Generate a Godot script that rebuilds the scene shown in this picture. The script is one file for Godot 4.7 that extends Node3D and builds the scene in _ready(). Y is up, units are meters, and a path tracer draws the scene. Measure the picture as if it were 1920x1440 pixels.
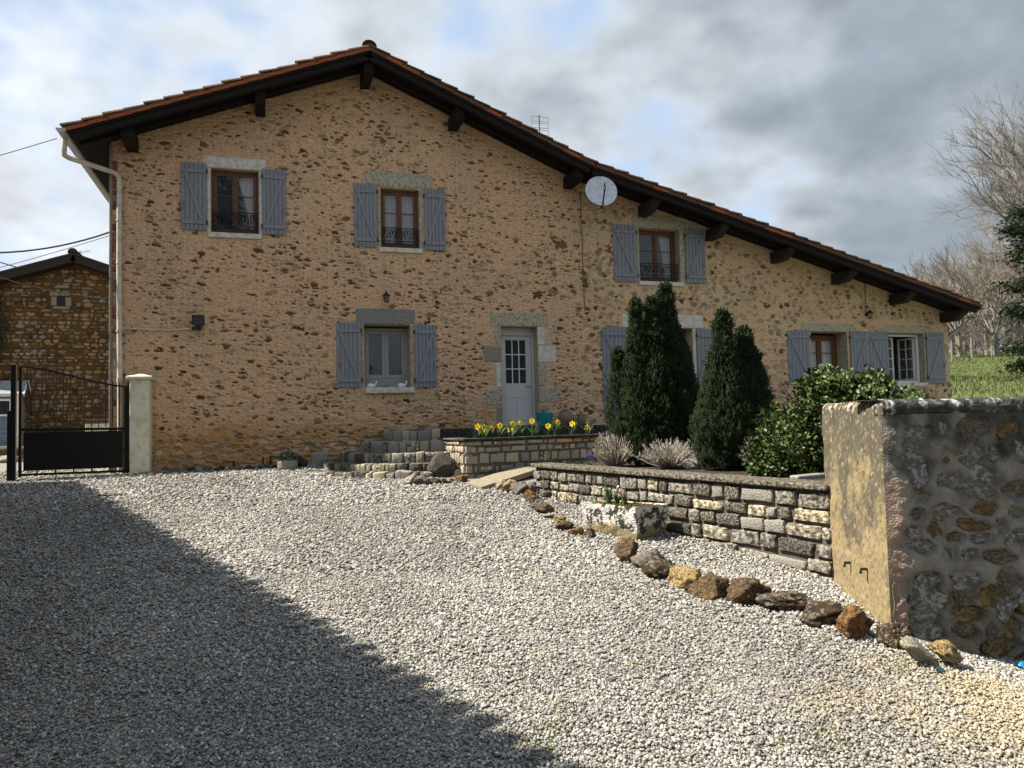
extends Node3D
# A stone farmhouse with a gravel yard. World frame: the front wall lies in z = 0, x runs along it, y is up; metres.

const EYE := Vector3(0, 1.6, 16.68)
const YAW := 0.30718
var fwd := Vector3(sin(YAW), 0, -cos(YAW))
var side := Vector3(cos(YAW), 0, sin(YAW))
var rng := RandomNumberGenerator.new()
var M := {}
var taken := {}
var block_meshes := []
var plate_meshes := []
var house: Node3D
var wall_node: Node3D
const SUN_TOWARDS := Vector3(-0.747, 1.0, -0.224)

func _ready() -> void:
	rng.seed = 11
	make_camera()
	make_light()
	make_materials()
	make_shared_meshes()
	make_ground()
	make_hill()
	make_farmhouse()
	make_barn()
	make_neighbour()
	make_terrace()
	make_garden_wall()
	make_pier_wall()
	make_gate()
	make_fixtures()
	make_rocks()
	make_trough()
	make_garden_plants()
	make_shed()
	make_cables()
	make_trees()
	make_gravel()
	gravel_moss()

# ---------------------------------------------------------------- camera, sky, sun
func make_camera() -> void:
	var cam := Camera3D.new()
	cam.name = "camera"
	add_child(cam)
	var pitch := atan(0.0497)
	var roll := 0.024
	var f := fwd * cos(pitch) + Vector3.UP * sin(pitch)
	var u := Vector3.UP * cos(pitch) - fwd * sin(pitch)
	var r := side * cos(roll) - u * sin(roll)
	var u2 := u * cos(roll) + side * sin(roll)
	cam.transform = Transform3D(Basis(r, u2, -f), EYE)
	cam.fov = 53.13
	cam.near = 0.1
	cam.far = 600.0
	cam.current = true

func make_light() -> void:
	var sun := DirectionalLight3D.new()
	sun.name = "sun"
	add_child(sun)
	var t := SUN_TOWARDS.normalized()
	sun.look_at_from_position(t * 50.0, Vector3.ZERO, Vector3.UP)
	sun.light_color = Color(1.0, 0.965, 0.90)
	sun.light_energy = 1.6
	sun.light_angular_distance = 0.6
	sun.shadow_enabled = true
	var env := Environment.new()
	env.background_mode = Environment.BG_SKY
	var sky := Sky.new()
	var pan := PanoramaSkyMaterial.new()
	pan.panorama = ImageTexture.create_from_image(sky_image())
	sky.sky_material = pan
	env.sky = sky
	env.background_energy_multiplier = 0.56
	env.tonemap_mode = Environment.TONE_MAPPER_LINEAR
	env.tonemap_exposure = 2.6
	env.sdfgi_enabled = true
	env.ssao_enabled = true
	env.ssil_enabled = true
	var we := WorldEnvironment.new()
	we.name = "world_environment"
	we.environment = env
	add_child(we)

func sky_image() -> Image:
	var w := 2048
	var h := 1024
	var big := fnl(5, 1.15, 5)
	var fine := fnl(9, 3.6, 5)
	var wisp := fnl(21, 8.0, 5)
	var data := PackedFloat32Array()
	data.resize(w * h * 3)
	var blue_low := Vector3(0.44, 0.54, 0.67)
	var blue_high := Vector3(0.30, 0.41, 0.60)
	for j in h:
		var th := PI * (j + 0.5) / h
		var y := cos(th)
		var s := sin(th)
		if y < -0.02:
			for i in w:
				data[(j * w + i) * 3] = 0.26
				data[(j * w + i) * 3 + 1] = 0.25
				data[(j * w + i) * 3 + 2] = 0.235
			continue
		for i in w:
			var ph := TAU * (i + 0.5) / w
			var d := Vector3(sin(ph) * s, y, -cos(ph) * s)
			var k := 1.0 / (maxf(y, 0.0) + 0.38)
			var q := Vector3(d.x * k, d.z * k, 0.6)
			var lean := d.x * 0.85 - d.z * 0.10      # cloud bank thickens towards the house's far end; thinned behind camera to light facade
			var n := big.get_noise_3dv(q) * 0.72 + fine.get_noise_3dv(q) * 0.52 + wisp.get_noise_3dv(q) * 0.26
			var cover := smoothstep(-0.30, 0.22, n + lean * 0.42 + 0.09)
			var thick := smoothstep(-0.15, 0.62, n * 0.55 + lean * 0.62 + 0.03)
			var blue := blue_low.lerp(blue_high, clampf(y * 1.3, 0, 1))
			var cloud := Vector3(0.62, 0.65, 0.685).lerp(Vector3(0.24, 0.28, 0.325), thick)
			var edge := fine.get_noise_3dv(q * 1.7 + Vector3(7, 0, 0))
			cloud *= 1.0 + 0.22 * edge + 0.10 * wisp.get_noise_3dv(q * 1.3 + Vector3(2, 5, 0))
			var c := blue.lerp(cloud, cover)
			var o := (j * w + i) * 3
			data[o] = c.x
			data[o + 1] = c.y
			data[o + 2] = c.z
	return Image.create_from_data(w, h, false, Image.FORMAT_RGBF, data.to_byte_array())

# ---------------------------------------------------------------- small helpers
func fnl(s: int, freq: float, oct: int, type := FastNoiseLite.TYPE_SIMPLEX_SMOOTH) -> FastNoiseLite:
	var n := FastNoiseLite.new()
	n.seed = s
	n.frequency = freq
	n.noise_type = type
	n.fractal_octaves = oct
	n.fractal_type = FastNoiseLite.FRACTAL_FBM if oct > 1 else FastNoiseLite.FRACTAL_NONE
	return n

func lin(r: float, g: float, b: float) -> Color:
	return Color(r, g, b).linear_to_srgb()

func noise_tex(s: int, freq: float, oct: int, stops: Array, size := 512, type := FastNoiseLite.TYPE_SIMPLEX_SMOOTH) -> NoiseTexture2D:
	var t := NoiseTexture2D.new()
	t.width = size
	t.height = size
	t.seamless = true
	t.noise = fnl(s, freq, oct, type)
	if stops:
		var g := Gradient.new()
		var off := PackedFloat32Array()
		var col := PackedColorArray()
		for st in stops:
			off.append(st[0])
			col.append(lin(st[1], st[2], st[3]) if st.size() > 3 else lin(st[1], st[1], st[1]))
		g.offsets = off
		g.colors = col
		t.color_ramp = g
	return t

func bump_tex(s: int, freq: float, oct: int, size := 512, type := FastNoiseLite.TYPE_SIMPLEX_SMOOTH) -> NoiseTexture2D:
	return noise_tex(s, freq, oct, [], size, type)

func mat(key: String, c: Color, rough := 0.9, tex: Texture2D = null, scale := 1.0, bump: Texture2D = null, relief := 0.0, vertex := false) -> StandardMaterial3D:
	var m := StandardMaterial3D.new()
	m.resource_name = key
	m.albedo_color = c
	m.roughness = rough
	m.metallic_specular = 0.35
	m.vertex_color_use_as_albedo = vertex
	if tex or bump:
		m.uv1_triplanar = true
		m.uv1_world_triplanar = true
		m.uv1_scale = Vector3.ONE * scale
	m.albedo_texture = tex
	if bump:
		m.heightmap_enabled = true
		m.heightmap_texture = bump
		m.heightmap_scale = relief
	M[key] = m
	return m

func numbered(called: String) -> String:
	if not taken.has(called):
		taken[called] = 0
		return called
	taken[called] += 1
	return "%s_%03d" % [called, taken[called]]

func tag(o: Node3D, label := "", category := "", group := "", kind := "") -> Node3D:
	if label: o.set_meta("label", label)
	if category: o.set_meta("category", category)
	if group: o.set_meta("group", group)
	if kind: o.set_meta("kind", kind)
	return o

func thing(called: String, label: String, category: String, at := Vector3.ZERO, turn := 0.0, group := "") -> Node3D:
	var o := Node3D.new()
	o.name = numbered(called)
	add_child(o)
	o.position = at
	o.rotation.y = turn
	return tag(o, label, category, group)

func sub(called: String, parent: Node3D, at := Vector3.ZERO) -> Node3D:
	var o := Node3D.new()
	o.name = called
	parent.add_child(o, true)
	o.position = at
	return o

func put(mesh: Mesh, called: String, m: Material, parent: Node = null, at := Transform3D.IDENTITY) -> MeshInstance3D:
	var o := MeshInstance3D.new()
	o.mesh = mesh
	o.material_override = m
	if parent == null:
		o.name = numbered(called)
		add_child(o)
	else:
		o.name = called
		parent.add_child(o, true)
	o.transform = at
	return o

func structure(o: Node3D) -> Node3D:
	o.set_meta("kind", "structure")
	return o

# mesh data collector: v vertices, i indices, c colours (optional)
func md() -> Dictionary:
	return {"v": PackedVector3Array(), "i": PackedInt32Array(), "c": PackedColorArray()}

func build(d: Dictionary, smooth := false) -> ArrayMesh:
	var a := []
	a.resize(Mesh.ARRAY_MAX)
	a[Mesh.ARRAY_VERTEX] = d.v
	a[Mesh.ARRAY_INDEX] = d.i
	if d.c.size() == d.v.size() and d.c.size() > 0:
		a[Mesh.ARRAY_COLOR] = d.c
	if smooth:
		a[Mesh.ARRAY_NORMAL] = normals_of(d.v, d.i)
	var am := ArrayMesh.new()
	am.add_surface_from_arrays(Mesh.PRIMITIVE_TRIANGLES, a)
	return am

func normals_of(v: PackedVector3Array, idx: PackedInt32Array) -> PackedVector3Array:
	var n := PackedVector3Array()
	n.resize(v.size())
	for t in range(0, idx.size(), 3):
		var a := idx[t]
		var b := idx[t + 1]
		var c := idx[t + 2]
		var f := (v[c] - v[a]).cross(v[b] - v[a])
		n[a] += f
		n[b] += f
		n[c] += f
	for k in n.size():
		n[k] = n[k].normalized() if n[k].length_squared() > 1e-20 else Vector3.UP
	return n

func quad(d: Dictionary, a: Vector3, b: Vector3, c: Vector3, e: Vector3) -> void:   # clockwise seen from the front
	var o: int = d.v.size()
	d.v.append_array([a, b, c, e])
	d.i.append_array([o, o + 1, o + 2, o, o + 2, o + 3])

func tri(d: Dictionary, a: Vector3, b: Vector3, c: Vector3) -> void:
	var o: int = d.v.size()
	d.v.append_array([a, b, c])
	d.i.append_array([o, o + 1, o + 2])

# box with chamfered edges, as 26-face hull, flat shaded
func cbox(d: Dictionary, t: Transform3D, s: Vector3, ch := 0.006) -> void:
	var h := s * 0.5
	ch = minf(ch, minf(h.x, minf(h.y, h.z)) * 0.45)
	var axes := [Vector3(1, 0, 0), Vector3(0, 1, 0), Vector3(0, 0, 1)]
	for ax in 3:
		var u: Vector3 = axes[(ax + 1) % 3]
		var w: Vector3 = axes[(ax + 2) % 3]
		var nn: Vector3 = axes[ax]
		for sg in [-1.0, 1.0]:
			var c: Vector3 = nn * h[ax] * sg
			var du: Vector3 = u * (h[(ax + 1) % 3] - ch)
			var dw: Vector3 = w * (h[(ax + 2) % 3] - ch)
			if sg > 0:
				quad(d, t * (c - du - dw), t * (c - du + dw), t * (c + du + dw), t * (c + du - dw))
			else:
				quad(d, t * (c - du - dw), t * (c + du - dw), t * (c + du + dw), t * (c - du + dw))
		for s1 in [-1.0, 1.0]:
			for s2 in [-1.0, 1.0]:
				# edge parallel to axis ax between faces u*s1 and w*s2
				var l: Vector3 = nn * (h[ax] - ch)
				var p: Vector3 = u * h[(ax + 1) % 3] * s1 + w * (h[(ax + 2) % 3] - ch) * s2
				var q: Vector3 = u * (h[(ax + 1) % 3] - ch) * s1 + w * h[(ax + 2) % 3] * s2
				if s1 * s2 > 0:
					quad(d, t * (p - l), t * (q - l), t * (q + l), t * (p + l))
				else:
					quad(d, t * (p - l), t * (p + l), t * (q + l), t * (q - l))
	for sx in [-1.0, 1.0]:
		for sy in [-1.0, 1.0]:
			for sz in [-1.0, 1.0]:
				var a := Vector3(h.x * sx, (h.y - ch) * sy, (h.z - ch) * sz)
				var b := Vector3((h.x - ch) * sx, h.y * sy, (h.z - ch) * sz)
				var c := Vector3((h.x - ch) * sx, (h.y - ch) * sy, h.z * sz)
				if sx * sy * sz > 0:
					tri(d, t * a, t * c, t * b)
				else:
					tri(d, t * a, t * b, t * c)

func place(p: Vector3, b := Basis.IDENTITY) -> Transform3D:
	return Transform3D(b, p)

func box(called: String, parent: Node, m: Material, lo: Vector3, hi: Vector3, ch := 0.006) -> MeshInstance3D:
	var d := md()
	cbox(d, place((lo + hi) * 0.5), hi - lo, ch)
	return put(build(d), called, m, parent)

# a bar of square section between two points
func bar(d: Dictionary, a: Vector3, b: Vector3, w: float, h: float, up := Vector3.UP, ch := 0.004) -> void:
	var z := (b - a).normalized()
	var x := up.cross(z).normalized()
	var y := z.cross(x)
	cbox(d, Transform3D(Basis(x, y, z), (a + b) * 0.5), Vector3(w, h, a.distance_to(b)), ch)

# round tube along points, radius per point
func tube(d: Dictionary, pts: Array, rad, sides := 8, cap := true) -> void:
	var n := pts.size()
	var ref := Vector3.UP
	if absf((pts[n - 1] - pts[0]).normalized().dot(ref)) > 0.95: ref = Vector3(1, 0, 0.3).normalized()
	var base: int = d.v.size()
	for k in n:
		var dir: Vector3 = (pts[mini(k + 1, n - 1)] - pts[maxi(k - 1, 0)]).normalized()
		var x := ref.cross(dir)
		if x.length() < 0.05: x = Vector3(0.3, 0.1, 1).cross(dir)
		x = x.normalized()
		var y := dir.cross(x)
		ref = y
		var r: float = rad if typeof(rad) != TYPE_ARRAY else rad[k]
		for s in sides:
			var a := TAU * s / sides
			d.v.append(pts[k] + (x * cos(a) + y * sin(a)) * r)
	for k in n - 1:
		for s in sides:
			var a := base + k * sides + s
			var b := base + k * sides + (s + 1) % sides
			d.i.append_array([a, a + sides, b, b, a + sides, b + sides])
	if cap:
		for e in [0, n - 1]:
			var o: int = d.v.size()
			d.v.append(pts[e])
			for s in sides:
				d.v.append(d.v[base + e * sides + s])
			for s in sides:
				if e == 0: d.i.append_array([o, o + 1 + s, o + 1 + (s + 1) % sides])
				else: d.i.append_array([o, o + 1 + (s + 1) % sides, o + 1 + s])

# surface of revolution about y; profile of (radius, height), bottom to top
func lathe(d: Dictionary, at: Vector3, profile: Array, sides := 16) -> void:
	var base: int = d.v.size()
	for p in profile:
		for s in sides:
			var a := TAU * s / sides
			d.v.append(at + Vector3(cos(a) * p[0], p[1], sin(a) * p[0]))
	for k in profile.size() - 1:
		for s in sides:
			var a := base + k * sides + s
			var b := base + k * sides + (s + 1) % sides
			d.i.append_array([a, b, a + sides, b, b + sides, a + sides])

func ico(level: int) -> Dictionary:
	var t := (1.0 + sqrt(5.0)) / 2.0
	var v := PackedVector3Array()
	for p in [[-1, t, 0], [1, t, 0], [-1, -t, 0], [1, -t, 0], [0, -1, t], [0, 1, t], [0, -1, -t], [0, 1, -t], [t, 0, -1], [t, 0, 1], [-t, 0, -1], [-t, 0, 1]]:
		v.append(Vector3(p[0], p[1], p[2]).normalized())
	var f := PackedInt32Array([0, 5, 11, 0, 1, 5, 0, 7, 1, 0, 10, 7, 0, 11, 10, 1, 9, 5, 5, 4, 11, 11, 2, 10, 10, 6, 7, 7, 8, 1, 3, 4, 9, 3, 2, 4, 3, 6, 2, 3, 8, 6, 3, 9, 8, 4, 5, 9, 2, 11, 4, 6, 10, 2, 8, 7, 6, 9, 1, 8])
	for l in level:
		var mid := {}
		var g := PackedInt32Array()
		for k in range(0, f.size(), 3):
			var m := []
			for e in 3:
				var a := f[k + e]
				var b := f[k + (e + 1) % 3]
				var key := mini(a, b) * 100000 + maxi(a, b)
				if not mid.has(key):
					mid[key] = v.size()
					v.append(((v[a] + v[b]) * 0.5).normalized())
				m.append(mid[key])
			g.append_array([f[k], m[0], m[2], f[k + 1], m[1], m[0], f[k + 2], m[2], m[1], m[0], m[1], m[2]])
		f = g
	return {"v": v, "i": f, "c": PackedColorArray()}

func height(x: float, z: float) -> float:
	var p := Vector3(x, 0, z) - Vector3(EYE.x, 0, EYE.z)
	var d := p.dot(fwd)
	var l := p.dot(side)
	var y := 0.08 * (d - 5.2)
	if y > 0.78: y = 0.78 + 0.14 * (1.0 - exp(-(y - 0.78) / 0.14))
	y = maxf(y, -0.3)
	y -= 0.3 * smoothstep(2.5, 3.8, l) * (1.0 - smoothstep(5.9, 7.6, d))
	return y

func on_ground(x: float, z: float, up := 0.0) -> Vector3:
	return Vector3(x, height(x, z) + up, z)

func make_multi(called: String, mesh: Mesh, m: Material, xf: Array, cols: Array, parent: Node = null) -> MultiMeshInstance3D:
	var mm := MultiMesh.new()
	mm.transform_format = MultiMesh.TRANSFORM_3D
	mm.use_colors = cols.size() > 0
	mm.mesh = mesh
	mm.instance_count = xf.size()
	for k in xf.size():
		mm.set_instance_transform(k, xf[k])
		if cols: mm.set_instance_color(k, cols[k])
	var o := MultiMeshInstance3D.new()
	o.multimesh = mm
	o.material_override = m
	o.set_meta("kind", "stuff")
	if parent:
		o.name = called
		parent.add_child(o, true)
	else:
		o.name = numbered(called)
		add_child(o)
	return o

func pick(weights: Array, cols: Array) -> int:
	var r := rng.randf()
	for k in weights.size():
		r -= weights[k]
		if r < 0: return k
	return cols.size() - 1

func jit(c: Color, a: float) -> Color:
	var k := 1.0 + rng.randf_range(-a, a)
	return Color(c.r * k * (1.0 + rng.randf_range(-a, a) * 0.15), c.g * k, c.b * k * (1.0 + rng.randf_range(-a, a) * 0.2))

# ---------------------------------------------------------------- materials
func make_materials() -> void:
	var grain := noise_tex(1, 0.03, 5, [[0.25, 0.62], [0.5, 0.9], [0.75, 1.0]])
	var soft := noise_tex(2, 0.012, 4, [[0.2, 0.7], [0.55, 0.95], [0.85, 1.0]])
	var speck := noise_tex(3, 0.09, 3, [[0.2, 0.5], [0.42, 0.9], [0.7, 1.0], [0.85, 1.12]])
	var rough_b := bump_tex(4, 0.035, 5)
	var fine_b := bump_tex(5, 0.1, 4)
	var grit_b := bump_tex(6, 0.16, 2)
	var drag := noise_tex(60, 0.03, 5, [[0.26, 0.55, 0.5, 0.44], [0.40, 0.86, 0.84, 0.8], [0.55, 0.95], [0.72, 1.0]])
	mat("mortar", Color.WHITE, 0.95, drag, 0.9, fine_b, 0.9, true).uv1_scale = Vector3(0.7, 1.9, 0.7)
	mat("stone_tinted", Color.WHITE, 0.92, speck, 1.6, rough_b, 1.2, true)
	var tones := [[0.185, 0.10, 0.042], [0.10, 0.064, 0.036], [0.33, 0.20, 0.08], [0.26, 0.225, 0.17], [0.54, 0.43, 0.30], [0.44, 0.315, 0.195], [0.07, 0.066, 0.06], [0.27, 0.18, 0.10]]
	for k in tones.size():
		mat("stone_%d" % k, lin(tones[k][0], tones[k][1], tones[k][2]), 0.92, speck, 1.6, rough_b, 1.2)
	# pale garden stones with lichen
	var lichen := noise_tex(70, 0.02, 5, [[0.22, 0.09, 0.088, 0.08], [0.40, 0.22, 0.21, 0.185], [0.48, 0.50, 0.48, 0.43], [0.6, 0.78, 0.76, 0.70], [0.78, 1.0, 0.98, 0.92]])
	var lichen_dark := noise_tex(71, 0.03, 5, [[0.3, 0.10, 0.10, 0.09], [0.48, 0.26, 0.25, 0.22], [0.6, 0.55, 0.52, 0.46], [0.78, 0.95, 0.93, 0.88]])
	var pale := [[0.40, 0.375, 0.32], [0.34, 0.325, 0.295], [0.50, 0.45, 0.34], [0.28, 0.27, 0.25], [0.38, 0.345, 0.275]]
	for k in pale.size():
		mat("pale_%d" % k, lin(pale[k][0], pale[k][1], pale[k][2]), 0.92, lichen, 1.3, rough_b, 1.4)
		mat("grim_%d" % k, lin(pale[k][0] * 0.62, pale[k][1] * 0.62, pale[k][2] * 0.62), 0.92, lichen_dark, 1.6, rough_b, 1.4)
		mat("clean_%d" % k, lin(pale[k][0] * 0.86, pale[k][1] * 0.84, pale[k][2] * 0.8), 0.92, grain, 2.2, rough_b, 1.0)
	mat("joint", lin(0.115, 0.102, 0.085), 0.97, speck, 2.0, fine_b, 1.0)
	mat("joint_pale", lin(0.20, 0.165, 0.12), 0.97, speck, 2.0, fine_b, 1.0)
	mat("coping", lin(0.22, 0.205, 0.175), 0.9, lichen_dark, 1.1, rough_b, 1.0)
	mat("slate", lin(0.085, 0.082, 0.078), 0.85, lichen_dark, 1.4, rough_b, 0.6)
	mat("slab", lin(0.24, 0.205, 0.15), 0.93, grain, 0.9, fine_b, 0.6)
	mat("lintel", lin(0.42, 0.385, 0.30), 0.92, noise_tex(72, 0.018, 5, [[0.25, 0.5, 0.5, 0.47], [0.45, 0.85, 0.84, 0.78], [0.7, 1.0, 0.98, 0.92]]), 1.2, fine_b, 0.7)
	mat("lintel_grey", lin(0.27, 0.265, 0.235), 0.92, noise_tex(73, 0.05, 4, [[0.3, 0.45], [0.5, 0.8], [0.75, 1.1]]), 1.2, rough_b, 1.2)
	mat("lintel_white", lin(0.60, 0.57, 0.50), 0.9, soft, 1.0, fine_b, 0.4)
	mat("reveal", lin(0.48, 0.40, 0.25), 0.93, soft, 1.2, fine_b, 0.5)
	mat("shutter", lin(0.205, 0.216, 0.233), 0.62, noise_tex(74, 0.015, 4, [[0.2, 0.86], [0.6, 1.0]]), 1.0, fine_b, 0.12)
	mat("iron", lin(0.012, 0.012, 0.013), 0.5)
	mat("gate_paint", lin(0.010, 0.010, 0.011), 0.42)
	mat("black_plastic", lin(0.018, 0.018, 0.02), 0.4)
	mat("brown_wood", lin(0.15, 0.062, 0.026), 0.45, noise_tex(75, 0.05, 3, [[0.2, 0.55], [0.7, 1.0]]), 2.0)
	mat("grey_frame", lin(0.27, 0.265, 0.255), 0.5)
	mat("aerial", lin(0.10, 0.10, 0.105), 0.5)
	mat("lens_grey", lin(0.035, 0.035, 0.04), 0.2)
	mat("door_paint", lin(0.47, 0.475, 0.47), 0.45)
	mat("white_paint", lin(0.68, 0.67, 0.64), 0.5)
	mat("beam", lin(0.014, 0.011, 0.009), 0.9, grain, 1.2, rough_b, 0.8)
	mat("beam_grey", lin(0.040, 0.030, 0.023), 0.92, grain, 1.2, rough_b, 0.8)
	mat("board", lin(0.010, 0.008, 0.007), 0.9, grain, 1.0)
	var tile_t := noise_tex(76, 0.03, 5, [[0.25, 0.28, 0.27, 0.25], [0.45, 0.72, 0.66, 0.62], [0.7, 1.0, 0.97, 0.95]])
	mat("tile_red", lin(0.42, 0.135, 0.06), 0.85, tile_t, 2.0, fine_b, 0.5)
	mat("tile_dark", lin(0.16, 0.088, 0.055), 0.9, tile_t, 2.2, rough_b, 0.8)
	mat("tile_moss", lin(0.115, 0.10, 0.075), 0.95, lichen_dark, 2.4, rough_b, 1.2)
	mat("zinc", lin(0.36, 0.38, 0.38), 0.55).metallic = 0.3
	mat("pvc", lin(0.60, 0.53, 0.44), 0.5, soft, 0.8)
	mat("brick", lin(0.25, 0.075, 0.04), 0.9, speck, 2.5, rough_b, 0.8)
	mat("cement", lin(0.27, 0.24, 0.19), 0.95, speck, 1.5, rough_b, 1.5)
	mat("render_cream", lin(0.66, 0.63, 0.47), 0.93, noise_tex(77, 0.01, 5, [[0.2, 0.74, 0.76, 0.68], [0.5, 0.94], [0.8, 1.0]]), 0.8, grit_b, 0.4)
	mat("render_worn", Color.WHITE, 0.95, speck, 3.2, fine_b, 0.7, true)
	mat("rubble_mortar", Color.WHITE, 0.96, speck, 2.4, rough_b, 1.6, true)
	mat("rock", Color.WHITE, 0.9, speck, 3.0, rough_b, 2.0, true)
	mat("cap_stone", lin(0.42, 0.42, 0.39), 0.95, noise_tex(78, 0.02, 5, [[0.4, 0.06], [0.64, 0.12], [0.72, 0.3], [0.8, 1.0]]), 0.9, rough_b, 2.2)
	var glass := mat("glass", Color(0.6, 0.65, 0.68, 0.10), 0.02)
	glass.transparency = BaseMaterial3D.TRANSPARENCY_ALPHA
	glass.metallic_specular = 0.5
	mat("curtain", lin(0.40, 0.39, 0.37), 0.95).backlight = lin(0.3, 0.3, 0.3)
	var lace := mat("lace", Color(0.8, 0.8, 0.78, 0.05), 0.95)
	lace.transparency = BaseMaterial3D.TRANSPARENCY_ALPHA
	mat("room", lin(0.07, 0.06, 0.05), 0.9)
	mat("turquoise", lin(0.035, 0.27, 0.28), 0.25, soft, 1.0)
	mat("clay", lin(0.25, 0.18, 0.12), 0.85, grain, 2.0, fine_b, 0.4)
	mat("soil", lin(0.055, 0.04, 0.028), 1.0, speck, 2.0, rough_b, 3.0)
	mat("moss", Color.WHITE, 1.0, null, 1.0, null, 0.0, true)
	mat("dish", lin(0.55, 0.57, 0.60), 0.35, noise_tex(79, 0.01, 3, [[0.2, 0.75], [0.6, 1.0]]), 1.6)
	mat("shed_blue", lin(0.15, 0.215, 0.29), 0.7, soft, 0.6)
	mat("shed_roof", lin(0.26, 0.28, 0.30), 0.8, soft, 0.8)
	mat("cable", lin(0.02, 0.02, 0.024), 0.7)
	mat("trough", Color.WHITE, 0.93, speck, 2.5, rough_b, 2.5, true)
	mat("bark", lin(0.125, 0.105, 0.085), 0.95, grain, 1.5, rough_b, 2.0)
	mat("bark_far", lin(0.19, 0.165, 0.14), 0.95)
	mat("blue_plastic", lin(0.02, 0.20, 0.52), 0.35)
	mat("teal_plastic", lin(0.02, 0.06, 0.07), 0.5)
	mat("figurine", lin(0.62, 0.62, 0.60), 0.4)
	mat("barn_wall", lin(0.36, 0.29, 0.21), 0.95, grain, 0.7, rough_b, 2.0)
	for k in ["leaf", "twig", "petal", "grass", "needle"]:
		var m := mat(k, Color.WHITE, 0.55 if k == "leaf" else 0.8, null, 1.0, null, 0.0, true)
		m.backlight = lin(0.25, 0.25, 0.25) if k != "twig" else Color.BLACK
	(M.leaf as StandardMaterial3D).roughness = 0.45
	(M.leaf as StandardMaterial3D).metallic_specular = 0.36
	mat("gravel_bed", lin(0.45, 0.43, 0.40), 1.0, noise_tex(80, 0.13, 2, [[0.2, 0.17], [0.4, 0.47], [0.6, 0.7], [0.8, 1.0]], 1024), 0.55, bump_tex(81, 0.14, 2, 1024), 2.2)
	mat("pebble", Color.WHITE, 0.85, null, 1.0, null, 0.0, true)
	mat("turf", lin(0.115, 0.115, 0.037), 1.0, noise_tex(82, 0.02, 5, [[0.2, 0.27, 0.42, 0.35], [0.45, 0.45, 0.72, 0.55], [0.6, 0.62, 0.8, 0.62], [0.8, 1.0, 1.0, 1.0]]), 0.25, rough_b, 6.0)

# ---------------------------------------------------------------- shared meshes
func make_shared_meshes() -> void:
	for k in 14:
		block_meshes.append(rough_block(100 + k))
	for k in 5:
		plate_meshes.append(plate(200 + k))

# a rough cut stone: unit box with rounded, uneven faces
func rough_block(s: int) -> ArrayMesh:
	var b := BoxMesh.new()
	b.size = Vector3.ONE
	b.subdivide_width = 4
	b.subdivide_height = 3
	b.subdivide_depth = 2
	var a := b.get_mesh_arrays()
	var n := fnl(s, 0.9, 3)
	var pos: PackedVector3Array = a[Mesh.ARRAY_VERTEX]
	var merged := PackedVector3Array()
	var remap := PackedInt32Array()
	var seen := {}
	for p in pos:
		var key := (p * 1000.0).round()
		if not seen.has(key):
			seen[key] = merged.size()
			var q := p * 2.0
			# gather the inner rows near the edges, so that only the arrises are rounded
			for ax in 3:
				if absf(q[ax]) > 0.3 and absf(q[ax]) < 0.99: q[ax] = signf(q[ax]) * [0.90, 0.84, 0.6][ax]
			var on := Vector3(float(absf(q.x) > 0.99), float(absf(q.y) > 0.99), float(absf(q.z) > 0.99))
			var r := q
			if on.x + on.y + on.z > 1.5: r = Vector3(q.x * (1.0 - 0.05 * on.x), q.y * (1.0 - 0.085 * on.y), q.z * (1.0 - 0.16 * on.z))
			# uneven outline: corners pushed about, faces slightly broken
			var lowf := Vector3(n.get_noise_3d(q.x * 0.45, q.y * 0.45, 3.0), n.get_noise_3d(q.x * 0.45 + 7.0, q.y * 0.45, 9.0), 0.0)
			r += lowf * Vector3(0.22, 0.36, 0.0)
			r += Vector3(n.get_noise_3dv(q * 1.6), n.get_noise_3dv(q * 1.6 + Vector3(9, 0, 0)), n.get_noise_3dv(q * 1.3 + Vector3(0, 9, 0)) * 1.4) * 0.07
			merged.append(r * 0.5)
		remap.append(seen[key])
	var idx := PackedInt32Array()
	for k in a[Mesh.ARRAY_INDEX]:
		idx.append(remap[k])
	return build({"v": merged, "i": idx, "c": PackedColorArray()}, true)

# the face of a stone that shows through mortar: an irregular low dome towards +z
func plate(s: int) -> ArrayMesh:
	var n := fnl(s, 1.0, 3)
	var d := md()
	d.v.append(Vector3(0, 0, 0.9))
	var seg := 12
	for ring in [0.5, 0.85, 1.0]:
		for k in seg:
			var a := TAU * k / seg
			var r: float = ring * (1.0 + 0.45 * n.get_noise_2d(cos(a) * 1.3, sin(a) * 1.3))
			var z: float = (1.0 - pow(ring, 2.5)) * 0.85 + 0.6 * n.get_noise_2d(cos(a) * ring * 2.0 + 5.0, sin(a) * ring * 2.0)
			d.v.append(Vector3(cos(a) * r, sin(a) * r, z if ring < 1.0 else -1.6))
	for k in seg:
		d.i.append_array([0, 1 + (k + 1) % seg, 1 + k])
		for ring in 2:
			var a := 1 + ring * seg + k
			var b := 1 + ring * seg + (k + 1) % seg
			d.i.append_array([a, b, a + seg, b, b + seg, a + seg])
	return build(d, true)

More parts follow.
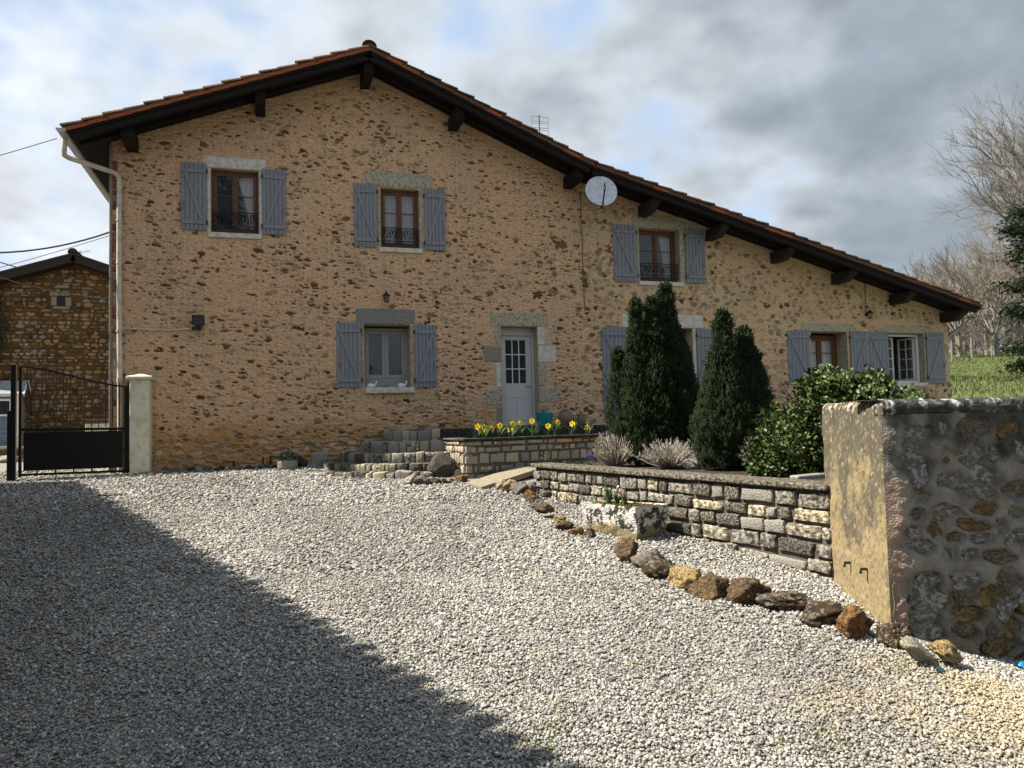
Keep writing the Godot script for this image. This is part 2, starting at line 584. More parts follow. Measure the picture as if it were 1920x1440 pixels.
# an irregular boulder; size are half extents; tones: list of linear colours for patches
func rock_mesh(s: int, size: Vector3, tones: Array, level := 3, jag := 0.5) -> ArrayMesh:
	var d := ico(level)
	var f := fnl(s + 90, 2.6, 3)
	var v: PackedVector3Array = d.v
	var cols := PackedColorArray()
	var r2 := RandomNumberGenerator.new()
	r2.seed = s
	# broken faces: the stone is what random planes leave of a ball
	var planes := []
	for k in 13:
		var q := Vector3(r2.randfn(), r2.randfn() * 1.1, r2.randfn()).normalized()
		planes.append([q, r2.randf_range(1.0 - jag * 0.75, 1.0 - jag * 0.1)])
	for k in v.size():
		var p := v[k]
		var r := 1.12
		for q in planes:
			var c: float = p.dot(q[0])
			if c > 0.05: r = minf(r, q[1] / c)
		r *= 1.0 + jag * 0.22 * f.get_noise_3dv(p * 0.6) + jag * 0.30 * f.get_noise_3dv(p * 1.5) - jag * 0.25 * maxf(0.0, f.get_noise_3dv(p * 0.9 + Vector3(3, 3, 3)))
		var t := clampf(f.get_noise_3dv(p * 0.7 + Vector3(4, 2, 1)) * 1.3 + 0.5, 0.0, 0.999) * tones.size()
		var a: Color = tones[int(t)]
		cols.append(a * (0.8 + 0.5 * absf(f.get_noise_3dv(p * 2.2))))
		v[k] = p * r * size
	d.v = v
	d.c = cols
	return build(d, true)

# ---------------------------------------------------------------- ground
func make_ground() -> void:
	var d := md()
	var n := fnl(31, 0.6, 3)
	var us := []
	var x := -26.0
	while x < 34.0:
		us.append(x)
		x += 0.2 if x > -8.0 and x < 9.0 else 1.0
	var vs := []
	var z := -34.0
	while z < 30.0:
		vs.append(z)
		z += 0.2 if z > -2.0 and z < 14.5 else 1.0
	for b in vs:
		for a in us:
			d.v.append(Vector3(a, height(a, b) + 0.012 * n.get_noise_2d(a * 1.5, b * 1.5) - 0.006, b))
	var w := us.size()
	for j in vs.size() - 1:
		for i in w - 1:
			var o := j * w + i
			d.i.append_array([o, o + 1, o + w, o + 1, o + w + 1, o + w])
	structure(put(build(d, true), "ground", M.gravel_bed))
	# wide land round the yard, to the horizon
	var e := md()
	var ring := [[-26.0, -34.0], [33.0, -34.0], [33.0, 29.0], [-26.0, 29.0]]
	var far := [[-420.0, -420.0], [420.0, -420.0], [420.0, 420.0], [-420.0, 420.0]]
	for k in 4:
		var a: Array = ring[k]
		var b: Array = ring[(k + 1) % 4]
		var c: Array = far[(k + 1) % 4]
		var f: Array = far[k]
		quad(e, Vector3(f[0], 0.4, f[1]), Vector3(c[0], 0.4, c[1]), Vector3(b[0], 0.4, b[1]), Vector3(a[0], 0.4, a[1]))
	structure(put(build(e), "land", M.turf))

func make_gravel() -> void:
	var d := ico(1)
	var n := fnl(77, 0.9, 2)
	var v: PackedVector3Array = d.v
	for k in v.size():
		v[k] = v[k] * (1.0 + 0.35 * n.get_noise_3dv(v[k])) * Vector3(1.0, 0.62, 0.82)
	d.v = v
	var mesh := build(d, true)
	var patch := fnl(33, 0.35, 3)
	var xf := []
	var cols := []
	var tones := [Color(0.24, 0.23, 0.21), Color(0.165, 0.16, 0.15), Color(0.32, 0.305, 0.277), Color(0.10, 0.097, 0.09), Color(0.26, 0.227, 0.17), Color(0.46, 0.445, 0.41)]
	var bands := [[3.3, 5.2, 4600.0, 0.0078], [5.2, 7.5, 3000.0, 0.0095], [7.5, 11.0, 1500.0, 0.0125], [11.0, 18.5, 620.0, 0.017]]
	for b in bands:
		var d0: float = b[0]
		var d1: float = b[1]
		var half := 0.70
		var count := int(half * (d1 * d1 - d0 * d0) * b[2])
		for k in count:
			var dd := sqrt(rng.randf_range(d0 * d0, d1 * d1))
			var l := rng.randf_range(-half, half) * dd
			var p := EYE + fwd * dd + side * l
			if not gravel_at(p.x, p.z): continue
			var s: float = b[3] * exp(rng.randf_range(-0.45, 0.5))
			var y := height(p.x, p.z) + s * rng.randf_range(-0.1, 0.75)
			var bs := Basis.from_euler(Vector3(rng.randf_range(-0.6, 0.6), rng.randf() * TAU, rng.randf_range(-0.6, 0.6))).scaled_local(Vector3(s, s * rng.randf_range(0.8, 1.2), s))
			xf.append(Transform3D(bs, Vector3(p.x, y, p.z)))
			var warm := smoothstep(2.2, 4.2, p.x + 1.2 * patch.get_noise_2d(p.x * 2.0, p.z * 2.0)) * smoothstep(12.3, 13.2, p.z + 0.4 * patch.get_noise_2d(p.x * 3.0, p.z * 3.0))
			var c: Color = tones[pick([0.34, 0.22, 0.2, 0.09, 0.08, 0.07], tones)]
			c = jit(c, 0.22) * (1.0 + 0.30 * patch.get_noise_2d(p.x, p.z * 0.7))
			c = c.lerp(Color(0.36, 0.285, 0.155), warm * 0.6)
			cols.append(Color(c.r, c.g, c.b))
	print("pebbles ", xf.size())
	var o := make_multi("gravel", mesh, M.pebble, xf, cols)
	tag(o, "grey and white loose gravel covering the whole yard", "gravel", "", "stuff")

func gravel_at(x: float, z: float) -> bool:
	if z < 0.05 and x > -2.9: return false
	if z < -1.5: return false
	if x > 3.1 and z < 3.9 and z > -0.1: return false                       # terrace
	var wx := 3.87 + (z - 5.9) * 0.18
	if z > 4.3 and z < 10.9 and x > wx: return false
	if z > 10.7 and z < 12.3 and x > 4.30 + (12.12 - z) * 0.423: return false
	if z > 12.0 and x > 4.28 and z < 12.12 + (x - 4.28) * 0.2: return false
	if x > 5.0 and z > 10.9 and z < 12.2: return false
	if x > 3.2 and z < 4.3: return false
	if pow(x - 3.15, 2) + pow(z - 1.05, 2) < 2.3 * 2.3 and x < 3.2 and z < 3.5: return false
	return true

func make_hill() -> void:
	var d := md()
	var n := fnl(41, 0.05, 3)
	var us := 46
	var vs := 40
	for j in vs:
		for i in us:
			var x := 19.5 + 110.0 * pow(float(i) / (us - 1), 1.4)
			var z := 16.0 - 130.0 * pow(float(j) / (vs - 1), 1.2)
			var away := (Vector3(x, 0, z) - EYE).dot(fwd)
			var y := 0.6 + 0.118 * maxf(away - 16.0, 0.0) - 0.0005 * pow(maxf(away - 40.0, 0.0), 2.0)
			y = maxf(y, 0.5) * smoothstep(18.5, 23.0, x) + 0.3
			y += 0.5 * n.get_noise_2d(x, z)
			d.v.append(Vector3(x, y, z))
	for j in vs - 1:
		for i in us - 1:
			var o := j * us + i
			d.i.append_array([o, o + us, o + 1, o + 1, o + us, o + us + 1])
	structure(put(build(d, true), "hill", M.turf))

# ---------------------------------------------------------------- the farmhouse
const OPEN := {
	"w1": [-1.10, -0.17, 5.63, 6.98], "w2": [2.37, 3.22, 5.48, 6.81], "w3": [8.62, 9.72, 4.94, 6.26], "gf": [1.97, 2.97, 2.41, 3.79],
	"door": [5.05, 5.93, 1.50, 3.79], "french": [8.2, 10.0, 1.50, 3.81], "r1": [13.5, 14.65, 2.40, 3.78], "r2": [16.0, 17.22, 2.41, 3.77]}
const X0 := -2.95
const X1 := 18.09
const OVER := 0.95

func rake(x: float) -> float:      # top of the tiles
	if x < 2.06: return 9.56 + (x - 2.06) * 0.40
	if x < 7.1: return 9.56 - (x - 2.06) * 0.413
	return 7.478 - (x - 7.1) * 0.2645

func lines(a: float, b: float, step: float, at: Array) -> PackedFloat32Array:
	var e := [a, b]
	for k in at:
		if k > a and k < b and not e.has(k): e.append(k)
	e.sort()
	var out := PackedFloat32Array()
	for k in e.size() - 1:
		var n := maxi(1, int(ceil((e[k + 1] - e[k]) / step)))
		for j in n: out.append(lerpf(e[k], e[k + 1], float(j) / n))
	out.append(b)
	return out

func make_farmhouse() -> void:
	house = thing("farmhouse", "large stone farmhouse with grey shutters under a long sloping tiled roof", "house")
	make_facade()
	make_shell()
	make_roof()
	make_openings()
	make_rainwater()

func make_facade() -> void:
	var step := 0.018
	var ex := []
	var ey := []
	for k in OPEN:
		ex.append(OPEN[k][0]); ex.append(OPEN[k][1]); ey.append(OPEN[k][2]); ey.append(OPEN[k][3])
	var xs := lines(X0, X1, step, ex)
	var ys := lines(0.3, 9.5, step, ey)
	var w := xs.size()
	var h := ys.size()
	var pit := PackedFloat32Array()
	pit.resize(w * h)
	# --- stones: where, half sizes, tone
	var r := RandomNumberGenerator.new()
	r.seed = 404
	var stones := []
	var crowd := fnl(56, 0.7, 3)
	var y := 0.62
	while y < 9.3:
		var x := X0 + 0.1 + r.randf() * 0.1
		while x < X1 - 0.08:
			var old := x < 7.1 + r.randf_range(-0.15, 0.05)
			var low := y < 1.35 and old
			var a: float
			var b: float
			var show: float
			if low:
				a = r.randf_range(0.05, 0.13); b = r.randf_range(0.028, 0.055); show = 0.72
			elif old:
				a = 0.016 + 0.082 * pow(r.randf(), 2.5); b = clampf(a * r.randf_range(0.2, 0.58), 0.008, 0.045); show = 0.52 + 0.6 * crowd.get_noise_2d(x, y)
				if r.randf() < 0.02: a *= 1.7; b *= 2.0
			else:
				a = r.randf_range(0.035, 0.10); b = clampf(a * r.randf_range(0.45, 0.9), 0.028, 0.062); show = 0.62 + 0.4 * crowd.get_noise_2d(x, y)
			x += a
			var yy := y + r.randf_range(-0.025, 0.025)
			if r.randf() < show and yy + b < rake(x) - 0.34:
				var tone: int
				var q := r.randf()
				if low: tone = 4 if q < 0.5 else (5 if q < 0.75 else (2 if q < 0.9 else 3))
				elif old: tone = 0 if q < 0.24 else (1 if q < 0.42 else (7 if q < 0.58 else (2 if q < 0.63 else (3 if q < 0.66 else (4 if q < 0.78 else (5 if q < 0.99 else 6))))))
				else: tone = 5 if q < 0.46 else (7 if q < 0.60 else (3 if q < 0.70 else (4 if q < 0.90 else (1 if q < 0.95 else 0))))
				if not covered(x, yy, a): stones.append([a * b, x, yy, a, b, tone, r.randf_range(-0.3, 0.2) if old else r.randf_range(-0.1, 0.1), r.randf()])
			x += a + (r.randf_range(0.012, 0.085) if old else r.randf_range(0.04, 0.11))
		y += 0.088 if y < 1.35 else 0.071
	# --- stamp the holes in which the stones show
	var ragged := fnl(51, 9.0, 3)
	for s in stones:
		var i0 := maxi(0, xs.bsearch(s[1] - s[3] * 1.5))
		var i1 := mini(w - 1, xs.bsearch(s[1] + s[3] * 1.5))
		var j0 := maxi(0, ys.bsearch(s[2] - s[4] * 1.6))
		var j1 := mini(h - 1, ys.bsearch(s[2] + s[4] * 1.6))
		var ca := cos(s[6])
		var sa := sin(s[6])
		for j in range(j0, j1 + 1):
			for i in range(i0, i1 + 1):
				var dx: float = xs[i] - s[1]
				var dy: float = ys[j] - s[2]
				var e: float = pow((dx * ca + dy * sa) / s[3], 2) + pow((dy * ca - dx * sa) / s[4], 2)
				e += 1.5 * ragged.get_noise_2d(xs[i], ys[j] * 1.6)
				var p := 1.0 - smoothstep(0.78, 1.22, e)
				if p > pit[j * w + i]: pit[j * w + i] = p
	# --- mortar relief
	var relief := fnl(52, 3.2, 4)
	var drag := fnl(53, 6.0, 3)
	var tint := fnl(54, 0.55, 4)
	var warm := fnl(55, 0.23, 3)
	var v := PackedVector3Array()
	var c := PackedColorArray()
	v.resize(w * h)
	c.resize(w * h)
	var edge := {}
	for j in h:
		var yy := ys[j]
		for i in w:
			var x := xs[i]
			var o := j * w + i
			var top := rake(x) - 0.20
			var smooth := 1.0 if x < 7.1 else 0.6
			var z := (0.012 * relief.get_noise_2d(x, yy * 1.6) + 0.017 * drag.get_noise_2d(x * 0.9, yy * 2.3) + 0.006 * ragged.get_noise_2d(x * 1.6, yy * 3.0)) * smooth - 0.036 * pit[o] + 0.004
			v[o] = Vector3(x, minf(yy, top), z)
			var t := tint.get_noise_2d(x, yy)
			var wv := warm.get_noise_2d(x * 1.2, yy * 1.7)
			var col := Color(0.65, 0.432, 0.262).lerp(Color(0.65, 0.465, 0.275), clampf(smoothstep(6.6, 7.4, x) * 0.85 + wv * 0.6, 0, 1))
			col = col.lerp(Color(0.50, 0.375, 0.245), clampf(t * 0.9, 0, 0.7))
			# rusty, damp foot of the old wall, in ragged patches
			var foot := smoothstep(2.05, 0.95, yy + 0.8 * t + 0.35 * wv) * (1.0 - smoothstep(4.6, 5.2, x))
			col = col.lerp(Color(0.46, 0.265, 0.105), foot * 0.85)
			col *= 1.0 + 0.10 * relief.get_noise_2d(x * 2.0, yy * 4.0)
			c[o] = Color(col.r, col.g, col.b)
	# --- triangles, leaving the openings and what is above the roof
	var idx := PackedInt32Array()
	for j in h - 1:
		for i in w - 1:
			if ys[j] > rake(xs[i]) - 0.2 and ys[j] > rake(xs[i + 1]) - 0.2: continue
			var mx := (xs[i] + xs[i + 1]) * 0.5
			var my := (ys[j] + ys[j + 1]) * 0.5
			var hole := false
			for k in OPEN:
				var q: Array = OPEN[k]
				if mx > q[0] and mx < q[1] and my > q[2] and my < q[3]:
					hole = true
					break
			if hole: continue
			var o := j * w + i
			idx.append_array([o, o + w, o + 1, o + 1, o + w, o + w + 1])
	wall_node = put(build({"v": v, "i": idx, "c": c}, true), "wall", M.mortar, house)
	tag(wall_node, "tan mortared rubble front wall with rusty brown stones showing through")
	# --- the stones themselves: the 300 largest one by one, the rest together
	stones.sort_custom(func(p, q): return p[0] > q[0])
	var xf := []
	var cols := []
	var tones := [Color(0.185, 0.10, 0.042), Color(0.10, 0.064, 0.036), Color(0.33, 0.20, 0.08), Color(0.26, 0.225, 0.17), Color(0.54, 0.43, 0.30), Color(0.44, 0.315, 0.195), Color(0.07, 0.066, 0.06), Color(0.27, 0.18, 0.10)]
	for k in stones.size():
		var s: Array = stones[k]
		var b := Basis(Vector3(0, 0, 1), s[6] + (PI if s[7] > 0.5 else 0.0)).scaled_local(Vector3(s[3] * 1.3, s[4] * 1.4, 0.009))
		var t := Transform3D(b, Vector3(s[1], s[2], -0.024 if s[4] > 0.02 else -0.007))
		if k < 300:
			put(plate_meshes[k % 5], "stone", M["stone_%d" % s[5]], wall_node, t)
		else:
			xf.append(t)
			cols.append(jit(tones[s[5]], 0.3))
	print("facade stones ", stones.size(), " verts ", v.size())
	var o := make_multi("small_stones", plate_meshes[1], M.stone_tinted, xf, cols, wall_node)
	o.set_meta("kind", "stuff")

func covered(x: float, y: float, a: float) -> bool:
	for k in OPEN:
		var q: Array = OPEN[k]
		var side_w := 0.12 + a
		if k == "door": side_w = 0.30 + a
		if x > q[0] - side_w and x < q[1] + side_w and y > q[2] - 0.16 and y < q[3] + 0.34: return true
	return false

func make_shell() -> void:
	# the other walls: left flank with its brick and cement edge, right flank, back
	box("flank_wall", house, M.barn_wall, Vector3(X0 - 0.004, 0.2, -12.0), Vector3(X0 + 0.5, 7.40, -0.05))
	box("flank_wall", house, M.barn_wall, Vector3(X1 - 0.5, 0.2, -12.0), Vector3(X1 + 0.004, 4.42, -0.05))
	var d := md()
	var pts := [X0, 2.06, 7.1, X1]
	for k in 3:
		quad(d, Vector3(pts[k + 1], 0.2, -11.9), Vector3(pts[k + 1], rake(pts[k + 1]) - 0.2, -11.9), Vector3(pts[k], rake(pts[k]) - 0.2, -11.9), Vector3(pts[k], 0.2, -11.9))
	put(build(d), "back_wall", M.barn_wall, house)
	# ground floor, upper floor and a cross wall inside keep the rooms apart
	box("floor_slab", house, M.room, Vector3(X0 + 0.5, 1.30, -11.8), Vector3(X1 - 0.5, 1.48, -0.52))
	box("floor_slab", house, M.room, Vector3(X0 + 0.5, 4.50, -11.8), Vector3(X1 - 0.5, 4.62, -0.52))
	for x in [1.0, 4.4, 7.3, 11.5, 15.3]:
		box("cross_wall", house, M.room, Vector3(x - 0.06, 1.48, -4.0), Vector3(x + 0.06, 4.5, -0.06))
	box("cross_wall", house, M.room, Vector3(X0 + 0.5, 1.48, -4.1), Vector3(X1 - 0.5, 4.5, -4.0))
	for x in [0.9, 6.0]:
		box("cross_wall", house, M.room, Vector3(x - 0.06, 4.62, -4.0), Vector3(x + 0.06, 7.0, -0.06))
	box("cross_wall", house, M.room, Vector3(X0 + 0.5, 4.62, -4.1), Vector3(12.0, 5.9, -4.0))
	# brick and cement edge at the corner behind the downpipe
	var strip := sub("corner_quoins", house)
	var yy := 1.9
	var r := RandomNumberGenerator.new()
	r.seed = 9
	box("cement_edge", strip, M.cement, Vector3(X0 - 0.03, 0.5, -0.3), Vector3(X0 + 0.035, 7.3, 0.016), 0.01)
	while yy < 6.9:
		var hh := r.randf_range(0.09, 0.2)
		var m: StandardMaterial3D = M.brick if r.randf() < 0.62 and yy > 3.9 else M["stone_%d" % [5, 7, 3, 1][r.randi() % 4]]
		put(block_meshes[r.randi() % 14], "quoin_brick", m, strip, Transform3D(Basis.from_scale(Vector3(0.085, hh - 0.02, 0.1)), Vector3(X0 + 0.075, yy + hh * 0.5, -0.02)))
		yy += hh

# ---------------------------------------------------------------- roof
func make_roof() -> void:
	var roof := sub("roof", house)
	tag(roof, "long asymmetric roof of weathered red tiles on dark timbers")
	var pts := [-3.55, 2.06, 7.1, 18.28]
	# boards under the tiles
	for k in 3:
		var a := Vector3(pts[k], rake(pts[k]), 0)
		var b := Vector3(pts[k + 1], rake(pts[k + 1]), 0)
		var along := (b - a).normalized()
		var up := Vector3(-along.y, along.x, 0)
		var d := md()
		var off := up * -0.165
		cbox(d, Transform3D(Basis(along, up, Vector3(0, 0, 1)), (a + b) * 0.5 + off + Vector3(0, 0, (OVER - 0.03 - 12.2) * 0.5)), Vector3(a.distance_to(b) + 0.06, 0.05, OVER - 0.03 + 12.2), 0.004)
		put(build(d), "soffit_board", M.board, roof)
		# barge rafter under the tile edge
		var e := md()
		cbox(e, Transform3D(Basis(along, up, Vector3(0, 0, 1)), (a + b) * 0.5 + up * -0.195 + Vector3(0, 0, OVER - 0.10)), Vector3(a.distance_to(b) - 0.03, 0.21, 0.085), 0.012)
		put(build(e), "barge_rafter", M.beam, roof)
		# second rafter against the wall
		var f := md()
		cbox(f, Transform3D(Basis(along, up, Vector3(0, 0, 1)), (a + b) * 0.5 + up * -0.225 + Vector3(0, 0, OVER * 0.42)), Vector3(a.distance_to(b) - 0.1, 0.075, 0.07), 0.01)
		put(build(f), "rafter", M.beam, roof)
		# corrugated field of tiles on top
		var g := md()
		var z := OVER - 0.18
		var cols := 0
		while z > -12.2:
			for p in [a - along * 0.02, b]:
				g.v.append(p + up * (-0.075 + 0.055 * absf(sin(cols * PI / 8.0))) + Vector3(0, 0, z))
			cols += 1
			z -= 0.028
		for n in cols - 1:
			var o := n * 2
			g.i.append_array([o, o + 2, o + 1, o + 1, o + 2, o + 3])
		tag(put(build(g, true), "tile_field", M.tile_dark, roof), "", "", "", "stuff")
	# verge tiles: cover tile and red flange, one by one
	var cover := [verge_cover(0.47, 0.0), verge_cover(0.47, 0.012)]
	var flanges := [verge_flange(0.46, -1.0), verge_flange(0.46, 1.0)]
	var r := RandomNumberGenerator.new()
	r.seed = 77
	for k in 3:
		var a := Vector3(pts[k], rake(pts[k]), OVER)
		var b := Vector3(pts[k + 1], rake(pts[k + 1]), OVER)
		if k == 0:
			var t := a
			a = b
			b = t
		var along := (b - a).normalized()          # down the slope
		var up := Vector3(-along.y, along.x, 0)
		if up.y < 0: up = -up
		var n := int(round(a.distance_to(b) / 0.385))
		var pace := a.distance_to(b) / n
		for i in n:
			var p := a + along * (pace * i)
			var zx := Vector3(0, 0, 1) if along.x > 0 else Vector3(0, 0, -1)
			var bs := Basis(along, up, along.cross(up))
			var flip := 1.0 if bs.z.z > 0 else -1.0
			var tilt := Basis(Vector3(0, 0, 1), r.randf_range(-0.018, 0.01))
			var cz := Vector3(0, 0, -0.055 + r.randf_range(-0.008, 0.008))
			put(cover[i % 2], "cover_tile", M.tile_moss if r.randf() < 0.45 else M.tile_dark, roof, Transform3D(bs * tilt, p + cz + up * (-0.075 + r.randf_range(-0.006, 0.008))))
			put(flanges[0 if k == 0 else 1], "verge_tile", M.tile_red if k == 0 or r.randf() < 0.25 else M.tile_dark, roof, Transform3D(bs * tilt, p + Vector3(0, 0, 0.0) + up * -0.085))
	# ridge tiles
	var rt := ridge_tile()
	for i in 30:
		put(rt, "ridge_tile", M.tile_moss, roof, place(Vector3(2.06, 9.50, OVER - 0.03 - i * 0.42)))
	# purlins and wall plates: beam ends carrying the overhang
	for x in [-2.55, -0.12, 2.06, 4.02, 6.78, 8.72, 10.58, 12.45, 14.32, 16.2, 17.92]:
		var top := rake(x) - 0.27 - (0.05 if x > 2.0 and x < 2.1 else 0.0)
		var end := OVER - 0.19
		var d := md()
		var hw := 0.10
		var hh := 0.27
		# front end cut back at a slant below
		var prof := [Vector2(-0.4, 0), Vector2(end, 0), Vector2(end, -0.09), Vector2(end - 0.30, -hh), Vector2(-0.4, -hh)]
		if x < 7.0: prof = [Vector2(-0.4, 0), Vector2(end, 0), Vector2(end, -hh * 0.75), Vector2(end - 0.08, -hh), Vector2(-0.4, -hh)]
		for i in prof.size():
			var p: Vector2 = prof[i]
			var q: Vector2 = prof[(i + 1) % prof.size()]
			quad(d, Vector3(x - hw, top + p.y, p.x), Vector3(x - hw, top + q.y, q.x), Vector3(x + hw, top + q.y, q.x), Vector3(x + hw, top + p.y, p.x))
		for s in [-1.0, 1.0]:
			for i in range(1, prof.size() - 1):
				tri(d, Vector3(x + hw * s, top + prof[0].y, prof[0].x), Vector3(x + hw * s, top + prof[i].y, prof[i].x), Vector3(x + hw * s, top + prof[i + 1].y, prof[i + 1].x))
		put(build(d), "purlin", M.beam_grey if x > 8.0 else M.beam, roof)

func verge_cover(length: float, lift: float) -> ArrayMesh:
	# barrel tile lying along +x (down the slope), open below, with thickness
	var d := md()
	var seg := 8
	for e in 2:
		var x := 0.0 if e == 0 else length
		for layer in 2:
			var r := (0.072 if e == 0 else 0.088) - layer * 0.016
			for s in seg + 1:
				var a := PI * s / seg
				d.v.append(Vector3(x, sin(a) * r * 0.85 + (lift + 0.028 if e == 1 else 0.0), cos(a) * r))
	var n := seg + 1
	for s in seg:
		d.i.append_array([s, s + 1, s + 2 * n, s + 1, s + 1 + 2 * n, s + 2 * n])
		d.i.append_array([n + s, n + s + 2 * n, n + s + 1, n + s + 1, n + s + 2 * n, n + s + 1 + 2 * n])
		d.i.append_array([s + 2 * n, s + 1 + 2 * n, s + 3 * n, s + 1 + 2 * n, s + 1 + 3 * n, s + 3 * n])
	for s in [0, seg]:
		d.i.append_array([s, s + 2 * n, s + n, s + n, s + 2 * n, s + 3 * n])
	return build(d)

func verge_flange(length: float, s: float) -> ArrayMesh:
	var d := md()
	cbox(d, Transform3D(Basis(Vector3(0, 0, 1), 0.03), Vector3(length * 0.5, -0.014, -0.008 * s)), Vector3(length, 0.075, 0.022), 0.004)
	cbox(d, Transform3D(Basis(Vector3(0, 0, 1), 0.03), Vector3(length * 0.5, -0.04, -0.10 * s)), Vector3(length, 0.02, 0.18), 0.004)
	return build(d)

func ridge_tile() -> ArrayMesh:
	var d := md()
	var seg := 10
	for e in 2:
		for layer in 2:
			var r := (0.155 if e == 0 else 0.135) - layer * 0.02
			for s in seg + 1:
				var a := PI * (1.16 * s / seg - 0.08)
				d.v.append(Vector3(cos(a) * r, sin(a) * r * 0.92, -0.47 * e))
	var n := seg + 1
	for s in seg:
		d.i.append_array([s, s + 2 * n, s + 1, s + 1, s + 2 * n, s + 1 + 2 * n])
		d.i.append_array([n + s, n + s + 1, n + s + 2 * n, n + s + 1, n + s + 1 + 2 * n, n + s + 2 * n])
		d.i.append_array([s, s + 1, s + n, s + 1, s + 1 + n, s + n])
	# mortar fill in the front mouth
	var o: int = d.v.size()
	d.v.append(Vector3(0, 0, -0.02))
	for s in seg + 1:
		var a := PI * (1.16 * s / seg - 0.08)
		d.v.append(Vector3(cos(a) * 0.136, sin(a) * 0.125, -0.02))
	for s in seg: d.i.append_array([o, o + 2 + s, o + 1 + s])
	return build(d)

func make_rainwater() -> void:
	# half-round gutters along both eaves
	for g in [[-3.615, 7.17, 0.085], [18.36, 4.36, 0.085]]:
		var d := md()
		var seg := 8
		for z in [OVER + 0.03, -12.2]:
			for layer in 2:
				for s in seg + 1:
					var a := PI + PI * s / seg
					var rr: float = g[2] - layer * 0.008
					d.v.append(Vector3(g[0] + cos(a) * rr, g[1] + sin(a) * rr + 0.04, z))
		var n := seg + 1
		for s in seg:
			d.i.append_array([s, s + 2 * n, s + 1, s + 1, s + 2 * n, s + 1 + 2 * n])
			d.i.append_array([n + s, n + s + 1, n + s + 2 * n, n + s + 1, n + s + 1 + 2 * n, n + s + 2 * n])
			d.i.append_array([s, s + 1, s + n, s + 1, s + 1 + n, s + n])
		# closing plate at the front end
		var o: int = d.v.size()
		d.v.append(Vector3(g[0], g[1] + 0.04, OVER + 0.028))
		for s in seg + 1: d.v.append(d.v[s] + Vector3(0, 0, -0.002))
		for s in seg: d.i.append_array([o, o + 2 + s, o + 1 + s])
		put(build(d, false), "gutter", M.zinc, house)
	# downpipe at the left corner: outlet, swan neck, long drop
	var p := md()
	tube(p, [Vector3(-3.62, 7.12, 0.62), Vector3(-3.64, 6.88, 0.62), Vector3(-3.63, 6.82, 0.60), Vector3(-3.57, 6.79, 0.57), Vector3(-2.95, 6.72, 0.15), Vector3(-2.86, 6.70, 0.10), Vector3(-2.80, 6.65, 0.085), Vector3(-2.785, 6.56, 0.08), Vector3(-2.79, 4.6, 0.08), Vector3(-2.775, 2.62, 0.08)], 0.048, 12)
	put(build(p, true), "downpipe", M.pvc, house)
	var p2 := md()
	tube(p2, [Vector3(-2.775, 2.66, 0.08), Vector3(-2.775, 2.57, 0.08), Vector3(-2.775, 2.56, 0.08), Vector3(-2.77, 0.75, 0.08)], [0.056, 0.056, 0.048, 0.048], 12)
	put(build(p2, true), "downpipe", M.pvc, house)
	for y in [5.75, 4.9, 3.55]:
		var c := md()
		tube(c, [Vector3(-2.79, y, 0.08), Vector3(-2.79, y + 0.03, 0.08)], 0.056, 12)
		bar(c, Vector3(-2.79, y + 0.015, 0.04), Vector3(-2.79, y + 0.015, -0.03), 0.03, 0.02)
		put(build(c), "pipe_bracket", M.pvc, house)
	var q := md()
	tube(q, [Vector3(18.40, 4.28, 0.25), Vector3(18.40, 4.05, 0.25), Vector3(18.38, 3.96, 0.22), Vector3(18.22, 3.72, -0.1), Vector3(18.18, 3.6, -0.15), Vector3(18.18, 0.6, -0.15)], 0.05, 10)
	put(build(q, true), "downpipe", M.zinc, house)

# ---------------------------------------------------------------- windows, door, shutters
func reveal(parent: Node3D, q: Array, depth: float, m: Material) -> void:
	var d := md()
	var x0: float = q[0]
	var x1: float = q[1]
	var y0: float = q[2]
	var y1: float = q[3]
	quad(d, Vector3(x0, y0, 0.012), Vector3(x0, y1, 0.012), Vector3(x0, y1, -depth), Vector3(x0, y0, -depth))
	quad(d, Vector3(x1, y0, -depth), Vector3(x1, y1, -depth), Vector3(x1, y1, 0.012), Vector3(x1, y0, 0.012))
	quad(d, Vector3(x0, y1, -depth), Vector3(x0, y1, 0.012), Vector3(x1, y1, 0.012), Vector3(x1, y1, -depth))
	quad(d, Vector3(x0, y0, 0.012), Vector3(x0, y0, -depth), Vector3(x1, y0, -depth), Vector3(x1, y0, 0.012))
	put(build(d), "reveal", m, parent)

func slab(parent: Node3D, called: String, m: Material, x0: float, x1: float, y0: float, y1: float, proud := 0.02, back := 0.12, ch := 0.018) -> MeshInstance3D:
	return box(called, parent, m, Vector3(x0, y0, -back), Vector3(x1, y1, proud), ch)

